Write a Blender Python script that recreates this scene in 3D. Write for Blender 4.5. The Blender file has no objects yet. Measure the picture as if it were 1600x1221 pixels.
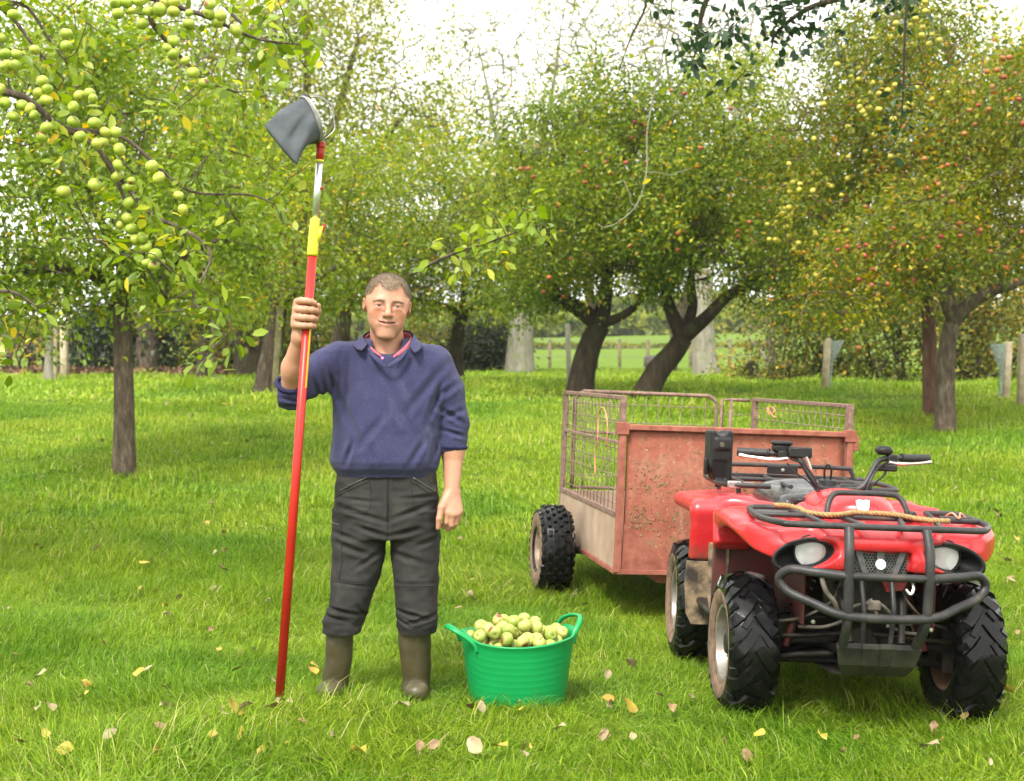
import bpy, math, random
import numpy as np
from mathutils import Vector, Matrix, Euler

R = math.radians
SC = bpy.context.scene
COL = SC.collection
random.seed(4)
np.random.seed(4)

# ------------------------------------------------------------------ camera
FPX, IW, IH, CH = 2222.0, 1600.0, 1221.0, 1.40       # focal length in photo pixels, photo size, eye height
HOR = 575.0                                          # eye level row
PITCH = math.atan((IH / 2 - HOR) / FPX)
cd = bpy.data.cameras.new('camera')
cam = bpy.data.objects.new('camera', cd)
COL.objects.link(cam)
cam.location = (0, 0, CH)
cam.rotation_euler = (math.pi / 2 - PITCH, 0, 0)
cd.sensor_width = 36.0
cd.lens = 36.0 * FPX / IW
cd.clip_start = 0.05
cd.clip_end = 2000
cd.dof.use_dof = True
cd.dof.focus_distance = 5.95
cd.dof.aperture_fstop = 4.6
SC.camera = cam

# ------------------------------------------------------------------ world, sun, exposure
SUN_EL = R(52)
world = bpy.data.worlds.new('World')
SC.world = world
world.use_nodes = True
nt = world.node_tree
nt.nodes.clear()
out = nt.nodes.new('ShaderNodeOutputWorld')
bg = nt.nodes.new('ShaderNodeBackground')
sky = nt.nodes.new('ShaderNodeTexSky')
sky.sky_type = 'NISHITA'
sky.sun_disc = False
sky.sun_elevation = SUN_EL
sky.sun_rotation = R(205)
sky.air_density = 1.0
sky.dust_density = 4.0
sky.ozone_density = 1.0
hs = nt.nodes.new('ShaderNodeHueSaturation')
hs.inputs['Saturation'].default_value = 0.10
mixw = nt.nodes.new('ShaderNodeMixRGB')
mixw.blend_type = 'MIX'
mixw.inputs['Fac'].default_value = 0.75
mixw.inputs['Color2'].default_value = (10.45, 10.2, 9.65, 1)     # even bright cloud layer
nt.links.new(sky.outputs['Color'], hs.inputs['Color'])
nt.links.new(hs.outputs['Color'], mixw.inputs['Color1'])
nt.links.new(mixw.outputs['Color'], bg.inputs['Color'])
bg.inputs['Strength'].default_value = 0.074
nt.links.new(bg.outputs['Background'], out.inputs['Surface'])

sl = bpy.data.lights.new('sun', 'SUN')
sun = bpy.data.objects.new('sun', sl)
COL.objects.link(sun)
sl.energy = 1.5
sl.angle = R(14)
sl.color = (1.0, 0.955, 0.88)
# the sun stands behind the camera's left shoulder
sd = Vector((-math.sin(R(25)) * math.cos(SUN_EL), -math.cos(R(25)) * math.cos(SUN_EL), math.sin(SUN_EL)))
sun.rotation_euler = sd.to_track_quat('Z', 'Y').to_euler()
sun.location = (-5, -10, 14)

SC.view_settings.view_transform = 'Standard'
SC.view_settings.look = 'None'
SC.view_settings.exposure = 1.98
SC.view_settings.gamma = 1.0
SC.view_settings.use_curve_mapping = False
SC.render.engine = 'CYCLES'
SC.cycles.use_denoising = True
SC.cycles.max_bounces = 7
SC.cycles.diffuse_bounces = 3
SC.cycles.glossy_bounces = 3
SC.cycles.transmission_bounces = 5
SC.cycles.transparent_max_bounces = 6
SC.cycles.caustics_reflective = False
SC.cycles.caustics_refractive = False
SC.cycles.sample_clamp_indirect = 6.0

# ------------------------------------------------------------------ helpers
def W(px, py, d):
    """world point seen at photo pixel (px, py) at distance d along Y"""
    u, v = (px - IW / 2) / FPX, -(py - IH / 2) / FPX
    t = d / (math.cos(PITCH) + v * math.sin(PITCH))
    return Vector((u * t, d, CH + t * (v * math.cos(PITCH) - math.sin(PITCH))))

def tag(o, label=None, cat=None, group=None, kind=None):
    if label: o['label'] = label
    if cat: o['category'] = cat
    if group: o['group'] = group
    if kind: o['kind'] = kind
    return o

def thing(name, label, cat, loc=(0, 0, 0), rot=(0, 0, 0), group=None):
    o = bpy.data.objects.new(name, None)
    o.empty_display_size = 0.1
    COL.objects.link(o)
    o.location = loc
    o.rotation_euler = rot
    return tag(o, label, cat, group)

def mesh(name, V, F, mats, smooth=True, attrs=None, mi=None):
    """mesh datablock from arrays; F an (n,k) array or a list of index tuples"""
    me = bpy.data.meshes.new(name)
    V = np.asarray(V, dtype=np.float32).reshape(-1, 3)
    if isinstance(F, np.ndarray):
        n, k = F.shape
        me.vertices.add(len(V))
        me.vertices.foreach_set('co', V.ravel())
        me.loops.add(n * k)
        me.loops.foreach_set('vertex_index', F.astype(np.int32).ravel())
        me.polygons.add(n)
        me.polygons.foreach_set('loop_start', (np.arange(n) * k).astype(np.int32))
        me.update(calc_edges=True)
    else:
        me.from_pydata([tuple(map(float, v)) for v in V], [], F)
        me.update()
    for m in (mats if isinstance(mats, (list, tuple)) else [mats]):
        me.materials.append(m)
    if mi is not None:
        me.polygons.foreach_set('material_index', np.asarray(mi, dtype=np.int32))
    me.polygons.foreach_set('use_smooth', np.full(len(me.polygons), bool(smooth)))
    for k, a in (attrs or {}).items():
        a = np.asarray(a, dtype=np.float32)
        if a.ndim == 1:
            at = me.attributes.new(k, 'FLOAT', 'POINT')
            at.data.foreach_set('value', a)
        else:
            at = me.attributes.new(k, 'FLOAT_COLOR', 'POINT')
            if a.shape[1] == 3:
                a = np.hstack([a, np.ones((len(a), 1), np.float32)])
            at.data.foreach_set('color', a.ravel())
    return me

def ob(name, me, parent=None, loc=None, rot=None):
    o = bpy.data.objects.new(name, me)
    COL.objects.link(o)
    if parent is not None: o.parent = parent
    if loc is not None: o.location = loc
    if rot is not None: o.rotation_euler = rot
    return o

def catmull(P, m=6, closed=False):
    P = [Vector(p) for p in P]
    n = len(P)
    out = []
    rng = n if closed else n - 1
    for i in range(rng):
        if closed:
            p0, p1, p2, p3 = P[(i - 1) % n], P[i], P[(i + 1) % n], P[(i + 2) % n]
        else:
            p1, p2 = P[i], P[i + 1]
            p0 = P[i - 1] if i > 0 else p1 * 2 - p2
            p3 = P[i + 2] if i + 2 < n else p2 * 2 - p1
        for k in range(m):
            t = k / m
            out.append(0.5 * ((2 * p1) + (p2 - p0) * t + (2 * p0 - 5 * p1 + 4 * p2 - p3) * t * t + (3 * p1 - p0 - 3 * p2 + p3) * t ** 3))
    if not closed: out.append(P[-1])
    return out

class MB:
    """collects shapes and links them as one mesh object"""
    def __init__(s): s.V, s.F, s.M, s.S = [], [], [], []
    def add(s, V, F, mi=0):
        b = len(s.V)
        s.V += [tuple(v) for v in V]
        s.F += [tuple(i + b for i in f) for f in F]
        s.M += [mi] * len(F)
        return s
    def tube(s, P, r, n=8, closed=False, caps=True, mi=0, flat=1.0, up=None, twist=0.0):
        P = [Vector(p) for p in P]
        m = len(P)
        rs = r if isinstance(r, (list, tuple, np.ndarray)) else [r] * m
        T = []
        for i in range(m):
            a = P[i - 1] if (i > 0 or closed) else P[i]
            b = P[(i + 1) % m] if (i < m - 1 or closed) else P[i]
            t = (b - a)
            T.append(t.normalized() if t.length > 1e-9 else Vector((0, 0, 1)))
        u = Vector(up) if up is not None else (Vector((0, 0, 1)) if abs(T[0].z) < 0.9 else Vector((1, 0, 0)))
        u = (u - T[0] * u.dot(T[0])).normalized()
        V, F = [], []
        for i in range(m):
            u = (u - T[i] * u.dot(T[i]))
            u = u.normalized() if u.length > 1e-6 else T[i].orthogonal().normalized()
            w = T[i].cross(u)
            for k in range(n):
                a = 2 * math.pi * k / n + twist
                V.append(P[i] + (u * math.cos(a) * flat + w * math.sin(a)) * rs[i])
        for i in range(m if closed else m - 1):
            j = (i + 1) % m
            for k in range(n):
                l = (k + 1) % n
                F.append((i * n + k, i * n + l, j * n + l, j * n + k))
        if caps and not closed:
            F.append(tuple(reversed(range(n))))
            F.append(tuple(range((m - 1) * n, m * n)))
        return s.add(V, F, mi)
    def box(s, lo, hi, mi=0, M=None, bev=0.0):
        (x0, y0, z0), (x1, y1, z1) = lo, hi
        if bev <= 0:
            V = [(x0, y0, z0), (x1, y0, z0), (x1, y1, z0), (x0, y1, z0), (x0, y0, z1), (x1, y0, z1), (x1, y1, z1), (x0, y1, z1)]
            F = [(0, 3, 2, 1), (4, 5, 6, 7), (0, 1, 5, 4), (1, 2, 6, 5), (2, 3, 7, 6), (3, 0, 4, 7)]
        else:
            V, F = [], []
            c = [(x0 + x1) / 2, (y0 + y1) / 2, (z0 + z1) / 2]
            h = [(x1 - x0) / 2, (y1 - y0) / 2, (z1 - z0) / 2]
            idx = {}
            for sx in (-1, 1):
                for sy in (-1, 1):
                    for sz in (-1, 1):
                        sg = (sx, sy, sz)
                        for ax in range(3):
                            p = [c[i] + sg[i] * (h[i] if i == ax else h[i] - bev) for i in range(3)]
                            idx[(sg, ax)] = len(V)
                            V.append(p)
            def orient(f):
                a, b2, c2 = (Vector(V[i]) for i in f[:3])
                nn = (b2 - a).cross(c2 - a)
                mid = sum((Vector(V[i]) for i in f), Vector()) / len(f) - Vector(c)
                return f if nn.dot(mid) > 0 else tuple(reversed(f))
            for ax in range(3):
                o1, o2 = [(1, 2), (0, 2), (0, 1)][ax]
                for sg in (-1, 1):
                    q = []
                    for a, b2 in ((-1, -1), (1, -1), (1, 1), (-1, 1)):
                        k = [0, 0, 0]; k[ax] = sg; k[o1] = a; k[o2] = b2
                        q.append(idx[(tuple(k), ax)])
                    F.append(orient(tuple(q)))
            for ax in range(3):
                o1, o2 = [(1, 2), (0, 2), (0, 1)][ax]
                for a in (-1, 1):
                    for b2 in (-1, 1):
                        k1 = [0, 0, 0]; k1[ax] = -1; k1[o1] = a; k1[o2] = b2
                        k2 = list(k1); k2[ax] = 1
                        F.append(orient((idx[(tuple(k1), o1)], idx[(tuple(k2), o1)], idx[(tuple(k2), o2)], idx[(tuple(k1), o2)])))
            for sx in (-1, 1):
                for sy in (-1, 1):
                    for sz in (-1, 1):
                        F.append(orient(tuple(idx[((sx, sy, sz), ax)] for ax in range(3))))
        if M is not None: V = [M @ Vector(v) for v in V]
        return s.add(V, F, mi)
    def lathe(s, prof, n=24, M=None, mi=0, caps=True):
        """prof: (r, h) along local Z"""
        V, F = [], []
        for r, h in prof:
            for k in range(n):
                a = 2 * math.pi * k / n
                V.append(Vector((r * math.cos(a), r * math.sin(a), h)))
        m = len(prof)
        for i in range(m - 1):
            for k in range(n):
                l = (k + 1) % n
                F.append((i * n + k, i * n + l, (i + 1) * n + l, (i + 1) * n + k))
        if caps:
            if prof[0][0] > 1e-6: F.append(tuple(reversed(range(n))))
            if prof[-1][0] > 1e-6: F.append(tuple(range((m - 1) * n, m * n)))
        if M is not None: V = [M @ v for v in V]
        return s.add(V, F, mi)
    def prism(s, poly, h0, h1, M=None, mi=0):
        """polygon in local XY extruded along local Z"""
        n = len(poly)
        V = [Vector((x, y, h0)) for x, y in poly] + [Vector((x, y, h1)) for x, y in poly]
        ar = sum(poly[i][0] * poly[(i + 1) % n][1] - poly[(i + 1) % n][0] * poly[i][1] for i in range(n))
        F = [tuple(reversed(range(n))), tuple(range(n, 2 * n))] + [(i, (i + 1) % n, n + (i + 1) % n, n + i) for i in range(n)]
        if (ar < 0) != (h1 < h0): F = [tuple(reversed(f)) for f in F]
        if M is not None: V = [M @ v for v in V]
        return s.add(V, F, mi)
    def mesh(s, name, mats, smooth=True):
        return mesh(name, s.V, s.F, mats, smooth, mi=s.M)
    def obj(s, name, mats, parent=None, smooth=True, loc=None, rot=None, sharp=None):
        me = s.mesh(name, mats, smooth)
        if smooth and sharp is not None:
            try: me.set_sharp_from_angle(angle=R(sharp))
            except Exception: pass
        return ob(name, me, parent, loc, rot)

_LAT = {}
def vnoise(P, scale=1.0, seed=0):
    """trilinear value noise, about -1..1"""
    if seed not in _LAT:
        _LAT[seed] = np.random.RandomState(seed + 77).uniform(-1, 1, (32, 32, 32)).astype(np.float32)
    L = _LAT[seed]
    Q = np.asarray(P, np.float32) * scale + 100.0
    I = np.floor(Q).astype(np.int32)
    f = Q - I
    f = f * f * (3 - 2 * f)
    I0, I1 = I % 32, (I + 1) % 32
    def g(a, b, c): return L[a, b, c]
    x0, y0, z0, x1, y1, z1 = I0[:, 0], I0[:, 1], I0[:, 2], I1[:, 0], I1[:, 1], I1[:, 2]
    fx, fy, fz = f[:, 0], f[:, 1], f[:, 2]
    a = g(x0, y0, z0) * (1 - fx) + g(x1, y0, z0) * fx
    b = g(x0, y1, z0) * (1 - fx) + g(x1, y1, z0) * fx
    c = g(x0, y0, z1) * (1 - fx) + g(x1, y0, z1) * fx
    d = g(x0, y1, z1) * (1 - fx) + g(x1, y1, z1) * fx
    return (a * (1 - fy) + b * fy) * (1 - fz) + (c * (1 - fy) + d * fy) * fz

def rand_dirs(n, rs):
    d = rs.normal(0, 1, (n, 3))
    return d / np.linalg.norm(d, axis=1, keepdims=True)

# ------------------------------------------------------------------ materials
def srgb(r, g, b):
    f = lambda c: (c / 255 / 12.92) if c / 255 <= 0.04045 else ((c / 255 + 0.055) / 1.055) ** 2.4
    return (f(r), f(g), f(b), 1)

class Mat:
    def __init__(s, name):
        s.m = bpy.data.materials.new(name)
        s.m.use_nodes = True
        s.t = s.m.node_tree
        s.b = s.t.nodes['Principled BSDF']
        s.o = s.t.nodes['Material Output']
    def n(s, kind, **kw):
        x = s.t.nodes.new(kind)
        for k, v in kw.items(): setattr(x, k, v)
        return x
    def l(s, a, b): s.t.links.new(a, b)
    def noise(s, scale, detail=4, rough=0.6, coord='Object', stretch=None):
        tc = s.n('ShaderNodeTexCoord')
        src = tc.outputs[coord]
        if stretch:
            mp = s.n('ShaderNodeMapping')
            mp.inputs['Scale'].default_value = stretch
            s.l(src, mp.inputs['Vector']); src = mp.outputs['Vector']
        nz = s.n('ShaderNodeTexNoise')
        nz.inputs['Scale'].default_value = scale
        nz.inputs['Detail'].default_value = detail
        nz.inputs['Roughness'].default_value = rough
        s.l(src, nz.inputs['Vector'])
        return nz.outputs['Fac']
    def ramp(s, fac, stops):
        r = s.n('ShaderNodeValToRGB')
        el = r.color_ramp.elements
        while len(el) < len(stops): el.new(0.5)
        for e, (p, c) in zip(el, stops):
            e.position = p
            e.color = c if len(c) == 4 else (*c, 1)
        s.l(fac, r.inputs['Fac'])
        return r.outputs['Color']
    def mix(s, fac, a, b, blend='MIX'):
        x = s.n('ShaderNodeMixRGB', blend_type=blend)
        for v, k in ((fac, 'Fac'), (a, 'Color1'), (b, 'Color2')):
            if hasattr(v, 'links'): s.l(v, x.inputs[k])
            elif k == 'Fac': x.inputs[k].default_value = v
            else: x.inputs[k].default_value = v if len(v) == 4 else (*v, 1)
        return x.outputs['Color']
    def bump(s, h, strength=0.3, dist=0.01):
        b = s.n('ShaderNodeBump')
        b.inputs['Strength'].default_value = strength
        b.inputs['Distance'].default_value = dist
        s.l(h, b.inputs['Height'])
        s.l(b.outputs['Normal'], s.b.inputs['Normal'])
    def col(s, c):
        if hasattr(c, 'links'): s.l(c, s.b.inputs['Base Color'])
        else: s.b.inputs['Base Color'].default_value = c if len(c) == 4 else (*c, 1)
    def set(s, **kw):
        for k, v in kw.items():
            i = s.b.inputs[k.replace('_', ' ')]
            if hasattr(v, 'links'): s.l(v, i)
            else: i.default_value = v
        return s

def pmat(name, c1, c2=None, scale=20, rough=0.6, metal=0.0, bump=0.0, bscale=None, detail=5, lo=0.35, hi=0.65, spec=None, coat=None):
    m = Mat(name)
    m.set(Roughness=rough, Metallic=metal)
    if spec is not None: m.b.inputs['Specular IOR Level'].default_value = spec
    if coat is not None: m.b.inputs['Coat Weight'].default_value = coat
    if c2 is None: m.col(c1)
    else:
        m.col(m.ramp(m.noise(scale, detail), [(lo, c1), (hi, c2)]))
    if bump: m.bump(m.noise(bscale or scale * 3, 4), bump, 0.004)
    return m.m

def leafmat(name, stops, transl=0.35, rough=0.45, attr='tint', spec=0.35):
    """leaf or blade material, colour picked by a per-leaf attribute, lets light through"""
    m = Mat(name)
    a = m.n('ShaderNodeAttribute', attribute_name=attr)
    c = m.ramp(a.outputs['Fac'], stops)
    m.col(c)
    m.set(Roughness=rough)
    m.b.inputs['Specular IOR Level'].default_value = spec
    tr = m.n('ShaderNodeBsdfTranslucent')
    tc = m.n('ShaderNodeHueSaturation')
    tc.inputs['Saturation'].default_value = 1.1
    tc.inputs['Value'].default_value = 1.15
    m.l(c, tc.inputs['Color'])
    m.l(tc.outputs['Color'], tr.inputs['Color'])
    mx = m.n('ShaderNodeMixShader')
    mx.inputs['Fac'].default_value = transl
    m.l(m.b.outputs['BSDF'], mx.inputs[1]); m.l(tr.outputs['BSDF'], mx.inputs[2])
    m.l(mx.outputs['Shader'], m.o.inputs['Surface'])
    return m.m
# ------------------------------------------------------------------ ground
def softplus(x, k): return np.where(x / k > 30, x, k * np.log1p(np.exp(np.clip(x / k, -40, 30))))
def G(x, y):
    """height of the ground"""
    x = np.asarray(x, float); y = np.asarray(y, float)
    s = 0.086 * (softplus(y - 10.2, 1.0) - softplus(y - 23.0, 2.5)) + 0.0
    s = s + 0.022 * softplus(y - 44, 6.0)
    fade = np.clip((26 - y) / 16, 0, 1)
    t = -0.11 * np.tanh(np.maximum(x, 0) / 3.0) * fade + 0.010 * np.maximum(-x, 0) * fade
    lump = 0.018 * np.sin(x * 1.7 + 0.6 * y) * np.sin(y * 1.3 - 0.4 * x) + 0.012 * np.sin(2.9 * x - 1.1) * np.sin(2.3 * y + 0.7)
    near = np.exp(-(((x - 0.5) / 2.6) ** 2 + ((y - 6.3) / 2.2) ** 2))
    far = np.clip((np.hypot(x, y) - 60) / 120, 0, 1)
    s = s - 0.075 * np.exp(-(((x - 0.7) / 2.4) ** 2 + ((y - 8.8) / 1.7) ** 2))
    return s + t + lump * (1 - 0.8 * near) * (1 - far) + far * 3.0 * np.sin(x * 0.012 + 0.5)
def g(x, y): return float(G(x, y))

gx = np.concatenate([-np.geomspace(600, 22, 26), np.linspace(-20, 20, 101), np.geomspace(22, 600, 26)])
gy = np.concatenate([-np.geomspace(400, 14, 16), np.linspace(-12, 40, 131), np.geomspace(41.5, 900, 50)])
XX, YY = np.meshgrid(gx, gy)
ZZ = G(XX, YY)
nx, ny = len(gx), len(gy)
I = np.arange(nx * ny).reshape(ny, nx)
GF = np.stack([I[:-1, :-1], I[:-1, 1:], I[1:, 1:], I[1:, :-1]], -1).reshape(-1, 4)
M_ = Mat('pasture_soil')
c = M_.ramp(M_.noise(1.4, 6), [(0.3, (0.06, 0.12, 0.008)), (0.55, (0.13, 0.25, 0.012)), (0.75, (0.20, 0.28, 0.03))])
M_.col(M_.mix(M_.noise(40, 3), c, (0.08, 0.10, 0.015), 'MIX'))
M_.set(Roughness=0.95)
M_.b.inputs['Specular IOR Level'].default_value = 0.1
M_.bump(M_.noise(60, 3), 0.8, 0.03)
tag(ob('ground', mesh('ground', np.stack([XX, YY, ZZ], -1).reshape(-1, 3), GF, M_.m)), 'green pasture under the orchard trees', None, None, 'structure')

# ------------------------------------------------------------------ grass (one mass of blades)
GM = Mat('grass_blade')
_a = GM.n('ShaderNodeAttribute', attribute_name='tint')
c = GM.ramp(_a.outputs['Fac'], [(0.0, (0.055, 0.120, 0.005)), (0.35, (0.146, 0.262, 0.011)), (0.62, (0.268, 0.400, 0.020)), (0.82, (0.35, 0.46, 0.055)), (0.93, (0.42, 0.44, 0.10)), (1.0, (0.54, 0.47, 0.22))])
_geo = GM.n('ShaderNodeNewGeometry')
_nz = GM.n('ShaderNodeTexNoise'); _nz.inputs['Scale'].default_value = 0.7; _nz.inputs['Detail'].default_value = 5
GM.l(_geo.outputs['Position'], _nz.inputs['Vector'])
pt = GM.ramp(_nz.outputs['Fac'], [(0.34, (0.62, 0.80, 0.75)), (0.5, (1.0, 1.0, 1.0)), (0.66, (1.25, 1.10, 1.2))])
c = GM.mix(1.0, c, pt, 'MULTIPLY')
GM.col(c); GM.set(Roughness=0.42); GM.b.inputs['Specular IOR Level'].default_value = 0.18
_tr = GM.n('ShaderNodeBsdfTranslucent'); GM.l(c, _tr.inputs['Color'])
_mx = GM.n('ShaderNodeMixShader'); _mx.inputs['Fac'].default_value = 0.40
GM.l(GM.b.outputs['BSDF'], _mx.inputs[1]); GM.l(_tr.outputs['BSDF'], _mx.inputs[2]); GM.l(_mx.outputs['Shader'], GM.o.inputs['Surface'])

def clump(seed, n, rad, h, w, lean, stalks=0, seg=3, pale=0.0):
    rs = np.random.RandomState(seed)
    V, F, T = [], [], []
    sweep = 0.0
    for i in range(n + stalks):
        st = i >= n
        a, r = rs.uniform(0, 6.28), rad * math.sqrt(rs.uniform(0, 1))
        bx, by = r * math.cos(a), r * math.sin(a)
        L = h * rs.uniform(0.45, 1.25) * (1.55 if st else 1)
        ww = w * rs.uniform(0.6, 1.2) * (0.5 if st else 1)
        da = sweep + rs.normal(0, 1.1)
        ln = lean * rs.uniform(0.2, 1.6) * (0.55 if st else 1)
        dx, dy = math.cos(da), math.sin(da)
        fx = rs.uniform(0, 6.28)
        sx, sy = math.cos(fx), math.sin(fx)
        b = len(V)
        sg = seg + (4 if st else 0)
        for k in range(sg + 1):
            t = k / sg
            ang = ln * t * (0.55 + 0.75 * t)
            z = L * t * math.cos(min(ang, 1.75) * 0.8)
            q = L * t * math.sin(min(ang, 1.75) * 0.8)
            wd = ww * (1 - t ** 1.6) if not st else ww * (1.0 if t < 0.99 else 2.0)
            V.append((bx + dx * q - sx * wd / 2, by + dy * q - sy * wd / 2, z - 0.01))
            V.append((bx + dx * q + sx * wd / 2, by + dy * q + sy * wd / 2, z - 0.01))
            if k:
                F.append((b + 2 * k - 2, b + 2 * k - 1, b + 2 * k + 1, b + 2 * k))
        tn = rs.uniform(0.88, 0.98) if st else (min(.84, rs.beta(2.2, 2.4) * 0.82 + pale) if rs.uniform() < 0.94 else rs.uniform(0.84, 1.0))
        T += [tn] * (2 * (sg + 1))
    return mesh('grass_clump', V, np.array(F), GM.m, True, {'tint': T})

def instancer(o, clumps, mat):
    """scatter the clump meshes on the vertices of o (geometry nodes, all inside the one object)"""
    ng = bpy.data.node_groups.new('scatter_blades', 'GeometryNodeTree')
    ng.interface.new_socket('Geometry', in_out='INPUT', socket_type='NodeSocketGeometry')
    ng.interface.new_socket('Geometry', in_out='OUTPUT', socket_type='NodeSocketGeometry')
    N, L = ng.nodes, ng.links
    gi, go = N.new('NodeGroupInput'), N.new('NodeGroupOutput')
    g2i = N.new('GeometryNodeGeometryToInstance')
    for cm in reversed(clumps):
        so = bpy.data.objects.new('grass_clump', cm)
        oi = N.new('GeometryNodeObjectInfo')
        oi.inputs['Object'].default_value = so
        oi.inputs['As Instance'].default_value = False
        L.new(oi.outputs['Geometry'], g2i.inputs[0])
    iop = N.new('GeometryNodeInstanceOnPoints')
    iop.inputs['Pick Instance'].default_value = True
    def at(nm, dt):
        x = N.new('GeometryNodeInputNamedAttribute'); x.data_type = dt
        x.inputs['Name'].default_value = nm
        return [s for s in x.outputs if s.enabled and s.name == 'Attribute'][0]
    L.new(gi.outputs[0], iop.inputs['Points'])
    L.new(g2i.outputs[0], iop.inputs['Instance'])
    L.new(at('pick', 'INT'), iop.inputs['Instance Index'])
    L.new(at('rot', 'FLOAT_VECTOR'), iop.inputs['Rotation'])
    L.new(at('scl', 'FLOAT_VECTOR'), iop.inputs['Scale'])
    L.new(iop.outputs['Instances'], go.inputs[0])
    md = o.modifiers.new('scatter', 'NODES')
    md.node_group = ng

def scatter_object(name, P, clumps, pick, rot, scl, mat):
    me = bpy.data.meshes.new(name)
    P = np.asarray(P, np.float32)
    me.vertices.add(len(P)); me.vertices.foreach_set('co', P.ravel())
    a = me.attributes.new('pick', 'INT', 'POINT'); a.data.foreach_set('value', np.asarray(pick, np.int32))
    a = me.attributes.new('rot', 'FLOAT_VECTOR', 'POINT'); a.data.foreach_set('vector', np.asarray(rot, np.float32).ravel())
    a = me.attributes.new('scl', 'FLOAT_VECTOR', 'POINT'); a.data.foreach_set('vector', np.asarray(scl, np.float32).ravel())
    me.materials.append(mat)
    o = ob(name, me)
    instancer(o, clumps, mat)
    return o

CL = [clump(10 + i, 120, 0.13, 0.088, 0.0050, 1.35, stalks=0) for i in range(7)]          # near turf
CL += [clump(40 + i, 100, 0.11, 0.145, 0.0044, 1.8, stalks=(1 if i % 2 else 0)) for i in range(5)]               # long lank tufts
CL += [clump(70 + i, 150, 0.34, 0.085, 0.012, 1.0, seg=2, pale=.10) for i in range(5)]                                       # mid distance, tint lifted against the shade of the crowns
CL += [clump(90 + i, 140, 0.9, 0.10, 0.035, 0.9, seg=2, pale=.22) for i in range(4)]                                        # far, tint lifted more to brighten the shaded lawn
def zone(y0, y1, sp, spread, picks, smin, smax, rs, wmul=0.45):
    ys = np.arange(y0, y1, sp)
    out = []
    for y in ys:
        hw = y * wmul + spread
        n = int(2 * hw / sp)
        x = np.linspace(-hw, hw, n) + rs.uniform(-sp, sp, n) * 0.55
        yy = y + rs.uniform(-sp, sp, n) * 0.55
        out.append(np.stack([x, yy], -1))
    return np.concatenate(out)
rs = np.random.RandomState(3)
gp, gpick, grot, gscl = [], [], [], []
for (y0, y1, sp, spread, kinds, s0, s1) in ((2.8, 10.5, 0.098, 1.0, 'near', 0.75, 1.2), (10.5, 21, 0.26, 1.5, 'mid', 0.8, 1.2), (21, 52, 0.62, 3.0, 'far', 0.7, 1.1)):
    q = zone(y0, y1, sp, spread, None, s0, s1, rs)
    n = len(q)
    z = G(q[:, 0], q[:, 1])
    P3 = np.stack([q[:, 0], q[:, 1], z], -1)
    lank = vnoise(P3, 1.1, 5)
    if kinds == 'near': pk = np.where(lank + rs.uniform(-0.5, 0.5, n) > 0.34, rs.randint(7, 12, n), rs.randint(0, 7, n))
    elif kinds == 'mid': pk = rs.randint(12, 17, n)
    else: pk = rs.randint(17, 21, n)
    tuft = vnoise(P3, 3.4, 6) + .6 * vnoise(P3, 1.2, 16)
    sc = rs.uniform(s0, s1, n) * (1 + 0.20 * lank)
    hz = sc * np.clip(1 + 0.62 * tuft, .40, 1.9)
    flow = 3.1 * vnoise(P3, .55, 8) + 1.6 * vnoise(P3, 1.7, 9)
    gp.append(P3); gpick.append(pk)
    grot.append(np.stack([rs.normal(0, .07, n), rs.normal(0, .07, n), flow + rs.normal(0, .75, n)], -1))
    gscl.append(np.stack([sc, sc, hz], -1))
grass = scatter_object('grass', np.concatenate(gp), CL, np.concatenate(gpick), np.concatenate(grot), np.concatenate(gscl), GM.m)
tag(grass, 'long wet green orchard grass with a few pale stalks', 'grass', None, 'stuff')
# ------------------------------------------------------------------ trees
def bark(name, c1, c2, c3=None, scale=14, moss=None):
    m = Mat(name)
    f = m.noise(scale, 6, 0.7, stretch=(1, 1, 0.28))
    c = m.ramp(f, [(0.32, c1), (0.55, c2), (0.72, c3 or c2)])
    if moss is not None:
        c = m.mix(m.ramp(m.noise(3.2, 4), [(0.50, (0, 0, 0)), (0.64, (0.8, 0.8, 0.8))]), c, moss)
    m.col(c); m.set(Roughness=0.9); m.b.inputs['Specular IOR Level'].default_value = 0.2
    m.bump(m.noise(scale * 1.6, 6, 0.75, stretch=(1, 1, 0.25)), 0.9, 0.03)
    return m.m
BARK_BROWN = bark('grey_brown_bark', (0.045, 0.032, 0.022), (0.12, 0.092, 0.066), (0.24, 0.20, 0.15), 22)
BARK_DARK = bark('dark_old_bark', (0.018, 0.013, 0.009), (0.050, 0.036, 0.024), (0.09, 0.068, 0.045), 10, (0.05, 0.055, 0.02))
BARK_PALE = bark('pale_grey_bark', (0.16, 0.145, 0.115), (0.28, 0.26, 0.21), (0.38, 0.35, 0.29), 8, (0.20, 0.22, 0.11))
BARK_RED = bark('reddish_bark', (0.06, 0.030, 0.020), (0.13, 0.070, 0.050), (0.19, 0.13, 0.10), 14)
WOOD_POST = pmat('weathered_post_wood', (0.30, 0.24, 0.16), (0.50, 0.42, 0.30), 9, 0.85, bump=0.3)
WOOD_OLD = pmat('mossy_fence_wood', (0.10, 0.10, 0.04), (0.24, 0.20, 0.11), 7, 0.9, bump=0.3)

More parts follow.
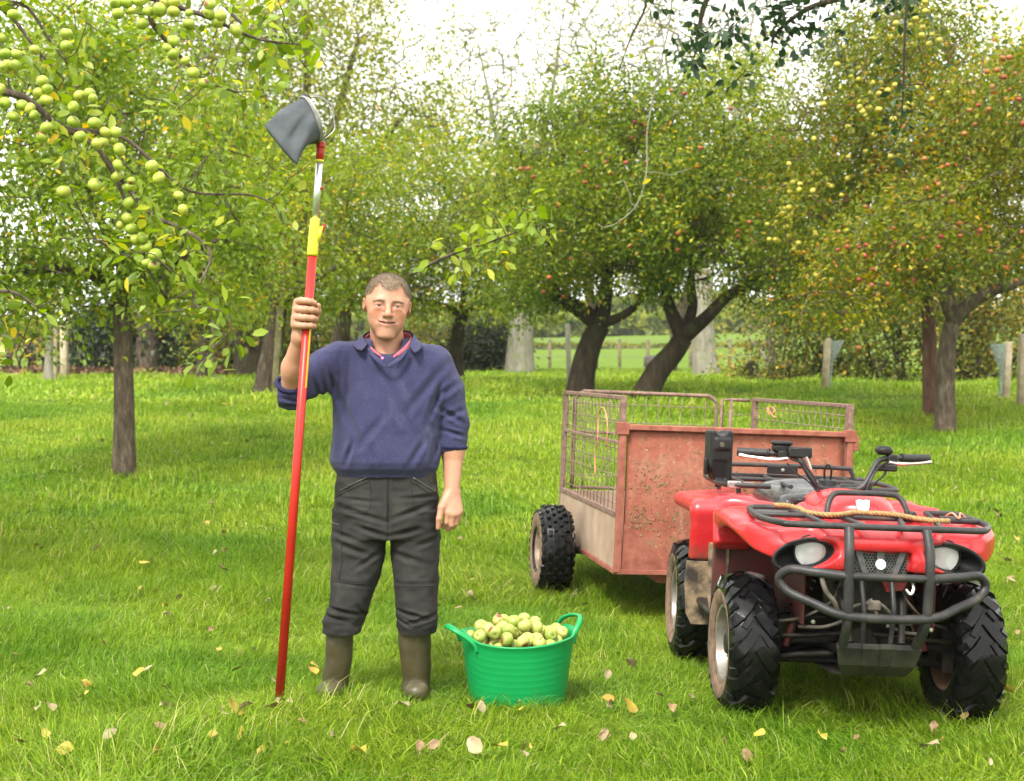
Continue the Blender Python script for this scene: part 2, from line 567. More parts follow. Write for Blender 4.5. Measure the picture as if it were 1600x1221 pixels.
LEAF_NEAR = leafmat('apple_leaf', [(0.0, (0.092, 0.146, 0.015)), (0.35, (0.175, 0.266, 0.021)), (0.66, (0.287, 0.380, 0.039)), (0.84, (0.451, 0.482, 0.114)), (0.90, (0.600, 0.600, 0.039)), (1.0, (0.600, 0.380, 0.051))], 0.50, 0.4)
LEAF_GREEN = leafmat('orchard_leaf', [(0.0, (0.072, 0.121, 0.010)), (0.35, (0.153, 0.232, 0.015)), (0.66, (0.267, 0.328, 0.023)), (0.84, (0.451, 0.431, 0.039)), (0.91, (0.600, 0.600, 0.039)), (1.0, (0.600, 0.276, 0.039))], 0.50, 0.45)
LEAF_GOLD = leafmat('turning_leaf', [(0.0, (0.059, 0.097, 0.010)), (0.35, (0.133, 0.186, 0.014)), (0.62, (0.267, 0.283, 0.022)), (0.8, (0.505, 0.402, 0.026)), (0.9, (0.594, 0.297, 0.024)), (1.0, (0.446, 0.133, 0.024))], 0.50, 0.45)
LEAF_DARK = leafmat('dark_evergreen_leaf', [(0.0, (0.010, 0.020, 0.006)), (0.5, (0.022, 0.040, 0.012)), (0.9, (0.05, 0.07, 0.02)), (1.0, (0.10, 0.10, 0.03))], 0.15, 0.5)
LEAF_HEDGE = leafmat('hedgerow_leaf', [(0.0, (0.057, 0.079, 0.012)), (0.4, (0.139, 0.157, 0.019)), (0.75, (0.298, 0.259, 0.035)), (0.92, (0.559, 0.376, 0.046)), (1.0, (0.447, 0.204, 0.058))], 0.35, 0.5)
LEAF_FAR = leafmat('far_tree_leaf', [(0.0, (0.095, 0.143, 0.020)), (0.45, (0.209, 0.264, 0.031)), (0.8, (0.415, 0.406, 0.050)), (1.0, (0.552, 0.489, 0.070))], 0.50, 0.5)
LEAF_BLUE = leafmat('dark_glossy_leaf', [(0.0, (0.018, 0.045, 0.018)), (0.6, (0.035, 0.075, 0.028)), (1.0, (0.09, 0.13, 0.08))], 0.25, 0.35)

def leaf_arrays(P, A, Nn, L, Wd, hi=False, curl=0.18):
    """leaves at P along A with face normal Nn; returns V, F and verts per leaf"""
    A = A / np.linalg.norm(A, axis=1, keepdims=True)
    S = np.cross(A, Nn)
    S /= np.maximum(np.linalg.norm(S, axis=1, keepdims=True), 1e-6)
    U = np.cross(S, A)
    L = L[:, None]; Wd = Wd[:, None]
    if not hi:
        b = P; t = P + A * L - U * L * curl
        l = P + A * L * 0.45 + S * Wd * 0.5 + U * Wd * 0.16
        r = P + A * L * 0.45 - S * Wd * 0.5 + U * Wd * 0.16
        V = np.stack([b, r, t, l], 1).reshape(-1, 3)
        k = np.arange(len(P))[:, None] * 4
        F = np.concatenate([k + [[0, 1, 2]], k + [[0, 2, 3]]], 1).reshape(-1, 3)
        return V, F, 4
    def pt(t, w, u): return P + A * L * t + S * Wd * w + U * L * u
    V = np.stack([pt(0, 0, 0), pt(.28, .38, .03), pt(.28, 0, -.02), pt(.28, -.38, .03), pt(.62, .46, -.02), pt(.62, 0, -.08), pt(.62, -.46, -.02), pt(1.0, 0, -curl)], 1).reshape(-1, 3)
    k = np.arange(len(P))[:, None] * 8
    F = np.concatenate([k + [[a, b, c]] for a, b, c in ((0, 2, 1), (0, 3, 2), (1, 2, 5), (1, 5, 4), (2, 3, 6), (2, 6, 5), (4, 5, 7), (5, 6, 7))], 1).reshape(-1, 3)
    return V, F, 8

class Grow:
    """skeleton grown from given limbs to many target points, tubes for the wood, leaves on the twigs"""
    def __init__(s, seed):
        s.rs = np.random.RandomState(seed)
        s.P, s.par, s.fix, s.part = [], [], [], []
    def limb(s, pts, radii, part, parent=None, m=5):
        """parent: index of the node it leaves from"""
        pts = [Vector(p) for p in pts]
        q = catmull(pts, m)
        n = len(q)
        rr = np.interp(np.linspace(0, 1, n), np.linspace(0, 1, len(radii)), radii)
        last = parent
        ids = []
        for i, (p, r) in enumerate(zip(q, rr)):
            if i == 0 and parent is not None:
                continue
            s.P.append(np.array(p)); s.par.append(-1 if last is None else last); s.fix.append(r); s.part.append(part)
            last = len(s.P) - 1
            ids.append(last)
        return ids
    def nearest(s, p):
        d = np.linalg.norm(np.array(s.P) - np.array(p), axis=1)
        return int(d.argmin())
    def reach(s, targets, seg=0.35, wig=0.06, eligible=None, upbias=0.25, part='branch'):
        rs = s.rs
        T = np.asarray(targets, float)
        P0 = np.array(s.P)
        elig = np.ones(len(s.P), bool) if eligible is None else np.isin(np.arange(len(s.P)), eligible)
        base = P0[elig]
        order = np.argsort([np.linalg.norm(base - t, axis=1).min() for t in T])
        X = np.zeros((len(s.P) + len(T) * 14, 3)); X[:len(s.P)] = P0
        E = np.zeros(len(X), bool); E[:len(s.P)] = elig
        n = len(s.P)
        s.tips = []
        for k in order:
            t = T[k]
            d = np.linalg.norm(X[:n] - t, axis=1)
            d[~E[:n]] = 1e9
            # prefer leaving from below the target
            d = d + upbias * np.maximum(X[:n, 2] - t[2], 0)
            j = int(d.argmin())
            a = X[j]
            dist = np.linalg.norm(t - a)
            m = min(12, max(1, int(round(dist / seg))))
            last = j
            perp = rs.normal(0, 1, 3) * dist * 0.10
            for i in range(1, m + 1):
                f = i / m
                p = a + (t - a) * f + perp * math.sin(math.pi * f) + rs.normal(0, wig, 3) * (i < m)
                if n >= len(X): break
                X[n] = p; E[n] = True
                s.P.append(p); s.par.append(last); s.fix.append(0); s.part.append(part)
                last = n; n += 1
            s.tips.append(last)
        return s
    def radii(s, rtip=0.006, ex=0.42):
        n = len(s.P)
        cnt = np.zeros(n); kids = np.zeros(n, int)
        for i in range(n):
            if s.par[i] >= 0: kids[s.par[i]] += 1
        cnt[kids == 0] = 1
        for i in range(n - 1, -1, -1):
            if s.par[i] >= 0: cnt[s.par[i]] += cnt[i]
        s.cnt = cnt
        r = rtip * np.maximum(cnt, 1) ** ex
        fx = np.array(s.fix)
        s.r = np.where(fx > 0, fx, r)
        for i in range(n):     # never thicker than what it grows from
            if s.par[i] >= 0: s.r[i] = min(s.r[i], s.r[s.par[i]] * 0.98)
        return s
    def wood(s, root, mats, origin, sides=(10, 5), barkbump=0.0):
        n = len(s.P)
        kids = [[] for _ in range(n)]
        for i in range(n):
            if s.par[i] >= 0: kids[s.par[i]].append(i)
        groups = {}
        started = set()
        def chain(i, first):
            c = [first] if first is not None else []
            c.append(i)
            while True:
                same = [k for k in kids[i] if s.part[k] == s.part[c[-1]]]
                if not same: break
                k = max(same, key=lambda q: s.cnt[q] + 1000 * (s.fix[q] > 0))
                started.add(k); c.append(k); i = k
            return c
        O = np.array(origin)
        for i in range(n):
            if i in started: continue
            started.add(i)
            p = s.par[i]
            c = chain(i, p if p >= 0 else None)
            if len(c) < 2: continue
            part = s.part[i]
            mb = groups.setdefault(part, MB())
            rr = [s.r[k] for k in c]
            if p >= 0: rr[0] = rr[1]
            big = max(rr) > 0.04
            pts = [s.P[k] - O for k in c]
            mb.tube(pts, rr, sides[0] if big else sides[1], caps=True)
        for part, mb in groups.items():
            o = mb.obj(part, mats, root, True)
            V = None
            if part in ('trunk',) or part.startswith('limb'):
                me = o.data
                co = np.zeros(len(me.vertices) * 3, np.float32); me.vertices.foreach_get('co', co)
                co = co.reshape(-1, 3)
                nz = vnoise(co * [1, 1, 0.4], 9, 3)[:, None] * rand_dirs(len(co), s.rs) * 0
                me.vertices.foreach_set('co', (co + nz).ravel())
        return s
    def leaves(s, per_tip, spread, L, Wr, tint, origin, shade=None, alltwigs=0.6, hi=False, lim=None, droop=0.25, clump=0.7):
        """leaf positions around the twig ends; tint = (mean, sd, share turned yellow)"""
        rs = s.rs
        P = np.array(s.P)
        pts, cent = [], []
        for t in s.tips:
            p = P[t]; q = P[s.par[t]] if s.par[t] >= 0 else p
            k = max(1, int(per_tip * rs.uniform(1 - clump, 1 + clump)))
            f = rs.uniform(-alltwigs, 1.05, k)[:, None]
            pts.append(q + (p - q) * f + rs.normal(0, spread, (k, 3)) * [1, 1, 0.8])
            cent.append(np.repeat(p[None], k, 0))
        X = np.concatenate(pts); Cn = np.concatenate(cent)
        if getattr(s, 'gap', None) is not None:
            nz = vnoise(X, s.gap[0], 31) + .5 * vnoise(X, s.gap[0] * 2.3, 32)
            ok = nz > s.gap[1] + rs.normal(0, .08, len(X))
            X, Cn = X[ok], Cn[ok]
        if lim is not None:
            ok = lim(X); X, Cn = X[ok], Cn[ok]
        n = len(X)
        A = (X - Cn) * 1.2 / max(spread, 1e-3) + rand_dirs(n, rs) * 0.9 - np.array([0, 0, droop])
        Nn = rand_dirs(n, rs) * 0.8 + np.array([0, 0, 0.75])
        LL = L * rs.uniform(0.65, 1.25, n)
        V, F, k = leaf_arrays(X - np.array(origin), A, Nn, LL, LL * Wr * rs.uniform(0.8, 1.2, n), hi)
        m, sd, yl = tint
        cl = vnoise(X, 1.3, 9) * 0.20
        T = np.clip(rs.normal(m, sd, n) + cl, 0.0, 0.86)
        yz = yl * (1 + 1.6 * vnoise(X, 0.8, 11))
        T = np.where(rs.uniform(0, 1, n) < yz, rs.uniform(0.86, 1.0, n), T)
        s.LX, s.LV, s.LF, s.Lk, s.LT = X, V, F, k, np.repeat(T, k)
        return s

def blob_points(blobs, n, rs, hollow=0.35, mind=0.22):
    """target points in a union of ellipsoids, thinner inside, kept apart"""
    vol = np.array([b[3] * b[4] * b[5] for b in blobs]) ** 0.8
    out = np.zeros((0, 3)); tries = 0
    keep = []
    while len(keep) < n and tries < 40:
        tries += 1
        idx = rs.choice(len(blobs), 400, p=vol / vol.sum())
        d = rand_dirs(400, rs)
        r = hollow + (1 - hollow) * rs.uniform(0, 1, 400) ** 0.55
        B = np.array(blobs)[idx]
        X = B[:, :3] + d * r[:, None] * B[:, 3:6]
        for x in X:
            if len(keep) >= n: break
            if keep and np.min(np.sum((np.array(keep) - x) ** 2, 1)) < mind * mind: continue
            keep.append(x)
    return np.array(keep)

def blobs_px(lst, d):
    """crown lobes given as pixel centre, pixel radii, depth offset and depth radius"""
    out = []
    for (px, py, rx, ry, dd, rd) in lst:
        c = W(px, py, d + dd)
        k = (d + dd) / FPX
        out.append((c.x, c.y, c.z, rx * k, rd, ry * k))
    return out

def flared(r, n=4): return [r * 1.35, r * 1.06] + [r] * (n - 3) + [r * 0.94]

def orchard_tree(name, label, seed, d, trunk, tr, limbs, lobes, ntip, per, L, mat, barkm, tint, group=None, spread=0.20, Wr=0.55, mind=0.3, cat='tree', rtip=0.006, hollow=0.3, gap=(1.7, -.27)):
    """trunk: list of (px, py) ; limbs: list of (list of (px,py,ddepth), r0, r1)"""
    b = W(trunk[0][0], trunk[0][1], d)
    b.z = g(b.x, b.y) - 0.06
    root = thing(name, label, cat, b, group=group)
    G_ = Grow(seed)
    pts = [b] + [W(q[0], q[1], d + (q[2] if len(q) > 2 else 0)) for q in trunk[1:]]
    ids = G_.limb(pts, [tr * 1.25, tr * 1.04, tr, tr * 0.95, tr * 0.98], 'trunk')
    el = [ids[-1]]
    for (lp, r0, r1) in limbs:
        p0 = pts[-1] if len(lp[0]) < 4 else None
        lid = G_.limb([G_.P[ids[-1]]] + [W(q[0], q[1], d + q[2]) for q in lp], [r0, (r0 + r1) / 2, r1], 'limb', ids[-1])
        el += lid
    tg = blob_points(blobs_px(lobes, d), ntip, G_.rs, hollow, mind)
    G_.reach(tg, eligible=el)
    G_.radii(rtip)
    G_.wood(root, barkm, b)
    G_.gap = gap
    G_.leaves(per, spread, L, Wr, tint, b)
    o = ob('foliage', mesh('foliage', G_.LV, G_.LF, mat, True, {'tint': G_.LT}), root)
    root['tips'] = 0
    del root['tips']
    return root, G_, b

# --- B: young apple tree on the left, trunk in view
TB = orchard_tree('apple_tree', 'apple tree with the straight grey brown trunk left of the man, forked at head height', 21, 13.8,
    [(194, 745), (194, 640), (192, 540), (190, 452)], 0.100,
    [([(150, 430, -.2), (95, 418, -.4), (40, 425, -.5)], .085, .035), ([(205, 420, .3), (222, 370, .5), (215, 290, .4)], .07, .03), ([(186, 400, -.3), (150, 330, -.4), (120, 220, -.3)], .06, .025), ([(240, 425, -.5), (290, 400, -.8), (350, 370, -.8)], .055, .02)],
    [(60, 300, 170, 150, 0, 1.7), (200, 330, 150, 110, -.3, 1.8), (300, 380, 130, 95, -.4, 1.5), (90, 120, 200, 150, .3, 1.8), (250, 180, 150, 150, .5, 1.6), (20, 430, 90, 70, -.5, 1.2), (330, 290, 110, 90, 0, 1.2), (300, 470, 70, 40, -.8, 1), (110, 470, 70, 40, -.6, .9), (20, 500, 60, 40, -.6, .8), (400, 330, 70, 70, 0, 1)],
    440, 80, 0.072, LEAF_NEAR, BARK_BROWN, (0.42, 0.17, 0.05), 'apple trees of the orchard', spread=0.17, mind=0.26)

# --- trees behind the man
orchard_tree('apple_tree', 'leaning grey trunked apple tree just left of the raised arm, stake beside it', 22, 23.0,
    [(412, 612), (420, 570), (430, 520), (436, 478)], 0.165,
    [([(410, 440, 0), (370, 400, -.3), (330, 360, 0)], .10, .04), ([(450, 430, .4), (470, 380, .4), (480, 300, .2)], .10, .04), ([(470, 450, -.5), (520, 420, -.6), (580, 400, -.5)], .08, .03)],
    [(400, 390, 150, 90, 0, 2.2), (300, 400, 110, 70, -.5, 1.8), (520, 400, 120, 80, -.3, 1.8), (440, 300, 170, 110, .4, 2.2), (340, 250, 120, 90, .5, 2), (560, 320, 110, 90, 0, 1.8)],
    380, 95, 0.078, LEAF_GREEN, BARK_BROWN, (0.47, 0.17, 0.07), 'apple trees of the orchard', spread=0.26, mind=0.42)
orchard_tree('apple_tree', 'apple tree behind the man whose grey trunk rises over his raised arm shoulder', 23, 27.0,
    [(520, 600), (528, 560), (534, 520), (538, 488)], 0.17,
    [([(520, 450, 0), (490, 410, 0)], .09, .04), ([(560, 450, .3), (600, 410, .3), (640, 370, 0)], .09, .04), ([(545, 440, -.4), (550, 380, -.6)], .08, .03)],
    [(560, 410, 120, 70, 0, 2), (650, 400, 120, 80, 0, 2), (700, 330, 120, 90, .6, 2), (600, 320, 130, 90, .4, 2), (740, 400, 90, 60, -.3, 1.6), (480, 440, 80, 45, -.4, 1.4), (640, 250, 90, 60, .8, 1.8)],
    340, 90, 0.085, LEAF_GREEN, BARK_BROWN, (0.47, 0.17, 0.06), 'apple trees of the orchard', spread=0.28, mind=0.45)
orchard_tree('apple_tree', 'dark forked apple tree between the man and the trailer', 24, 29.0,
    [(714, 592), (712, 560), (716, 520), (722, 492)], 0.15,
    [([(690, 478, 0), (650, 468, 0), (620, 455, 0)], .09, .035), ([(745, 480, .2), (790, 470, .2)], .08, .03), ([(725, 450, -.3), (730, 400, -.4)], .08, .03)],
    [(700, 430, 120, 50, 0, 2), (780, 420, 100, 60, 0, 1.8), (640, 440, 80, 45, -.3, 1.5), (740, 350, 130, 80, .5, 2.2), (660, 340, 90, 70, .5, 1.8), (800, 330, 80, 90, .5, 1.8)],
    280, 90, 0.088, LEAF_GREEN, BARK_DARK, (0.42, 0.17, 0.05), 'apple trees of the orchard', spread=0.3, mind=0.45)
orchard_tree('apple_tree', 'small apple tree with a mossy leaning trunk beside a stake by the far hedge', 25, 32.0,
    [(314, 590), (318, 560), (321, 530), (323, 510)], 0.13,
    [([(300, 490, 0), (270, 470, 0)], .07, .03), ([(345, 490, 0), (370, 465, 0)], .07, .03), ([(325, 470, .2), (325, 430, .2)], .06, .03)],
    [(320, 455, 90, 50, 0, 1.8), (260, 450, 70, 50, 0, 1.6), (380, 450, 70, 45, 0, 1.6), (320, 400, 100, 50, .4, 1.8)],
    150, 50, 0.13, LEAF_GREEN, BARK_BROWN, (0.45, 0.17, 0.08), 'apple trees of the orchard', spread=0.3, mind=0.45)

# --- H, I: the two old apple trees in the middle
TH = orchard_tree('apple_tree', 'old dark apple tree with red apples, left one of the pair behind the trailer', 31, 23.0,
    [(905, 612), (912, 575), (924, 535), (938, 508)], 0.20,
    [([(900, 480, 0), (870, 462, -.2), (862, 415, -.3), (850, 340, -.2)], .155, .05), ([(946, 460, .3), (952, 400, .5), (960, 300, .6)], .15, .045), ([(975, 492, -.3), (1000, 470, -.4), (1020, 430, -.5)], .09, .03)],
    [(880, 330, 110, 120, 0, 2.2), (960, 260, 120, 130, .3, 2.4), (850, 400, 60, 70, -.3, 1.4), (940, 380, 110, 60, -.4, 2), (990, 360, 90, 90, 0, 1.9), (870, 230, 100, 80, .3, 2), (960, 160, 85, 70, .4, 1.6), (800, 350, 60, 110, .3, 1.6), (825, 455, 40, 40, -.4, .9), (790, 430, 40, 60, 0, 1), (890, 425, 40, 25, -.5, .8)],
    500, 112, 0.078, LEAF_GREEN, BARK_DARK, (0.36, 0.20, 0.05), 'apple trees of the orchard', spread=0.24, mind=0.36)
TI = orchard_tree('apple_tree', 'old dark apple tree with red apples, steeply leaning right one of the pair', 32, 22.6,
    [(1003, 620), (1028, 580), (1052, 552), (1068, 528)], 0.185,
    [([(1050, 490, 0), (1040, 455, 0), (1030, 380, 0)], .14, .045), ([(1082, 480, .2), (1080, 440, .3), (1085, 360, .4)], .11, .04), ([(1105, 495, -.2), (1135, 465, -.3), (1175, 440, -.4), (1220, 420, -.5)], .13, .04)],
    [(1060, 330, 120, 130, 0, 2.3), (1130, 250, 110, 130, .3, 2.3), (1180, 370, 110, 90, -.2, 2), (1090, 395, 110, 50, -.3, 2), (1230, 390, 80, 80, -.3, 1.8), (1140, 140, 70, 80, .5, 1.6), (1210, 280, 90, 90, .3, 1.9), (1060, 200, 90, 90, .4, 1.8), (1250, 440, 60, 40, -.3, 1.4), (1215, 470, 50, 25, -.6, 1), (1010, 400, 40, 40, -.5, 1), (1000, 300, 60, 90, 0, 1.5)],
    560, 112, 0.078, LEAF_GREEN, BARK_DARK, (0.37, 0.20, 0.06), 'apple trees of the orchard', spread=0.24, mind=0.36)

# --- J, K: the two on the right
TJ = orchard_tree('apple_tree', 'tall apple tree with yellow apples and reddish trunk behind the right hand trunk', 33, 19.6,
    [(1456, 636), (1453, 580), (1452, 520), (1448, 465)], 0.105,
    [([(1430, 400, 0), (1390, 320, .3), (1350, 200, .4)], .08, .035), ([(1455, 400, .2), (1440, 300, .4), (1420, 150, .5)], .08, .03), ([(1400, 430, -.2), (1340, 400, -.2), (1290, 370, 0)], .06, .025)],
    [(1290, 250, 110, 110, .6, 1.9), (1350, 130, 120, 120, .8, 2), (1400, 60, 120, 90, .8, 1.8), (1270, 350, 90, 70, .2, 1.6), (1380, 300, 110, 110, .3, 2), (1440, 200, 90, 120, .5, 1.8), (1250, 440, 70, 40, 0, 1.2), (1340, 440, 100, 60, 0, 1.5)],
    520, 105, 0.068, LEAF_GOLD, BARK_RED, (0.34, 0.16, 0.03), 'apple trees of the orchard', spread=0.21, mind=0.32)
TK = orchard_tree('apple_tree', 'golden leaved apple tree on the right with a thick limb curving off to the right', 34, 17.8,
    [(1477, 660), (1477, 600), (1480, 545), (1488, 505)], 0.120,
    [([(1515, 475, -.1), (1550, 455, -.2), (1600, 438, -.3), (1660, 390, -.3)], .105, .04), ([(1480, 440, .3), (1470, 380, .4), (1480, 280, .4)], .08, .035), ([(1460, 440, -.3), (1420, 400, -.5), (1370, 360, -.5)], .06, .025)],
    [(1440, 380, 110, 70, -.4, 1.6), (1530, 330, 120, 110, 0, 1.9), (1600, 250, 130, 140, .2, 2), (1540, 170, 100, 90, .4, 1.6), (1360, 390, 80, 60, -.4, 1.3), (1590, 350, 110, 60, -.3, 1.7), (1680, 330, 110, 110, 0, 1.8), (1480, 260, 90, 90, .3, 1.6), (1640, 120, 110, 90, .4, 1.6), (1300, 410, 50, 40, -.3, 1), (1330, 470, 60, 35, -.6, 1), (1410, 440, 50, 35, -.5, 1), (1250, 470, 40, 30, -.6, .9)],
    500, 105, 0.066, LEAF_GOLD, BARK_BROWN, (0.44, 0.18, 0.10), 'apple trees of the orchard', spread=0.19, mind=0.30)

# --- tall trees far behind
def tall_tree(name, label, seed, d, trunk, tr, limbs, lobes, ntip, per, L, mat, barkm, tint, group, spread=0.6, mind=0.9, rtip=0.012, hollow=0.25):
    return orchard_tree(name, label, seed, d, trunk, tr, limbs, lobes, ntip, per, L, mat, barkm, tint, group, spread, 0.6, mind, 'tree', rtip, hollow, gap=(.7, -.30))
GT = 'tall trees behind the orchard'
tall_tree('ash_tree', 'tall thin topped tree on a thick pale trunk left of the leaning pair', 41, 44,
    [(812, 574), (813, 540), (815, 500), (812, 440)], 0.40,
    [([(790, 300, 0), (770, 180, 0), (745, 60, 0)], .15, .02), ([(830, 300, 1), (860, 160, 1), (880, 20, 1)], .16, .02), ([(840, 330, -1), (900, 200, -1), (960, 60, -1)], .12, .015), ([(770, 350, 0), (720, 250, 0), (680, 170, 0)], .10, .015)],
    [(760, 90, 90, 110, 0, 3), (870, 60, 110, 120, 1, 3), (960, 60, 80, 100, -1, 2.6), (700, 180, 60, 70, 0, 2.2), (840, 200, 110, 80, 0, 3)],
    1000, 5, 0.12, LEAF_FAR, BARK_PALE, (0.45, 0.2, 0.1), GT, spread=0.30, mind=0.42, rtip=0.0135)
tall_tree('ash_tree', 'tall bare twigged tree on a pale trunk behind the right one of the leaning pair', 42, 40,
    [(1104, 588), (1100, 540), (1098, 480), (1100, 420)], 0.33,
    [([(1080, 280, 0), (1050, 150, 0), (1030, 20, 0)], .13, .015), ([(1130, 260, 1), (1160, 130, 1), (1180, 0, 1)], .14, .015), ([(1140, 330, -1), (1200, 200, -1), (1240, 90, -1)], .11, .012)],
    [(1040, 60, 80, 110, 0, 2.6), (1150, 60, 90, 120, 1, 2.6), (1210, 130, 60, 90, -1, 2), (1100, 180, 90, 80, 0, 2.5)],
    900, 3, 0.12, LEAF_FAR, BARK_PALE, (0.42, 0.2, 0.1), GT, spread=0.3, mind=0.40, rtip=0.0135)
tall_tree('lime_tree', 'tall yellowing leafy tree filling the sky behind the picking bag', 43, 42,
    [(470, 588), (472, 500), (475, 400), (480, 320)], 0.35,
    [([(430, 200, 0), (380, 80, 0)], .2, .06), ([(520, 200, 0), (560, 60, 0)], .2, .06), ([(560, 260, -1), (640, 170, -1)], .16, .05), ([(480, 150, 1), (480, -20, 1)], .2, .06)],
    [(400, 130, 140, 130, 0, 3.5), (520, 80, 110, 140, 0, 3.5), (590, 190, 110, 110, -.5, 3), (460, 230, 160, 110, 0, 3.5), (660, 250, 80, 70, -1, 2.4), (600, 90, 60, 80, 0, 2.2), (460, -40, 150, 90, 0, 3), (690, 190, 60, 60, 0, 1.6), (650, 60, 50, 60, 0, 1.6)],
    560, 120, 0.14, LEAF_FAR, BARK_BROWN, (0.50, 0.2, 0.05), GT, spread=0.55, mind=0.85)
tall_tree('lime_tree', 'tall yellow green tree behind the left apple branches', 44, 40,
    [(232, 586), (230, 500), (228, 420), (230, 330)], 0.3,
    [([(190, 230, 0), (150, 120, 0)], .18, .05), ([(270, 230, 0), (310, 110, 0)], .18, .05), ([(230, 200, 1), (235, 60, 1)], .16, .05)],
    [(180, 190, 120, 110, 0, 3), (290, 170, 110, 110, 0, 3), (240, 80, 130, 90, 0, 3), (100, 270, 90, 80, 0, 2.5), (330, 270, 80, 70, 0, 2.5), (60, 120, 100, 100, 0, 2.5)],
    400, 110, 0.14, LEAF_FAR, BARK_BROWN, (0.5, 0.2, 0.05), GT, spread=0.55, mind=0.85)
tall_tree('thick_trunked_tree', 'dark thick trunked ivy clad tree in the hedge line behind the leaning trunk', 45, 37,
    [(392, 582), (391, 550), (390, 510), (390, 460)], 0.42,
    [([(360, 380, 0), (340, 300, 0)], .2, .06), ([(420, 380, 0), (450, 290, 0)], .2, .06)],
    [(390, 400, 100, 90, 0, 2.8), (330, 380, 80, 70, 0, 2.4), (450, 370, 80, 80, 0, 2.4), (400, 480, 70, 40, -.6, 1.6)],
    190, 46, 0.17, LEAF_HEDGE, BARK_DARK, (0.38, 0.2, 0.05), GT, spread=0.45, mind=0.7)
tall_tree('oak_tree', 'tall leafy tree crown at the top right corner behind the yellow apples', 46, 34,
    [(1530, 600), (1530, 500), (1532, 400), (1530, 300)], 0.3,
    [([(1500, 150, 0), (1470, 30, 0)], .18, .05), ([(1570, 160, 0), (1610, 40, 0)], .18, .05), ([(1440, 220, 0), (1360, 120, 0)], .14, .05)],
    [(1500, 120, 110, 110, 0, 2.6), (1600, 160, 90, 110, 0, 2.6), (1390, 120, 90, 90, 0, 2.4), (1560, 300, 120, 90, 0, 2.6), (1430, 270, 90, 90, 0, 2.4)],
    320, 110, 0.125, LEAF_FAR, BARK_BROWN, (0.45, 0.2, 0.08), GT, spread=0.5, mind=0.75)

tall_tree('lime_tree', 'leafy tree filling the gap behind the left one of the leaning pair', 47, 46,
    [(925, 572), (926, 500), (915, 430), (890, 380)], 0.16,
    [([(840, 300, 0), (810, 240, 0)], .15, .04), ([(910, 300, 0), (940, 240, 0)], .15, .04)],
    [(800, 330, 80, 90, 0, 2.8), (880, 300, 100, 90, 0, 3), (960, 330, 90, 100, 0, 2.8), (780, 250, 60, 60, 0, 2)],
    260, 110, 0.15, LEAF_FAR, BARK_BROWN, (0.42, 0.2, 0.05), GT, spread=0.55, mind=0.8)
tall_tree('lime_tree', 'leafy tree filling the gap behind the right one of the leaning pair', 48, 45,
    [(1048, 574), (1060, 500), (1085, 430), (1120, 380)], 0.15,
    [([(1120, 300, 0), (1090, 240, 0)], .15, .04), ([(1200, 300, 0), (1230, 240, 0)], .15, .04)],
    [(1070, 330, 80, 90, 0, 2.8), (1150, 280, 90, 90, 0, 3), (1240, 320, 90, 100, 0, 2.8)],
    230, 110, 0.15, LEAF_FAR, BARK_BROWN, (0.40, 0.2, 0.05), GT, spread=0.55, mind=0.8)

# --- bushes and hedges
def bush(name, label, seed, d, lobes, n, L, mat, tint, group=None, stems=7, barkm=BARK_DARK, twiggy=0.0, cat='bush', per=92, spread=0.35, mind=0.5):
    rs = np.random.RandomState(seed)
    cx = sum(l[0] for l in lobes) / len(lobes)
    b = W(cx, 590, d); b.z = g(b.x, b.y) - 0.05
    root = thing(name, label, cat, b, group=group)
    G_ = Grow(seed)
    bl = blobs_px(lobes, d)
    for k in range(stems):
        q = bl[k % len(bl)]
        p0 = Vector((q[0] + rs.uniform(-.5, .5) * q[3], q[1] + rs.uniform(-.4, .4), 0)); p0.z = g(p0.x, p0.y) - .05
        G_.limb([p0, p0 + Vector((rs.uniform(-.3, .3), rs.uniform(-.2, .2), 0.5)), Vector((q[0] + rs.uniform(-.6, .6) * q[3], q[1] + rs.uniform(-.5, .5) * q[4], q[2] + rs.uniform(-.2, .6) * q[5]))], [.05, .035, .02], 'stem', None, 4)
    tg = blob_points(bl, n, rs, 0.25, mind)
    tg[:, 2] = np.maximum(tg[:, 2], G(tg[:, 0], tg[:, 1]) + 0.15)
    G_.reach(tg, part='stem', upbias=0.1)
    G_.radii(0.008)
    G_.wood(root, barkm, b, (6, 4))
    G_.leaves(per, spread, L, 0.6, tint, b)
    z0 = G(G_.LX[:, 0], G_.LX[:, 1])
    ob('foliage', mesh('foliage', G_.LV, G_.LF, mat, True, {'tint': G_.LT}), root)
    return root
GH = 'bushes of the hedgerow on the right'
bush('hedge_bush', 'thin twiggy pale bush with trailing stems right of the pale trunk', 51, 31, [(1190, 520, 60, 60, 0, 1.0), (1215, 480, 60, 60, .2, 1), (1180, 570, 50, 30, 0, .8)], 90, 0.10, LEAF_HEDGE, (0.55, 0.2, 0.1), GH, 9, BARK_PALE, per=12, mind=.3)
bush('hedge_bush', 'dark green bush in the hedge behind the netted stake left of the right hand trunks', 52, 30, [(1300, 540, 60, 65, 0, 1.1), (1260, 500, 60, 70, .3, 1.1), (1330, 570, 50, 40, -.2, .9)], 170, 0.10, LEAF_HEDGE, (0.26, 0.16, 0.02), GH)
bush('hedge_bush', 'dull green bush in the hedge directly left of the reddish trunk', 53, 29, [(1390, 530, 65, 75, 0, 1.1), (1420, 480, 60, 60, .3, 1.1), (1370, 580, 60, 35, -.2, .9)], 170, 0.10, LEAF_HEDGE, (0.32, 0.18, 0.03), GH)
bush('hedge_bush', 'olive bush in the hedge right of the right hand trunks', 54, 28.5, [(1520, 540, 60, 70, 0, 1.1), (1500, 480, 60, 60, .3, 1.1), (1530, 590, 60, 30, -.2, .9)], 170, 0.10, LEAF_HEDGE, (0.40, 0.19, 0.04), GH)
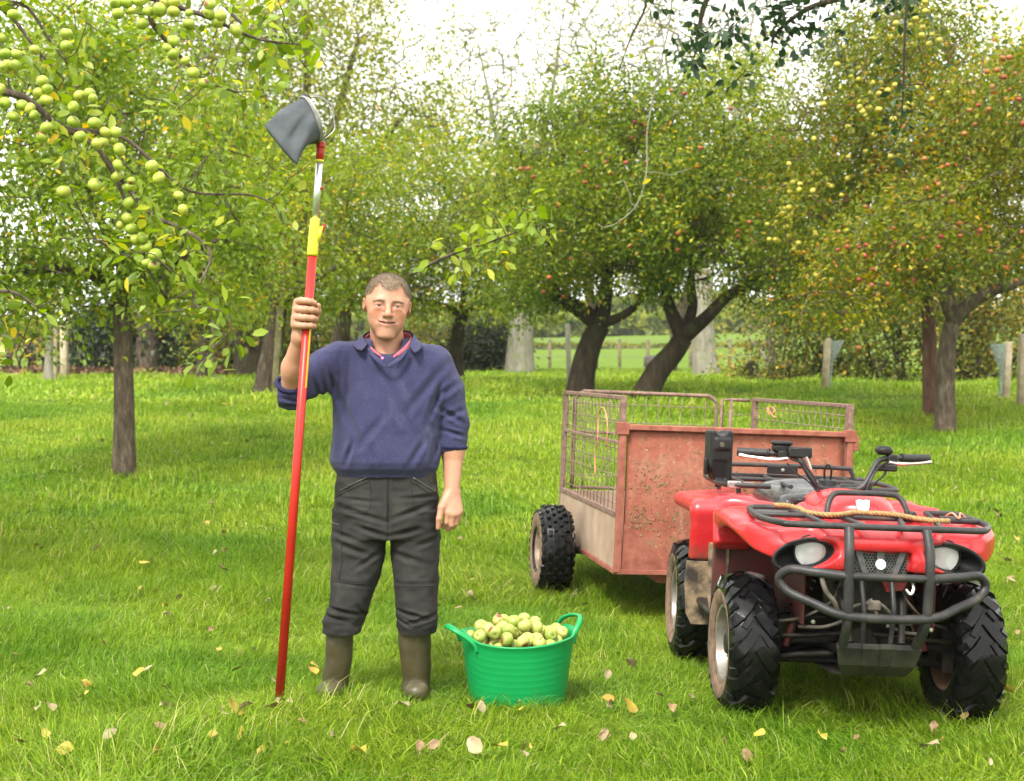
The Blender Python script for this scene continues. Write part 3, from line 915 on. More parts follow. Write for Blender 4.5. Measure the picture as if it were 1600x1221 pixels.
bush('hedge_bush', 'yellow green bush in the hedge at the right edge behind the last stakes', 55, 28, [(1610, 530, 60, 80, 0, 1.1), (1590, 470, 70, 70, .3, 1.1), (1660, 540, 70, 80, 0, 1)], 180, 0.10, LEAF_HEDGE, (0.48, 0.2, 0.06), GH)
bush('hedge_bush', 'tall yellowing bush rising behind the netted stake', 56, 33, [(1290, 440, 80, 60, 0, 1.3), (1370, 420, 80, 60, 0, 1.3), (1240, 400, 60, 60, 0, 1.2)], 160, 0.11, LEAF_HEDGE, (0.42, 0.2, 0.05), GH)
bush('hedge_bush', 'tall yellow leaved bush rising between the right trunks and the edge', 57, 32, [(1540, 430, 70, 60, 0, 1.3), (1610, 410, 70, 70, 0, 1.3), (1480, 420, 60, 60, 0, 1.2)], 160, 0.11, LEAF_HEDGE, (0.5, 0.2, 0.07), GH)
bush('bramble', 'low dark bramble thicket at the foot of the hedge by the pale trunk', 58, 30, [(1180, 588, 50, 16, 0, .6), (1230, 594, 50, 16, 0, .6), (1280, 598, 40, 14, .2, .5)], 90, 0.09, LEAF_HEDGE, (0.30, 0.2, 0.12), GH, 6, per=30, spread=.2, mind=.25)
GL = 'dark trees of the left hedgerow'
for i, (lab, lob, sd, mt, tn, n_) in enumerate((
    ('dark yew in the left hedge between the two pale sapling trunks and the near trunk', [(150, 520, 45, 60, 0, 1.3), (130, 560, 40, 25, 0, 1)], 61, LEAF_DARK, (.4, .2, .03), 110),
    ('dark yew in the left hedge just right of the near trunk', [(245, 530, 45, 55, 0, 1.3), (230, 480, 40, 50, 0, 1.1), (270, 565, 40, 20, -.2, 1)], 62, LEAF_DARK, (.4, .2, .03), 120),
    ('brown green hedge bush between the yew and the leaning trunk', [(345, 545, 45, 40, 0, 1.2), (350, 500, 50, 40, .3, 1.2)], 63, LEAF_HEDGE, (.3, .2, .12), 110),
    ('dull hedge bush behind the raised arm', [(450, 545, 50, 40, 0, 1.2), (470, 505, 50, 40, .3, 1.2), (500, 560, 40, 25, 0, 1)], 64, LEAF_HEDGE, (.33, .2, .08), 120),
    ('leafless brownish thorn bush at the far left by the rail fence', [(45, 540, 40, 35, 0, 1.2), (75, 520, 30, 30, .3, 1)], 65, LEAF_HEDGE, (.7, .2, .4), 90))):
    bush('hedge_bush', lab, sd, 41, lob, n_, 0.17, mt, tn, GL, 7, BARK_DARK, per=(14 if i == 4 else 52), spread=.45, mind=.5)
bush('clipped_hedge', 'dark trimmed round hedge bush left of the thick pale trunk', 66, 46, [(765, 532, 38, 22, 0, 1.4), (738, 548, 24, 18, 0, 1.2), (786, 548, 22, 18, 0, 1.2)], 110, 0.15, LEAF_DARK, (.7, .2, .1), None, 5, per=80, spread=.3, mind=.35, cat='hedge')
bush('hedge_bush', 'brown green hedge behind the man and the dark forked tree', 67, 47, [(650, 545, 50, 32, 0, 1.4), (700, 552, 45, 26, 0, 1.3), (620, 555, 40, 26, 0, 1.2)], 120, 0.17, LEAF_HEDGE, (.42, .2, .12), GL, 5, per=50, spread=.4, mind=.5)

# far clipped hedgerow and woods, each one mass of leaves
def mass(name, label, boxes, L, mat, tint, seed, n):
    rs = np.random.RandomState(seed)
    X = []
    for (px0, px1, d, y0, y1, m) in boxes:
        a, b2 = W(px0, y1, d), W(px1, y0, d)
        k = int(n * m)
        x = rs.uniform(a.x, b2.x, k)
        y = d + rs.uniform(-1.5, 1.5, k)
        top = b2.z + (b2.z - a.z) * 0.28 * vnoise(np.stack([x, y * 0, y * 0], -1), 0.35, seed)
        zz = G(x, y)
        z = zz + (top - zz) * rs.uniform(0, 1, k) ** 0.7
        X.append(np.stack([x, y, z], -1))
    X = np.concatenate(X); nn = len(X)
    LL = L * rs.uniform(.6, 1.3, nn)
    V, F, k = leaf_arrays(X, rand_dirs(nn, rs), rand_dirs(nn, rs) * .8 + [0, -0.4, .5], LL, LL * .75)
    m_, sd, yl = tint
    T = np.clip(rs.normal(m_, sd, nn) + vnoise(X, .4, 4) * .2, 0, 1)
    return tag(ob(name, mesh(name, V, F, mat, True, {'tint': np.repeat(T, k)})), label, None, None, 'stuff')
mass('far_hedgerow', 'long low clipped field hedge far behind the leaning pair', [(690, 1220, 95, 540, 556, 1.0)], 0.34, LEAF_HEDGE, (.3, .15, 0), 71, 7000)
mass('far_woods', 'hazy far woods on the hill across the field', [(300, 1250, 190, 468, 545, 1.0), (520, 1160, 150, 498, 548, .7), (-700, 400, 180, 500, 560, .7), (1150, 2300, 170, 480, 560, .7)], 1.15, LEAF_FAR, (.35, .2, 0), 72, 12000)
# brown litter strip under the left hedge
rs = np.random.RandomState(73)
k = 3800
lx = rs.uniform(-16, -2.2, k); ly = 39.2 + rs.normal(0, .8, k) + 0.02 * lx
lz = G(lx, ly) + rs.uniform(0.02, .22, k)
V, F, kk = leaf_arrays(np.stack([lx, ly, lz], -1), rand_dirs(k, rs), rand_dirs(k, rs) + [0, -.3, .6], np.full(k, .16), np.full(k, .10))
M_DEAD = leafmat('dead_leaf', [(0, (.07, .035, .018)), (.5, (.14, .075, .04)), (1, (.25, .15, .08))], .15, .7)
tag(ob('leaf_litter', mesh('leaf_litter', V, F, M_DEAD, True, {'tint': np.repeat(rs.uniform(0, 1, k), kk)})), 'brown leaf litter along the foot of the left hedge', None, None, 'stuff')

# --- stakes, posts, guards
def post(name, label, cat, px, pyb, pyt, d, w, group=None, lean=0.0, mat=WOOD_POST, guard=None):
    b = W(px, pyb, d); b.z = g(b.x, b.y)
    t = W(px + lean, pyt, d)
    root = thing(name, label, cat, b, group=group)
    h = t.z - b.z
    mb = MB()
    ax = Vector((t.x - b.x, 0, h)).normalized()
    M = Matrix.Translation((0, 0, -.1)) @ Vector((0, 0, 1)).rotation_difference(ax).to_matrix().to_4x4()
    mb.box((-w / 2, -w / 2, 0), (w / 2, w / 2, h + .1), bev=w * .12, M=M)
    mb.obj('post', mat, root)
    if guard:
        gm = MB()
        s_ = guard
        zt, zb = h * .96, h * .50
        prof = [(zb - .45, .03), (zb, .04), (zb + .25, .10), (zt, .13)]
        n = 10
        cx = s_ * (w / 2 + .10)
        for i, (z, r) in enumerate(prof):
            cxx = s_ * (w / 2 + r * .9)
            ring = [(cxx + ax.x * z + r * math.cos(2 * math.pi * k / n), r * math.sin(2 * math.pi * k / n), z) for k in range(n)]
            gm.V += ring
        for i in range(len(prof) - 1):
            for k in range(n):
                l = (k + 1) % n
                gm.F.append((i * n + k, i * n + l, i * n + n + l, i * n + n + k)); gm.M.append(0)
        gm.obj('netting_guard', M_NET, root)
    return root
M_NET = Mat('pale_netting')
M_NET.col((0.30, 0.36, 0.36)); M_NET.set(Roughness=0.6)
_t = M_NET.n('ShaderNodeBsdfTransparent'); _x = M_NET.n('ShaderNodeMixShader'); _x.inputs['Fac'].default_value = 0.55
M_NET.l(M_NET.b.outputs['BSDF'], _x.inputs[1]); M_NET.l(_t.outputs['BSDF'], _x.inputs[2]); M_NET.l(_x.outputs['Shader'], M_NET.o.inputs['Surface'])
M_NET = M_NET.m
GS = 'tree stakes in the orchard'
post('tree_stake', 'pale square stake with netting guard in front of the dark hedge', 'stake', 1288, 601, 529, 25, .11, GS, 5, guard=1)
post('tree_stake', 'pale stake near the right edge with netting guard on its left side', 'stake', 1571, 613, 534, 22.5, .10, GS, 5, guard=-1)
post('tree_stake', 'pale stake at the very right edge of the orchard', 'stake', 1595, 624, 522, 21, .11, GS, 3)
post('tree_stake', 'thin pale stake beside the pale sapling at the far left', 'stake', 86, 597, 492, 30, .07, GS, 1)
post('tree_stake', 'pale stake left of the near trunk, second from the far left sapling', 'stake', 101, 589, 508, 33, .16, GS, -1)
post('tree_stake', 'mossy stake leaning on the small trunk near the far hedge', 'stake', 328, 588, 498, 31.6, .10, GS, 6, WOOD_OLD)
post('tree_stake', 'mossy stake close to the leaning trunk by the raised arm', 'stake', 428, 612, 478, 22.6, .10, GS, 10, WOOD_OLD)
post('tree_stake', 'slender grey stake just left of the leaning pair', 'stake', 890, 598, 506, 26, .09, GS, -3, pmat('grey_stake_wood', (.30, .28, .22), (.42, .40, .34), 8, .9))
# pale sapling trunk beside the left stake
rt = thing('sapling', 'thin pale sapling trunk at the far left', 'tree', (lambda p: (p.x, p.y, g(p.x, p.y)))(W(76, 597, 30)))
G_ = Grow(80); p = W(76, 597, 30); p.z = g(p.x, p.y) - .05
ids = G_.limb([p, W(77, 550, 30), W(80, 500, 30), W(84, 440, 30)], [.12, .09, .08, .05], 'trunk')
G_.reach(blob_points(blobs_px([(80, 420, 60, 50, 0, .9), (40, 460, 40, 30, 0, .8)], 30), 60, G_.rs, .2, .25), eligible=ids[-6:])
G_.radii(.007).wood(rt, BARK_PALE, Vector(rt.location)); G_.leaves(30, .25, .12, .6, (.55, .2, .12), Vector(rt.location))
ob('foliage', mesh('foliage', G_.LV, G_.LF, LEAF_GREEN, True, {'tint': G_.LT}), rt)

# fence across the field behind, rail fence on the left
def fence(name, label, posts, hgt, wires, rails=None, d=60, mat=WOOD_OLD, w=.13):
    p0 = W(posts[0], 575, d); z0 = g(p0.x, d)
    root = thing(name, label, 'fence', (p0.x, d, z0))
    top = []
    for px in posts:
        p = W(px, 575, d); z = g(p.x, p.y)
        mb = MB(); mb.box((-w / 2, -w / 2, -.2), (w / 2, w / 2, hgt), bev=w * .1)
        mb.obj('fence_post', mat, root, loc=(p.x - p0.x, 0, z - z0))
        top.append(Vector((p.x - p0.x, 0, z - z0)))
    for f in wires:
        mb = MB()
        mb.tube([t + Vector((0, -.08, hgt * f)) for t in top], .009, 4)
        mb.obj('wire', MET_GREY, root)
    for f in (rails or []):
        for a, b2 in zip(top[:-1], top[1:]):
            mb = MB(); mb.tube([a + Vector((0, -w / 2 - .03, hgt * f)), b2 + Vector((0, -w / 2 - .03, hgt * f))], .055, 4, flat=.5)
            mb.obj('rail', mat, root)
    return root
MET_GREY = pmat('dull_wire_metal', (.18, .17, .16), (.3, .28, .26), 30, .5, .8)
fence('field_fence', 'post and wire fence along the far field behind the leaning pair', [735, 800, 859, 968, 1012, 1056, 1079, 1140, 1200], 1.15, (.95, .7, .4), d=56)
fence('rail_fence', 'dark wooden rail fence at the far left edge of the orchard', [-160, -90, -20, 15, 48, 110, 180], 1.0, (), (.9, .55, .25), d=43, mat=pmat('dark_rail_wood', (.03, .025, .02), (.08, .06, .045), 8, .9), w=.14)
# low stone trough / gate block by the fence
rt = thing('field_trough', 'small dark trough beside the fence post near the leaning tree', 'trough', (lambda p: (p.x, p.y, g(p.x, p.y)))(W(1022, 560, 54)))
mb = MB(); mb.box((-.38, -.25, .1), (.38, .25, .5), bev=.03); mb.box((-.3, -.18, .44), (.3, .18, .53)); mb.obj('basin', pmat('dark_stone', (.07, .06, .05), (.16, .14, .12), 10, .9), rt)
mb = MB(); mb.box((-.34, -.2, -.1), (.34, .2, .098)); mb.obj('foot_block', pmat('dark_stone_foot', (.07, .06, .05), (.16, .14, .12), 10, .9), rt)
# ------------------------------------------------------------------ implicit surfaces meshed by surface nets
class Imp:
    def __init__(s): s.ops = []
    def put(s, fn, c, r, k=0.0, mode='u'):
        s.ops.append((fn, np.array(c, np.float32), float(r), k, mode)); return s
    def cone(s, a, b, ra, rb, k=0.01, mode='u', flat=None):
        a = np.array(a, np.float32); b = np.array(b, np.float32)
        ba = b - a; L = float(np.linalg.norm(ba)); inv = 1.0 / max(L * L, 1e-9)
        if flat is None:
            def fn(P):
                pa = P - a
                h = np.clip(pa @ ba * inv, 0, 1)
                return np.linalg.norm(pa - h[:, None] * ba, axis=1) - (ra + (rb - ra) * h)
        else:
            ax, f = np.array(flat[0], np.float32), flat[1]      # squash along an axis
            ax = ax / np.linalg.norm(ax)
            def fn(P):
                pa = P - a
                h = np.clip(pa @ ba * inv, 0, 1)
                q = pa - h[:, None] * ba
                q = q + (q @ ax)[:, None] * ax * (1 / f - 1)
                return (np.linalg.norm(q, axis=1) - (ra + (rb - ra) * h)) * min(1, f)
        return s.put(fn, (a + b) / 2, L / 2 + max(ra, rb), k, mode)
    def ell(s, c, r, k=0.01, mode='u', rot=None):
        c = np.array(c, np.float32); r = np.array(r, np.float32)
        Rm = None if rot is None else np.array(Euler(rot).to_matrix(), np.float32)
        mr = float(r.min())
        def fn(P):
            q = P - c
            if Rm is not None: q = q @ Rm
            k0 = np.linalg.norm(q / r, axis=1)
            k1 = np.linalg.norm(q / (r * r), axis=1)
            return k0 * (k0 - 1.0) / np.maximum(k1, 1e-6)
        return s.put(fn, c, float(r.max()), k, mode)
    def box(s, c, h, rnd=0.004, k=0.005, mode='u', rot=None):
        c = np.array(c, np.float32); h = np.array(h, np.float32)
        Rm = None if rot is None else np.array(Euler(rot).to_matrix(), np.float32)
        def fn(P):
            q = P - c
            if Rm is not None: q = q @ Rm
            q = np.abs(q) - h + rnd
            return np.linalg.norm(np.maximum(q, 0), axis=1) + np.minimum(q.max(1), 0) - rnd
        return s.put(fn, c, float(np.linalg.norm(h)), k, mode)
    def free(s, fn, c, r, k=0.01, mode='u'): return s.put(fn, c, r, k, mode)
    def disp(s, fn): s.dispfn = fn; return s
    def eval(s, P, cull=True):
        D = np.full(len(P), 1.0, np.float32)
        for fn, c, r, k, mode in s.ops:
            if cull:
                m = np.linalg.norm(P - c, axis=1) < r + k + s.cullr
                if not m.any(): continue
                if mode == 'i': m[:] = True
            else: m = np.ones(len(P), bool)
            d = fn(P[m]).astype(np.float32)
            o = D[m]
            if mode == 'u':
                if k > 0:
                    h = np.maximum(k - np.abs(o - d), 0) / k
                    D[m] = np.minimum(o, d) - h * h * k * 0.25
                else: D[m] = np.minimum(o, d)
            else:
                e = -d if mode == 's' else d
                if k > 0:
                    h = np.maximum(k - np.abs(o - e), 0) / k
                    D[m] = np.maximum(o, e) + h * h * k * 0.25
                else: D[m] = np.maximum(o, e)
        f = getattr(s, 'dispfn', None)
        if f is not None:
            m = np.abs(D) < 0.06
            if m.any(): D[m] += f(P[m])
        return D
    def build(s, lo, hi, h, B=10):
        lo = np.array(lo, np.float32)
        nb = np.ceil((np.array(hi) - lo) / (h * B)).astype(int)
        N = nb * B + 1
        s.cullr = 0.08
        gi = np.stack(np.meshgrid(*[np.arange(k) for k in nb], indexing='ij'), -1).reshape(-1, 3)
        cen = lo + (gi + 0.5) * B * h
        s.cullr = 0.5
        dc = s.eval(cen.astype(np.float32))
        s.cullr = 0.05
        half = B * h * 0.5 * 1.7320508
        act = np.abs(dc) < half * 1.5 + 0.012
        D = np.ones(N, np.float32)
        ins = gi[(~act) & (dc < 0)]
        for b in ins: D[b[0] * B:(b[0] + 1) * B + 1, b[1] * B:(b[1] + 1) * B + 1, b[2] * B:(b[2] + 1) * B + 1] = -1
        loc = np.stack(np.meshgrid(*[np.arange(B + 1)] * 3, indexing='ij'), -1).reshape(-1, 3)
        ab = gi[act]
        for i in range(0, len(ab), 60):
            ch = ab[i:i + 60]
            idx = (ch[:, None, :] * B + loc[None]).reshape(-1, 3)
            v = s.eval((lo + idx * h).astype(np.float32))
            D[idx[:, 0], idx[:, 1], idx[:, 2]] = v
        return surface_nets(D, lo, h)

def surface_nets(D, lo, h):
    S = D < 0
    sh = np.array(D.shape)
    cn = np.zeros(sh - 1, np.uint8)
    for a in (0, 1):
        for b in (0, 1):
            for c in (0, 1):
                cn += S[a:sh[0] - 1 + a, b:sh[1] - 1 + b, c:sh[2] - 1 + c]
    cells = np.argwhere((cn > 0) & (cn < 8))
    key = (cells[:, 0] * sh[1] + cells[:, 1]) * sh[2] + cells[:, 2]
    corners = [(a, b, c) for a in (0, 1) for b in (0, 1) for c in (0, 1)]
    val = np.stack([D[cells[:, 0] + a, cells[:, 1] + b, cells[:, 2] + c] for a, b, c in corners], 1)
    acc = np.zeros((len(cells), 3)); cnt = np.zeros(len(cells))
    for i, ci in enumerate(corners):
        for j, cj in enumerate(corners):
            if j <= i or sum(abs(p - q) for p, q in zip(ci, cj)) != 1: continue
            a, b = val[:, i], val[:, j]
            m = (a < 0) != (b < 0)
            t = np.where(m, a / np.where(m, a - b, 1), 0)
            acc += m[:, None] * (np.array(ci) + t[:, None] * (np.array(cj) - np.array(ci)))
            cnt += m
    V = lo + (cells + acc / cnt[:, None]) * h
    quads = []
    for ax in range(3):
        u, w = (ax + 1) % 3, (ax + 2) % 3
        s0 = [slice(None)] * 3; s1 = [slice(None)] * 3
        s0[ax] = slice(0, -1); s1[ax] = slice(1, None)
        A, Bb = S[tuple(s0)], S[tuple(s1)]
        e = np.argwhere(A != Bb)
        e = e[(e[:, u] > 0) & (e[:, w] > 0) & (e[:, u] < sh[u] - 1) & (e[:, w] < sh[w] - 1)]
        fl = A[e[:, 0], e[:, 1], e[:, 2]]
        q = []
        for du, dw in ((-1, -1), (0, -1), (0, 0), (-1, 0)):
            c = e.copy(); c[:, u] += du; c[:, w] += dw
            q.append(np.searchsorted(key, (c[:, 0] * sh[1] + c[:, 1]) * sh[2] + c[:, 2]))
        q = np.stack(q, 1)
        q[~fl] = q[~fl][:, ::-1]
        quads.append(q)
    return V.astype(np.float32), np.concatenate(quads)

def smooth_verts(V, F, it=1, lam=0.5):
    V = V.copy()
    E = np.concatenate([F[:, [0, 1]], F[:, [1, 2]], F[:, [2, 3]], F[:, [3, 0]]])
    for _ in range(it):
        A = np.zeros_like(V); c = np.zeros(len(V))
        for k in range(3):
            A[:, k] = np.bincount(E[:, 0], V[E[:, 1], k], len(V)) + np.bincount(E[:, 1], V[E[:, 0], k], len(V))
        c = np.bincount(E[:, 0], None, len(V)) + np.bincount(E[:, 1], None, len(V))
        V = V * (1 - lam) + lam * (A / np.maximum(c, 1)[:, None]).astype(np.float32)
    return V

# ------------------------------------------------------------------ the man
MS = 367.0
pb = W(607, 1092, 6.05)
def mp(px, py, y=0.0): return np.array(W(px, py, 6.05 + y) - pb)
man = thing('person', 'stocky fair haired man in navy sweatshirt and wellington boots gripping the red pole', 'person', (pb.x, pb.y, pb.z))

HC = mp(605, 476.5, -0.035)                 # middle of the head
HR = Euler((R(4), R(4.5), R(8))).to_matrix()     # nod, roll, turn
HSC = 1.15
HV = np.array([1.215, 1.17, 1.075])       # broad, short head
def hp(x, y, z): return HC + np.array(HR @ Vector((x * HV[0], y * HV[1], z * HV[2])))
HRot = HR.to_euler()

body = Imp()
def hell(x, y, z, rx, ry, rz, k, mode='u', rot=None):
    rr = HR if rot is None else HR @ Euler(rot).to_matrix()
    body.ell(hp(x, y, z), np.array([rx, ry, rz]) * HV, k, mode, rr.to_euler())
def hcone(a, b, ra, rb, k, mode='u'): body.cone(hp(*a), hp(*b), ra * HSC, rb * HSC, k, mode)
# neck and trunk
body.cone(mp(606, 560, .045), hp(0, .028, -.06), .073, .068, .02)
body.cone(mp(540, 572, .03), mp(672, 572, .03), .06, .06, .05)
body.cone(mp(606, 532, -.005), mp(605, 566, -.035), .058, .050, .03)
body.ell(mp(605, 610, .0), (.165, .10, .15), .05)
body.ell(mp(605, 690, .0), (.16, .115, .17), .05)
body.ell(mp(605, 760, .01), (.155, .11, .12), .05)
# head
hell(0, .012, .034, .0775, .097, .086, 0)
hell(0, -.026, -.040, .0615, .064, .079, .03)
for sx in (-1, 1):
    hcone((sx * .048, .000, -.046), (sx * .011, -.066, -.101), .0150, .0165, .034)
    hell(sx * .040, -.060, -.030, .024, .024, .021, .024)       # cheek
    hell(sx * .040, -.052, -.064, .017, .022, .022, .028)       # jowl
    hell(sx * .060, -.03, .005, .012, .03, .03, .025)
hcone((-.038, -.0775, .0165), (.038, -.0775, .0165), .0095, .0095, .026)  # brow
for sx in (-1, 1):
    hell(sx * .032, -.0945, -.002, .018, .012, .0100, .016, 's')         # eye hollow
    hell(sx * .032, -.0765, -.0015, .0152, .0130, .0128, .006)          # lids round the eyeball
    hell(sx * .032, -.0905, -.0026, .0135, .011, .0043, .0025, 's')      # slit
    hell(sx * .031, -.0815, -.0165, .016, .008, .0050, .014)            # bag under the eye
hcone((0, -.086, .010), (0, -.1115, -.034), .0078, .0125, .011)         # nose
for sx in (-1, 1):
    hell(sx * .0135, -.0985, -.0385, .0092, .011, .0082, .006)
    hell(sx * .0075, -.1065, -.0462, .0042, .006, .0036, .003, 's')
hell(0, -.083, -.062, .032, .017, .022, .016)                            # muzzle
hcone((-.025, -.0885, -.0625), (0, -.0985, -.0615), .0042, .0058, .006)
hcone((.025, -.0885, -.0625), (0, -.0985, -.0615), .0042, .0058, .006)
hcone((-.021, -.0885, -.0735), (0, -.0955, -.0765), .0048, .0068, .006)
hcone((.021, -.0885, -.0735), (0, -.0955, -.0765), .0048, .0068, .006)
hell(0, -.050, -.082, .041, .036, .032, .03)
hell(0, -.083, -.102, .020, .017, .0170, .016)                           # chin
hell(0, -.070, -.122, .030, .030, .012, .02)
for sx in (-1, 1):                                                       # mouth gap, corners up, and smile folds
    hcone((0, -.1005, -.0690), (sx * .016, -.0975, -.0680), .0038, .0036, .0015, 's')
    hcone((sx * .016, -.0975, -.0680), (sx * .029, -.0875, -.0630), .0036, .0016, .002, 's')
    hcone((sx * .021, -.0975, -.040), (sx * .036, -.0855, -.062), .0026, .0024, .010, 's')
for sx in (-1, 1):
    hell(sx * .0775, .012, -.008, .0080, .018, .029, .006, 'u', (0, R(sx * 8), R(sx * 22)))
    hell(sx * .0835, .004, -.004, .0055, .0095, .018, .004, 's', (0, R(sx * 8), R(sx * 22)))
# raised right arm (picture left) and hand round the pole
sh_r, el_r, wr_r = mp(522, 566, .01), mp(449, 612, -.12), mp(470, 527, -.265)
body.cone(sh_r, el_r, .050, .046, .03)
body.cone(el_r, el_r * .55 + wr_r * .45, .047, .0465, .02)
body.cone(el_r * .6 + wr_r * .4, wr_r, .0475, .0325, .02)
PD = 5.77                                  # the pole's distance at the hand
POLE_B, POLE_T = None, None
def pole_at(py):
    """pole axis in man coordinates at a photo row"""
    t = (1100 - py) / (1100 - 228)
    return mp(436 + (501 - 436) * t, py, -.33 + .045 * t)
pc = pole_at(493)
ax = pole_at(400) - pole_at(600); ax = ax / np.linalg.norm(ax)
e1 = np.array([1, 0, 0]) - ax * ax[0]; e1 /= np.linalg.norm(e1)      # to picture right
e2 = np.cross(e1, ax)
if e2[1] > 0: e2 = -e2                                                # towards the camera
def ph(a, r, hgt): return pc + ax * hgt + (e1 * math.cos(a) + e2 * math.sin(a)) * r     # round the pole
prad = .019
palm = ph(R(215), .040, -.01)
body.cone(wr_r, palm - ax * .008, .031, .033, .02)
body.cone(ph(R(190), .045, .040), ph(R(190), .047, -.040), .0215, .0225, .015)
body.cone(ph(R(225), .036, .030), ph(R(225), .036, -.035), .020, .022, .015)
body.cone(wr_r, ph(R(235), .034, -.045), .030, .026, .02)
for i, (hh, r, tl) in enumerate(((.052, .0140, 62), (.021, .0152, 40), (-.011, .0150, 34), (-.041, .0134, 42))):
    dz = [.004, 0, -.001, -.003][i]
    A = [ph(R(184), .049, hh), ph(R(140), prad + r * 1.06 + .004, hh + dz), ph(R(100), prad + r * .98, hh + dz), ph(R(tl + 14), prad + r * .95, hh + dz * .5), ph(R(tl - 22), prad + r * .90, hh - .002)]
    for j in range(4):
        body.cone(A[j], A[j + 1], r * (1.06 - .05 * j), r * (1.01 - .05 * j), .004)
T_ = [ph(R(250), .036, -.045), ph(R(300), .042, -.010), ph(R(338), .040, .020), ph(R(352), .0385, .043)]
for j in range(3): body.cone(T_[j], T_[j + 1], [.020, .0155, .0128][j], [.016, .0128, .0105][j], .006)
# hanging left arm (picture right)
sh_l, el_l, wr_l = mp(684, 572, .015), mp(709, 665, .03), mp(706, 768, -.045)
body.cone(sh_l, el_l, .050, .044, .03)
body.cone(el_l, el_l * .62 + wr_l * .38, .044, .0485, .02)
body.cone(el_l * .66 + wr_l * .34, wr_l, .0485, .032, .02, flat=((.25, 1, 0), .86))
# hand: back towards the camera and outwards
kn = [mp(699, 801, -.086), mp(706.5, 804, -.083), mp(713, 803, -.072), mp(718, 799, -.056)]
for i, k_ in enumerate(kn):
    body.cone(wr_l + np.array([(-.012 + .009 * i), -.004 + .004 * i, -.012]), k_, .0195, .0160, .018)
fl = [.040, .044, .041, .033]
for i, k_ in enumerate(kn):
    r = [.0128, .0130, .0122, .0108][i]
    d1 = np.array([-.10, .02 + .05 * i, -1.0]); d1 /= np.linalg.norm(d1)
    p1 = k_ + d1 * fl[i] * 1.02
    d2 = np.array([-.42, .55, -.62]); d2 /= np.linalg.norm(d2)
    p2 = p1 + d2 * fl[i] * .66
    d3 = np.array([-.45, .85, .25]); d3 /= np.linalg.norm(d3)
    p3 = p2 + d3 * fl[i] * .45
    body.cone(k_, p1, r * 1.16, r, .006); body.cone(p1, p2, r, r * .92, .004); body.cone(p2, p3, r * .92, r * .8, .004)
t0 = mp(698, 777, -.062); t1 = mp(690, 793, -.095); t2 = mp(686, 811, -.108); t3 = mp(684.5, 825, -.104)
body.cone(t0, t1, .0195, .0165, .014); body.cone(t1, t2, .0150, .0128, .006); body.cone(t2, t3, .0125, .0098, .004)

bV, bF = body.build(mp(425, 852, -.42), mp(735, 415, .24) + [0, 0, .02], 0.0031)
# soften the broad planes of the head, keep eyes, nose, mouth and ears crisp
_q = (bV - HC) @ np.array(HR) / HV
_m = (_q[:, 2] > -.20) & (np.abs(bV[:, 0] - HC[0]) < .14)
_keep = np.zeros(len(bV))
for _c, _r in (((.032, -.09, -.002), (.024, .03, .017)), ((-.032, -.09, -.002), (.024, .03, .017)), ((0, -.10, -.028), (.020, .03, .028)), ((0, -.095, -.069), (.036, .03, .017)), ((.08, .012, -.008), (.020, .035, .040)), ((-.08, .012, -.008), (.020, .035, .040))):
    _keep = np.maximum(_keep, np.exp(-np.sum(((_q - np.array(_c)) / np.array(_r)) ** 4, 1)))
_w = (_m * (1 - _keep))[:, None].astype(np.float32)
_S = smooth_verts(bV, bF, 26, .6)
bV = bV * (1 - _w) + _S * _w
# colour of the skin: lips, cheeks, ears and a shadow of beard are real colour; eye and mouth shade is painted in
q = (bV - HC) @ np.array(HR) / HV
def near(x, y, z, r): return np.exp(-(((q[:, 0] - x) / r[0]) ** 2 + ((q[:, 1] - y) / r[1]) ** 2 + ((q[:, 2] - z) / r[2]) ** 2))
base = np.tile(np.array([.41, .200, .126]), (len(bV), 1))
def tint(mk, c): 
    global base
    base = base * (1 - mk[:, None]) + np.array(c) * mk[:, None]
for sx in (-1, 1):
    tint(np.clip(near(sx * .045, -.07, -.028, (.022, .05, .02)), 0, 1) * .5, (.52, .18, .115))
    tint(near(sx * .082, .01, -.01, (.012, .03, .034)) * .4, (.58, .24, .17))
    tint(np.clip(near(sx * .032, -.09, -.006, (.020, .03, .014)), 0, 1) * .55, (.22, .095, .062))  # brow shade painted into the skin round the eyes
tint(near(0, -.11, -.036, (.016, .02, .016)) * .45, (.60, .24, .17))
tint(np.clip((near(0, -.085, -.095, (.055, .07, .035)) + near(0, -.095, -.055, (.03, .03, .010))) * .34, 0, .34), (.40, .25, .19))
lip = np.zeros(len(bV))
for sx in (-1, 1):
    for t in np.linspace(0, 1, 6):
        lip = np.maximum(lip, near(sx * .024 * t, -.096 + .008 * t, -.0625 + .001 * t, (.005, .012, .0033)))
        lip = np.maximum(lip, near(sx * .020 * t, -.094 + .006 * t, -.0760 + .0025 * t, (.005, .012, .0042)))
tint(np.clip(lip * 1.2, 0, 1) * .75, (.34, .10, .085))
gapm = np.zeros(len(bV))
for sx in (-1, 1):
    for t in np.linspace(0, 1, 8): gapm = np.maximum(gapm, near(sx * .028 * t, -.098 + .010 * t * t, -.0690 + .006 * t * t, (.004, .012, .0026)))
tint(np.clip(gapm * 1.3, 0, 1) * .85, (.09, .025, .02))  # shade in the mouth gap painted into the skin colour
zone_ = (bV[:, 2] < mp(0, 640)[2]) | (bV[:, 0] < mp(520, 0)[0])          # arms: a little paler, ruddy knuckles
tint(zone_ * .22, (.46, .26, .175))
kn_all = kn + [ph(R(140), .035, h_) for h_ in (.05, .02, -.012, -.042)]
kk_ = np.zeros(len(bV))
for k_ in kn_all: kk_ = np.maximum(kk_, np.exp(-np.sum((bV - k_) ** 2, 1) / .016 ** 2))
tint(kk_ * .35, (.60, .27, .19))
mot = vnoise(bV, 60, 2) * .05 + vnoise(bV, 170, 3) * .035
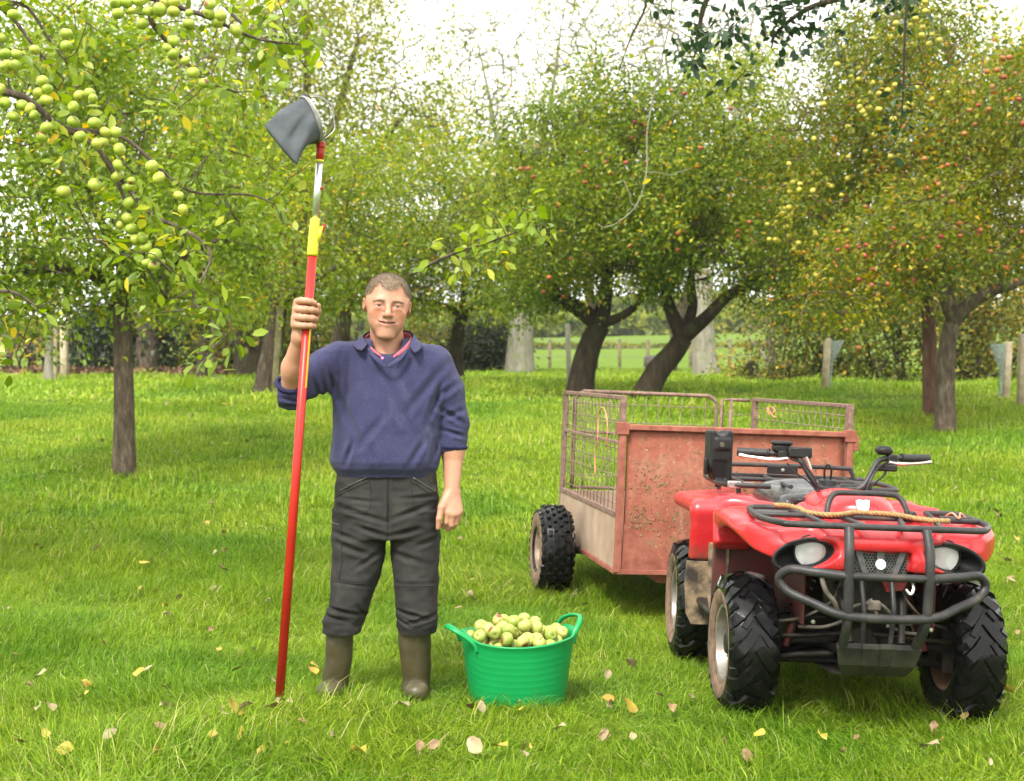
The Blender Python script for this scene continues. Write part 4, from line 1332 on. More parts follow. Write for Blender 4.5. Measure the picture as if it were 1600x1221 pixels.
base = np.clip(base * (1 + mot[:, None]), 0, 1)
SK = Mat('skin')
_a = SK.n('ShaderNodeAttribute', attribute_name='skin_tone')
SK.col(_a.outputs['Color']); SK.set(Roughness=.46)
SK.b.inputs['Specular IOR Level'].default_value = .38
SK.b.inputs['Subsurface Weight'].default_value = .12
SK.b.inputs['Subsurface Radius'].default_value = (.012, .005, .003)
SK.b.inputs['Subsurface Scale'].default_value = .6
SK.bump(SK.noise(420, 3), .22, .002)
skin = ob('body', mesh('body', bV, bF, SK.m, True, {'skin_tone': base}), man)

# eyes, teeth
EY = Mat('eye_white'); EY.col((.62, .58, .54)); EY.set(Roughness=.12)
IR = Mat('iris_grey_blue'); IR.col((.022, .026, .028)); IR.set(Roughness=.1)
for sx in (-1, 1):
    mb = MB(); r = .0110 * HSC
    c_ = Vector(hp(sx * .032, -.0765, -.0022))
    fw = (HR @ Vector((0, -1, -.05))).normalized()
    Mx = Matrix.Translation(c_) @ fw.to_track_quat('Z', 'Y').to_matrix().to_4x4()
    mb.lathe([(0.0001, -r)] + [(r * math.cos(a), r * math.sin(a)) for a in np.linspace(-1.4, 1.4, 9)] + [(.0001, r)], 16, Mx, 0, False)
    e = mb.obj('eye', EY.m, man)
    mb = MB()
    mb.lathe([(.0058 * HSC, r * .86), (.0054 * HSC, r * .90), (.0030 * HSC, r * 1.00), (.0001, r * 1.03)], 14, Mx, 0, False)
    mb.obj('iris', IR.m, e)
mb = MB()
arc = [hp(.019 * math.sin(a), -.0935 + .019 * (1 - math.cos(a)), -.0672) for a in np.linspace(-1.1, 1.1, 9)]
mb.tube(arc, .0042 * HSC, 6, flat=1.0)
mb.obj('teeth', pmat('teeth', (.62, .56, .46), rough=.25), man)

# hair: short strands over a close cap
rs = np.random.RandomState(8)
HM = Mat('sandy_hair')
_a = HM.n('ShaderNodeAttribute', attribute_name='tint')
HM.col(HM.ramp(_a.outputs['Fac'], [(0, (.12, .080, .046)), (.45, (.21, .148, .092)), (.8, (.30, .235, .155)), (1, (.36, .31, .235))])); HM.set(Roughness=.5)
hairV, hairF, hairT = [], [], []
def hairline(x, y, z):
    """true where hair grows (head units)"""
    az = np.arctan2(np.abs(x), -y)
    front = .076 - .020 * np.clip((np.abs(x) - .012) / .03, 0, 1) * -0.6
    zl = np.interp(az, [0, .35, .62, .80, .95, 1.25, 1.6, 2.1, 3.15], [.068, .073, .088, .070, .028, -.030, -.042, -.045, -.075])
    return z > zl
cap = Imp(); 
cap.ell((0, .012, .034), (.0805, .1005, .0895), 0)
cap.free(lambda P: -(P[:, 2] - np.interp(np.arctan2(np.abs(P[:, 0]), -P[:, 1]), [0, .35, .62, .80, .95, 1.25, 1.6, 2.1, 3.15], [.068, .073, .088, .070, .028, -.030, -.042, -.045, -.075])), (0, 0, 0), 1, .006, 'i')
cap.disp(lambda P: vnoise(P, 160, 4) * .0016 + vnoise(P, 50, 5) * .0015)
cV, cF = cap.build((-.09, -.10, -.09), (.09, .125, .14), .0026)
cW = np.array([hp(*v) for v in cV])
nst = 12000
d = rand_dirs(nst * 3, rs)
pt0 = np.array([0, .012, .034]) + d * np.array([.0775, .097, .086])
ok = hairline(pt0[:, 0], pt0[:, 1], pt0[:, 2] + rs.normal(0, .004, len(d)))
pt0, d = pt0[ok][:nst], d[ok][:nst]
nrm = d / np.array([.0775, .097, .086]); nrm /= np.linalg.norm(nrm, axis=1, keepdims=True)
comb = np.stack([.25 + .5 * pt0[:, 0] / .08, -.9 + 0 * pt0[:, 0], -.15 - .75 * np.clip(1 - pt0[:, 2] / .09, 0, 1.2)], -1)
wv = vnoise(pt0, 45, 8)[:, None]; wv2 = vnoise(pt0, 45, 12)[:, None]
comb = comb + np.concatenate([wv, wv2 * .5, wv * .3], 1) * .5
comb -= nrm * np.sum(comb * nrm, 1, keepdims=True)
comb /= np.linalg.norm(comb, axis=1, keepdims=True)
top = np.clip((pt0[:, 2] - .03) / .06, 0, 1)
ln = (.008 + .012 * top) * rs.uniform(.6, 1.2, len(d))
p0 = pt0 - nrm * .001
p1 = pt0 + nrm * (.0032 + .0030 * top)[:, None] + comb * (ln * .5)[:, None]
p2 = pt0 + nrm * (.0036 + .0026 * top)[:, None] + comb * ln[:, None] + rs.normal(0, .0012, (len(d), 3))
side = np.cross(comb, nrm)
w_ = .00062
H6 = np.stack([p0 - side * w_, p0 + side * w_, p1 - side * w_, p1 + side * w_, p2, ], 1).reshape(-1, 3)
H6 = HC + (H6 * HV) @ np.array(HR).T
k = np.arange(len(d))[:, None] * 5
F6 = np.concatenate([k + [[0, 1, 3]], k + [[0, 3, 2]], k + [[2, 3, 4]]], 1).reshape(-1, 3)
T6 = np.repeat(np.clip(rs.beta(2, 2.2, len(d)) + (pt0[:, 2] < .02) * .08, 0, 1), 5)
cT = np.clip(.25 + .12 * vnoise(cV, 80, 3), 0, 1)
allV = np.concatenate([cW, H6])
cF3 = np.concatenate([cF[:, [0, 1, 2]], cF[:, [0, 2, 3]]])
ob('hair', mesh('hair', allV, np.concatenate([cF3, F6 + len(cW)]), HM.m, True, {'tint': np.concatenate([cT, T6])}), man)
from mathutils.bvhtree import BVHTree
sel = bF[(bV[bF[:, 0]][:, 2] > mp(0, 530)[2])]
sbv = BVHTree.FromPolygons([tuple(v) for v in bV.tolist()], [tuple(f) for f in sel.tolist()])
def on_face(x, z, lift):
    h = sbv.ray_cast(Vector(hp(x, -.2, z)), HR @ Vector((0, 1, 0)), .4)
    return np.array(h[0] + h[1] * lift) if h[0] is not None else np.array(hp(x, -.09, z))
for sx in (-1, 1):
    bv, bf, bt = [], [], []
    for i in range(130):
        t = rs.uniform(0, 1)
        x = sx * (.012 + .036 * t); z = .0135 + .005 * math.sin(t * 2.6) - .005 * t * t + rs.normal(0, .0016 * (1.1 - .6 * t))
        a0 = on_face(x, z, .0004); a1 = on_face(x + sx * .006, z + .0030 - .0040 * t, .0022)
        b = len(bv); u_ = np.array(HR @ Vector((0, 0, .0009)))
        bv += [a0 + u_, a0 - u_, a1]; bf.append((b, b + 1, b + 2)); bt += [rs.uniform(0, .18)] * 3
    ob('eyebrow', mesh('eyebrow', bv, bf, HM.m, True, {'tint': bt}), man)

# ---------------- sweatshirt
def tabf(zs, cols):
    zs = np.array(zs, float); o = np.argsort(zs)
    cols = [np.array(c, float)[o] for c in cols]; zs = zs[o]
    return lambda z: [np.interp(z, zs, c) for c in cols]
def slab(tab, zlo, zhi, k, imp, ex=2.4, mode='u'):
    """upright body given by centre x, centre y, half width, half depth against z"""
    def fn(P):
        cx, cy, a, b = tab(P[:, 2])
        u, v = np.abs(P[:, 0] - cx) / a, np.abs(P[:, 1] - cy) / b
        r = (u ** ex + v ** ex) ** (1 / ex)
        d = (r - 1) * np.minimum(a, b)
        return np.maximum(d, np.maximum(zlo - P[:, 2], P[:, 2] - zhi))
    c = [0, 0, (zlo + zhi) / 2]
    imp.free(fn, c, 0.35 + (zhi - zlo) / 2, k, mode)
Z = lambda py: (1092 - py) / MS
X = lambda px: (px - 607) / MS
rows = [(523, 582, 634, .03, .075), (528, 570, 645, .028, .085), (533, 548, 656, .025, .098), (539, 526, 672, .02, .108), (547, 514, 684, .02, .116), (560, 512, 692, .018, .125), (590, 517, 694, .012, .14), (620, 520, 691, .004, .150), (660, 520, 689, -.006, .156), (700, 519, 689, -.012, .160), (718, 518, 690, -.014, .162), (728, 521, 688, -.012, .155), (737, 527, 682, -.006, .142), (745, 530, 680, 0, .138)]
TT = tabf([Z(r[0]) for r in rows], [[X((r[1] + r[2]) / 2) for r in rows], [r[3] for r in rows], [(r[2] - r[1]) / 2 / MS for r in rows], [r[4] for r in rows]])
sw = Imp()
slab(TT, Z(743), Z(527), 0, sw)
sw.cone(mp(530, 562, .02), mp(500, 582, -.01), .080, .079, .035)
sw.cone(mp(505, 580, -.005), mp(455, 614, -.105), .080, .066, .03)
sw.cone(mp(455, 614, -.105), mp(447, 616, -.112), .066, .062, .02)
sw.cone(mp(678, 570, .02), mp(697, 610, .025), .082, .074, .035)
sw.cone(mp(697, 610, .025), mp(708, 660, .028), .072, .066, .03)
sw.cone(mp(708, 660, .028), mp(706.5, 694, .012), .064, .061, .02)
sw.cone(mp(707, 684, .02), mp(706.5, 698, .010), .0625, .0605, .008)
# neck opening, sleeve openings
sw.cone(mp(606, 500, .02), mp(606, 537, .0), .098, .078, .01, 's')
sw.cone(mp(605, 535, -.09), mp(605, 558, -.170), .064, .006, .012, 's')
sw.cone(mp(706.5, 705, .005), mp(706, 740, -.01), .052, .060, .006, 's')
SWF = [  # fold lines: a, b, width, depth
    (mp(520, 600, -.12), mp(560, 690, -.15), .016, .012), (mp(545, 560, -.10), mp(540, 640, -.14), .013, .010), (mp(600, 590, -.15), mp(650, 690, -.16), .020, .007),
    (mp(690, 600, -.05), mp(668, 660, -.12), .014, .012), (mp(695, 570, -.05), mp(640, 640, -.14), .018, .008), (mp(560, 700, -.15), mp(600, 650, -.16), .018, .008),
    (mp(540, 725, -.15), mp(552, 690, -.15), .012, .012), (mp(640, 728, -.15), mp(662, 690, -.15), .014, .010), (mp(590, 728, -.16), mp(582, 700, -.16), .012, .008), (mp(676, 722, -.10), mp(682, 690, -.08), .012, .010),
    (mp(510, 560, -.07), mp(520, 610, -.09), .011, .012), (mp(486, 580, -.10), mp(498, 622, -.08), .011, .011), (mp(470, 590, -.14), mp(480, 628, -.10), .010, .010), (mp(500, 565, -.08), mp(508, 615, -.08), .009, .009),
    (mp(690, 640, -.03), mp(722, 660, -.02), .012, .011), (mp(690, 655, -.03), mp(726, 640, -.01), .012, .008), (mp(692, 672, -.03), mp(724, 682, -.03), .010, .010), (mp(688, 620, -.03), mp(715, 600, -.02), .014, .008),
    (mp(440, 622, -.15), mp(466, 628, -.15), .009, .009), (mp(444, 634, -.12), mp(470, 636, -.12), .008, .008)]
def swdisp(P):
    d = vnoise(P * [1.0, 1.0, .55], 16, 21) * .0045 + vnoise(P * [1, 1, .7], 38, 22) * .0022
    for a, b, w, dp in SWF:
        ba = b - a
        ba = ba * [1, 0, 1]
        h = np.clip((P - a) @ ba / (ba @ ba), -.1, 1.1)
        r2 = np.sum(((P - a - h[:, None] * ba) * [1, 0, 1]) ** 2, 1)
        fr = np.clip((.03 - P[:, 1]) / .05, 0, 1)
        fade = np.clip(1.2 - np.abs(h - .5) * 1.6, 0, 1)
        # a furrow with a raised lip beside it
        r = np.sqrt(r2) / w
        d += fr * dp * .8 * fade * (np.exp(-r * r * 1.6) - .55 * np.exp(-(r - 1.6) ** 2 * 2.0))
    hem = np.clip((Z(742) + .035 - P[:, 2]) / .03, 0, 1) * np.clip((P[:, 2] - Z(746)) / .01, 0, 1)
    ang = np.arctan2(P[:, 0], -P[:, 1])
    d += hem * (np.abs(P[:, 0]) < .24) * np.sin(ang * 60) * .0008
    return d.astype(np.float32)
sw.disp(swdisp)
sV, sF = sw.build(mp(424, 752, -.30), mp(740, 512, .26), 0.0052)
# drop stray inside surface? keep: the garment is a filled body with openings
NAVY = Mat('navy_sweatshirt_fleece')
f1 = NAVY.noise(7, 5, .6)
c = NAVY.ramp(f1, [(.3, (.026, .027, .074)), (.7, (.044, .045, .106))])
spk = NAVY.ramp(NAVY.noise(260, 2, .5), [(.50, (0, 0, 0)), (.72, (.55, .55, .55))])
c = NAVY.mix(spk, c, (.085, .085, .15))
worn = NAVY.ramp(NAVY.noise(11, 5, .7, stretch=(1, 1, .5)), [(.58, (0, 0, 0)), (.74, (.35, .35, .35))])
c = NAVY.mix(worn, c, (.11, .105, .165))
NAVY.col(c); NAVY.set(Roughness=.95); NAVY.b.inputs['Specular IOR Level'].default_value = .12
NAVY.b.inputs['Sheen Weight'].default_value = .10
NAVY.bump(NAVY.noise(260, 4, .7), .9, .004)
sweat = ob('sweatshirt', mesh('sweatshirt', sV, sF, NAVY.m), man)
# sleeve cuffs (turned back, darker inside), waist rib
NAVYD = pmat('navy_rib_knit', (.018, .020, .055), (.035, .036, .085), 120, .95, bump=.5, spec=.1)
mb = MB()
for o_, rr, ax_ in ((el_r + (wr_r - el_r) / np.linalg.norm(wr_r - el_r) * .036, .0520, wr_r - el_r), ):
    ax_ = Vector(ax_).normalized(); u_ = ax_.orthogonal().normalized(); w_ = ax_.cross(u_)
    ring = [Vector(o_) + (u_ * math.cos(a) + w_ * math.sin(a)) * rr for a in np.linspace(0, 2 * math.pi, 25)[:-1]]
    mb.tube(ring, .0095, 8, True)
mb.obj('cuff', NAVYD, sweat)
mb = MB()
ring = [Vector(mp(706.5, 698, .008)) + Vector((math.cos(a) * .0565, math.sin(a) * .0565, .004 * math.cos(a) * -1)) for a in np.linspace(0, 2 * math.pi, 25)[:-1]]
mb.tube(ring, .0105, 8, True)
mb.obj('cuff', NAVYD, sweat)
# collar: folded navy collar over a pink inner stand
def ribbon(name, path_lo, path_hi, mat, parent, th=.004, m=5, sub=0):
    a, b = catmull(path_lo, m), catmull(path_hi, m)
    mb = MB(); n = len(a)
    V = [v for pr in zip(a, b) for v in pr]
    F = [(2 * i, 2 * i + 2, 2 * i + 3, 2 * i + 1) for i in range(n - 1)]
    mb.add(V, F)
    o = mb.obj(name, mat, parent)
    sm = o.modifiers.new('thick', 'SOLIDIFY'); sm.thickness = th; sm.offset = 0
    ss = o.modifiers.new('round', 'SUBSURF'); ss.levels = 1; ss.render_levels = 1
    return o
PINK = pmat('faded_pink_lining', (.32, .07, .10), (.42, .12, .14), 60, .9, bump=.3)
front_l, front_r = mp(598, 561, -.152), mp(611, 562, -.152)
ribbon('collar_lining', [front_l + [-.004, .006, .004], mp(584, 552, -.115), mp(571, 545, -.045), mp(575, 538, .06), mp(608, 533, .118), mp(638, 537, .065), mp(645, 543, -.04), mp(632, 552, -.11), front_r + [.006, .006, .004]],
       [front_l + [-.006, .010, .016], mp(581, 543, -.098), mp(570, 530, -.030), mp(578, 520, .05), mp(608, 516, .098), mp(636, 519, .055), mp(642, 526, -.03), mp(632, 541, -.096), front_r + [.008, .010, .018]], PINK, sweat)
ribbon('collar', [mp(565, 549, -.150), mp(557, 547, -.125), mp(551, 540, -.055), mp(562, 540, .06), mp(607, 538, .150), mp(652, 541, .065), mp(661, 543, -.055), mp(655, 550, -.125), mp(648, 553, -.150)],
       [mp(576, 537, -.092), mp(571, 530, -.060), mp(568.5, 525, -.024), mp(577, 517, .055), mp(608, 513, .104), mp(637, 516, .06), mp(644.5, 522, -.024), mp(642, 531, -.062), mp(638, 540, -.094)], NAVY.m, sweat, .007)
ribbon('placket', [mp(579, 545, -.121), mp(587, 555, -.143), mp(597, 563, -.161), mp(604, 571, -.170)], [mp(573, 543, -.126), mp(580, 557, -.150), mp(591, 568, -.168), mp(602, 577, -.173)], NAVY.m, sweat, .006)
ribbon('placket', [mp(634, 546, -.118), mp(625, 556, -.141), mp(614, 564, -.160), mp(605, 571, -.169)], [mp(640, 545, -.122), mp(632, 558, -.147), mp(620, 569, -.166), mp(607, 577, -.172)], NAVY.m, sweat, .006)
mb = MB(); mb.lathe([(.0001, 0), (.0056, 0), (.0062, .002), (.0045, .003), (.0001, .0022)], 14, Matrix.Translation(mp(597.5, 560, -.178)) @ Matrix.Rotation(R(80), 4, 'X'))
mb.obj('button', pmat('pink_button', (.55, .18, .42), rough=.3), sweat)

# ---------------- trousers
tr = Imp()
PV = [(733, 528, 682, -.002, .132), (750, 526, 684, 0, .134), (780, 523, 685, .004, .138), (810, 521, 686, .01, .142), (835, 520, 687, .012, .138), (850, 519, 687, .012, .12)]
TP = tabf([Z(r[0]) for r in PV], [[X((r[1] + r[2]) / 2) for r in PV], [r[3] for r in PV], [(r[2] - r[1]) / 2 / MS for r in PV], [r[4] for r in PV]])
slab(TP, Z(838), Z(731), 0, tr, 2.6)
LL_ = [(800, 521, 600, .008, .128), (840, 519, 604, .010, .122), (870, 518, 601, .008, .116), (900, 517, 594, .0, .108), (920, 518, 586, -.008, .100), (940, 515, 580, -.008, .096), (955, 510, 575, -.004, .095), (970, 505, 568, .0, .098), (985, 504, 564, .002, .098), (998, 507, 560, .002, .092)]
LR_ = [(800, 614, 686, .008, .128), (840, 609, 687, .010, .122), (870, 612, 687, .008, .116), (900, 615, 686, .0, .108), (920, 617, 685, -.008, .100), (940, 618, 685, -.008, .096), (960, 619, 684, -.002, .097), (975, 620, 683.5, .002, .098), (990, 624, 680, .002, .090)]
for L_, b_ in ((LL_, 996), (LR_, 989)):
    tb = tabf([Z(r[0]) for r in L_], [[X((r[1] + r[2]) / 2) for r in L_], [r[3] for r in L_], [(r[2] - r[1]) / 2 / MS for r in L_], [r[4] for r in L_]])
    slab(tb, Z(b_), Z(795), .014, tr, 2.3)
TRF = [(mp(604, 838, -.12), mp(560, 825, -.13), .012, .011), (mp(610, 838, -.12), mp(655, 828, -.13), .012, .010), (mp(600, 815, -.13), mp(535, 795, -.12), .012, .007), (mp(612, 812, -.13), mp(670, 790, -.12), .012, .007),
       (mp(607, 745, -.14), mp(607, 840, -.13), .006, .009), (mp(528, 850, -.09), mp(575, 868, -.11), .014, .008), (mp(600, 860, -.10), mp(555, 890, -.11), .012, .007), (mp(615, 865, -.10), mp(660, 880, -.11), .014, .007),
       (mp(519, 905, -.05), mp(585, 918, -.10), .010, .003), (mp(617, 912, -.09), mp(684, 912, -.08), .010, .003), (mp(512, 950, -.07), mp(560, 962, -.10), .010, .010), (mp(508, 962, -.07), mp(540, 972, -.10), .009, .009), (mp(560, 950, -.09), mp(572, 970, -.06), .010, .008),
       (mp(622, 955, -.08), mp(660, 966, -.10), .010, .010), (mp(640, 975, -.10), mp(682, 962, -.07), .010, .010), (mp(622, 970, -.08), mp(640, 980, -.1), .008, .008), (mp(530, 780, -.12), mp(590, 785, -.14), .010, .005), (mp(625, 780, -.14), mp(680, 776, -.11), .010, .005),
       (mp(520, 830, -.06), mp(560, 845, -.12), .012, .007), (mp(686, 840, -.06), mp(650, 855, -.12), .012, .007)]
def trdisp(P):
    d = vnoise(P * [1, 1, 1.3], 18, 31) * .0040 + vnoise(P * [.8, .8, 1.6], 32, 32) * .0020
    for a, b, w, dp in TRF:
        ba = b - a
        ba = ba * [1, 0, 1]
        h = np.clip((P - a) @ ba / (ba @ ba), -.1, 1.1)
        r = np.sqrt(np.sum(((P - a - h[:, None] * ba) * [1, 0, 1]) ** 2, 1)) / w
        fr = np.clip((.03 - P[:, 1]) / .05, 0, 1)
        fade = np.clip(1.2 - np.abs(h - .5) * 1.6, 0, 1)
        d += fr * 1.0 * dp * fade * (np.exp(-r * r * 1.6) - .5 * np.exp(-(r - 1.5) ** 2 * 2.0))
    low = np.clip((Z(935) - P[:, 2]) / .06, 0, 1)
    d += low * (vnoise(P * [.7, .7, 2.2], 24, 33) * .0045)
    return d.astype(np.float32)
tr.disp(trdisp)
tV, tF = tr.build(mp(490, 1004, -.22), mp(702, 726, .22), 0.0052)
TRM = Mat('black_work_trousers')
c = TRM.ramp(TRM.noise(6, 6, .65), [(.30, (.013, .0123, .0120)), (.6, (.034, .032, .031)), (.78, (.072, .065, .057))])
c = TRM.mix(TRM.ramp(TRM.noise(26, 5, .7), [(.60, (0, 0, 0)), (.75, (.30, .30, .30))]), c, (.06, .053, .045))
TRM.col(c); TRM.set(Roughness=.85); TRM.b.inputs['Specular IOR Level'].default_value = .2
TRM.bump(TRM.noise(420, 2), .3, .002)
trous = ob('trousers', mesh('trousers', tV, tF, TRM.m), man)
from mathutils.bvhtree import BVHTree
tbv = BVHTree.FromPolygons([tuple(v) for v in tV.tolist()], [tuple(f) for f in tF.tolist()])
def on_cloth(px, py, bv=tbv, lift=.001):
    p = Vector(mp(px, py, -.6))
    h = bv.ray_cast(p, (Vector(mp(px, py, .4)) - p).normalized(), 1.2)
    return (h[0] + h[1] * lift) if h[0] is not None else Vector(mp(px, py, -.14))
def seam(name, pts, r, mat, parent, bv=tbv, lift=.0012, n=5):
    P = [on_cloth(x, y, bv, lift) for x, y in pts]
    mb = MB(); mb.tube(catmull(P, 4), r, n)
    return mb.obj(name, mat, parent)
SEAM = pmat('black_seam_thread', (.010, .010, .010), (.02, .02, .02), 60, .9)
ZIP = pmat('dull_zip_metal', (.10, .095, .085), (.20, .19, .175), 200, .4, .8)
def dense(pts, k=6):
    out = []
    for (a, b) in zip(pts[:-1], pts[1:]):
        for i in range(k): out.append((a[0] + (b[0] - a[0]) * i / k, a[1] + (b[1] - a[1]) * i / k))
    return out + [pts[-1]]
for pts in ([(530, 768), (550, 757), (574, 746)], [(684, 771), (666, 760), (646, 747)]):
    seam('pocket_zip', dense(pts), .0028, ZIP, trous, lift=.001)
    a = on_cloth(*pts[-1]); 
    mb = MB(); dv = (on_cloth(*pts[1]) - a).normalized()
    mb.tube([a + Vector((0, -.004, 0)), a + dv * .022 + Vector((0, -.005, 0))], .0042, 4, flat=.4, up=(0, 1, 0))
    mb.obj('zip_pull', ZIP, trous)
for pts in ([(577, 748), (580, 775), (578, 795), (566, 803), (545, 800)], [(642, 748), (644, 775), (650, 798), (662, 808)], [(607, 740), (608, 770), (609, 800)], [(520, 815), (533, 818), (534, 880), (530, 905)], [(519, 908), (550, 912), (586, 913)], [(617, 915), (650, 917), (684, 915)], [(526, 776), (550, 764), (577, 752)], [(685, 779), (664, 767), (642, 752)]):
    seam('stitched_seam', dense(pts), .0016, SEAM, trous)
seam('thigh_pocket_zip', dense([(519, 817), (530, 820)]), .003, ZIP, trous)

# ---------------- boots
bt = pmat('olive_rubber', (.070, .058, .026), (.115, .098, .050), 9, .42, bump=.25, bscale=18, spec=.4)
BM_ = Mat('olive_rubber_muddy')
c = BM_.ramp(BM_.noise(7, 6, .65), [(.32, (.034, .028, .011)), (.62, (.066, .054, .024)), (.8, (.10, .08, .042))])
c = BM_.mix(BM_.ramp(BM_.noise(40, 5, .7, stretch=(1, 1, .4)), [(.6, (0, 0, 0)), (.72, (.5, .5, .5))]), c, (.15, .12, .075))
BM_.col(c); BM_.set(Roughness=BM_.ramp(BM_.noise(12, 4), [(.3, (.34,) * 3), (.7, (.62,) * 3)])); BM_.bump(BM_.noise(24, 4), .3, .006)
def boot(top, lo, hi_, toe, heel, foot_z):
    im = Imp()
    rows = top
    tb = tabf([Z(r[0]) for r in rows], [[X((r[1] + r[2]) / 2) for r in rows], [r[3] for r in rows], [(r[2] - r[1]) / 2 / MS for r in rows], [r[4] for r in rows]])
    slab(tb, Z(1092), Z(hi_), 0, im, 2.1)
    im.cone(heel, toe, .044, .043, .03, flat=((0, 0, 1), .85))
    im.box((np.array(heel) + np.array(toe)) / 2 * [1, 1, 0] + [0, 0, .0], (.045, .001, .001), .001, .0)
    im.ell(np.array(toe) + [0, .02, .012], (.044, .06, .036), .03)
    im.disp(lambda P: (vnoise(P, 22, 41) * .0028 - .003 * np.exp(-((P[:, 2] - Z(hi_ + 14)) / .003) ** 2)).astype(np.float32))
    # rim band
    return im.build(mp(470, 1110, -.32), mp(700, hi_ - 5, .16), .0055)
for nm, args in (('left', ([(955, 512, 553, .005, .070), (1000, 508, 552, .005, .068), (1030, 507, 550, .008, .064), (1060, 502, 545, .012, .056), (1092, 500, 543, .012, .056)], 0, 975, mp(513, 1084, -.165), mp(524, 1084, .03), 0)),
                 ('right', ([(955, 621, 674, .005, .072), (985, 622, 674, .005, .072), (1030, 625, 674, .008, .066), (1060, 628, 672, .012, .058), (1092, 628, 672, .012, .058)], 0, 965, mp(651, 1084, -.17), mp(650, 1084, .03), 0))):
    V, F = boot(*args)
    ob('boot', mesh('boot', V, F, BM_.m), man)
# ------------------------------------------------------------------ picking pole
pb_ = pb
RED = pmat('red_painted_tube', (.36, .014, .008), (.43, .020, .012), 6, .36, spec=.4)
YEL = pmat('yellow_plastic', (.56, .52, .015), (.62, .57, .03), 5, .35)
ALU = pmat('aluminium_tube', (.62, .62, .62), (.74, .74, .74), 30, .32, .85)
CANVAS = pmat('grey_canvas', (.042, .050, .058), (.070, .080, .090), 16, .85, bump=.4, bscale=220)
STEEL = pmat('bright_wire', (.32, .31, .30), rough=.4, metal=.8)
def pw(py, dx=0.0, dy=0.0):
    q = pole_at(py)
    return Vector((q[0] + dx / MS, q[1] + dy, q[2]))
pole = thing('apple_picker', 'long red telescopic picking pole with a grey cloth bag held upright by the man', 'fruit picker', (pb.x, pb.y, pb.z))
mb = MB(); mb.tube([pw(1108), pw(398)], .0185, 16); mb.obj('red_pole', RED, pole)
pax = (pw(398) - pw(1108)).normalized()
side = pax.cross(Vector((0, -1, 0))).normalized()
if side.x < 0: side = -side
fwd = side.cross(pax).normalized()
if fwd.y > 0: fwd = -fwd
# printed strip along the tube, curved to it
V, F = [], []
for i, py in enumerate(np.linspace(466, 606, 12)):
    for a in (24, 33, 42, 51):
        V.append(pw(py) + (side * math.cos(R(a)) + fwd * math.sin(R(a))) * .0191)
for i in range(11):
    for k in range(3): F.append((i * 4 + k, i * 4 + k + 1, i * 4 + k + 5, i * 4 + k + 4))
mb = MB(); mb.add(V, F); mb.obj('yellow_strip', YEL, pole)
mb = MB(); mb.tube([pw(400), pw(397), pw(375), pw(344), pw(342)], [.0215, .0225, .0225, .0195, .0185], 16)
mb.obj('clamp', YEL, pole)
mb = MB()
Mx = Matrix.Translation(pw(356)) @ Matrix((side, fwd, pax)).transposed().to_4x4()
mb.prism([(.012, -.035), (.026, -.035), (.036, .020), (.034, .030), (.012, .018)], -.012, .012, Matrix.Translation(pw(364)) @ Matrix((side, pax, -fwd)).transposed().to_4x4())
mb.obj('clamp_lever', YEL, pole)
mb = MB(); mb.prism([(.030, -.012), (.040, .004), (.044, .026), (.034, .028), (.027, .006)], -.009, .009, Matrix.Translation(pw(360)) @ Matrix((side, pax, -fwd)).transposed().to_4x4())
mb.obj('clamp_button', RED, pole)
mb = MB(); mb.tube([pw(345), pw(250)], .0142, 14); mb.obj('aluminium_tube', ALU, pole)
mb = MB(); mb.tube([pw(294) + side * .012, pw(294) + side * .022], .007, 8); mb.obj('lock_button', RED, pole)
mb = MB(); mb.tube([pw(254), pw(250)], .0172, 14); mb.obj('yellow_ring', YEL, pole)
mb = MB(); mb.tube([pw(251), pw(238), pw(229), pw(225), pw(222)], [.0160, .0160, .0165, .0185, .0175], 14); mb.obj('red_socket', RED, pole)
mb = MB(); mb.tube([pw(231), pw(227)], .0195, 14); mb.obj('red_socket_ring', RED, pole)
# hoop leaning over the bag; centre above the socket
bot, topp = pw(222), Vector(mp(474, 152, -.30))
hc = (bot + topp) / 2
up_ = (topp - bot).normalized(); hr = (topp - bot).length / 2
wv_ = Vector((-.38, .92, -.1)); wv_ = (wv_ - up_ * wv_.dot(up_)).normalized()
nrm_ = up_.cross(wv_).normalized()
if nrm_.x > 0: nrm_ = -nrm_                 # the bag hangs off to picture left
def hoop(a, r=1.0, off=0.0): return hc + up_ * math.cos(a) * hr * r + wv_ * math.sin(a) * hr * .92 * r + nrm_ * off
mb = MB(); mb.tube([hoop(a) for a in np.linspace(0, 2 * math.pi, 33)[:-1]], .0042, 6, True); mb.obj('hoop', STEEL, pole)
mb = MB()
mb.tube(catmull([hoop(0.15, 1, -.005), hoop(.1, .98, -.045), hoop(.2, .62, -.088), hoop(-2.9, .62, -.075), hoop(-3.0, 1, -.008)], 6), .0021, 6); mb.obj('guard_wire', STEEL, pole)
mb = MB()
mb.tube(catmull([hoop(-.45, 1, .0), hoop(-.75, .98, -.040), hoop(-1.4, .85, -.075), hoop(-2.3, .90, -.050), hoop(-2.9, 1, 0)], 6), .0021, 6); mb.obj('guard_wire', STEEL, pole)
mb = MB()
mb.tube(catmull([hoop(-.55, 1, -.006), hoop(-.25, 1.03, -.004), hoop(.1, 1.04, 0), hoop(.3, 1.02, .004)], 4), [.009, .013, .013, .013, .014, .014, .014, .014, .014, .013, .012, .011, .008], 8, flat=.5); mb.obj('pad', pmat('black_rubber_pad', (.012, .012, .012), (.03, .028, .026), 30, .7), pole)
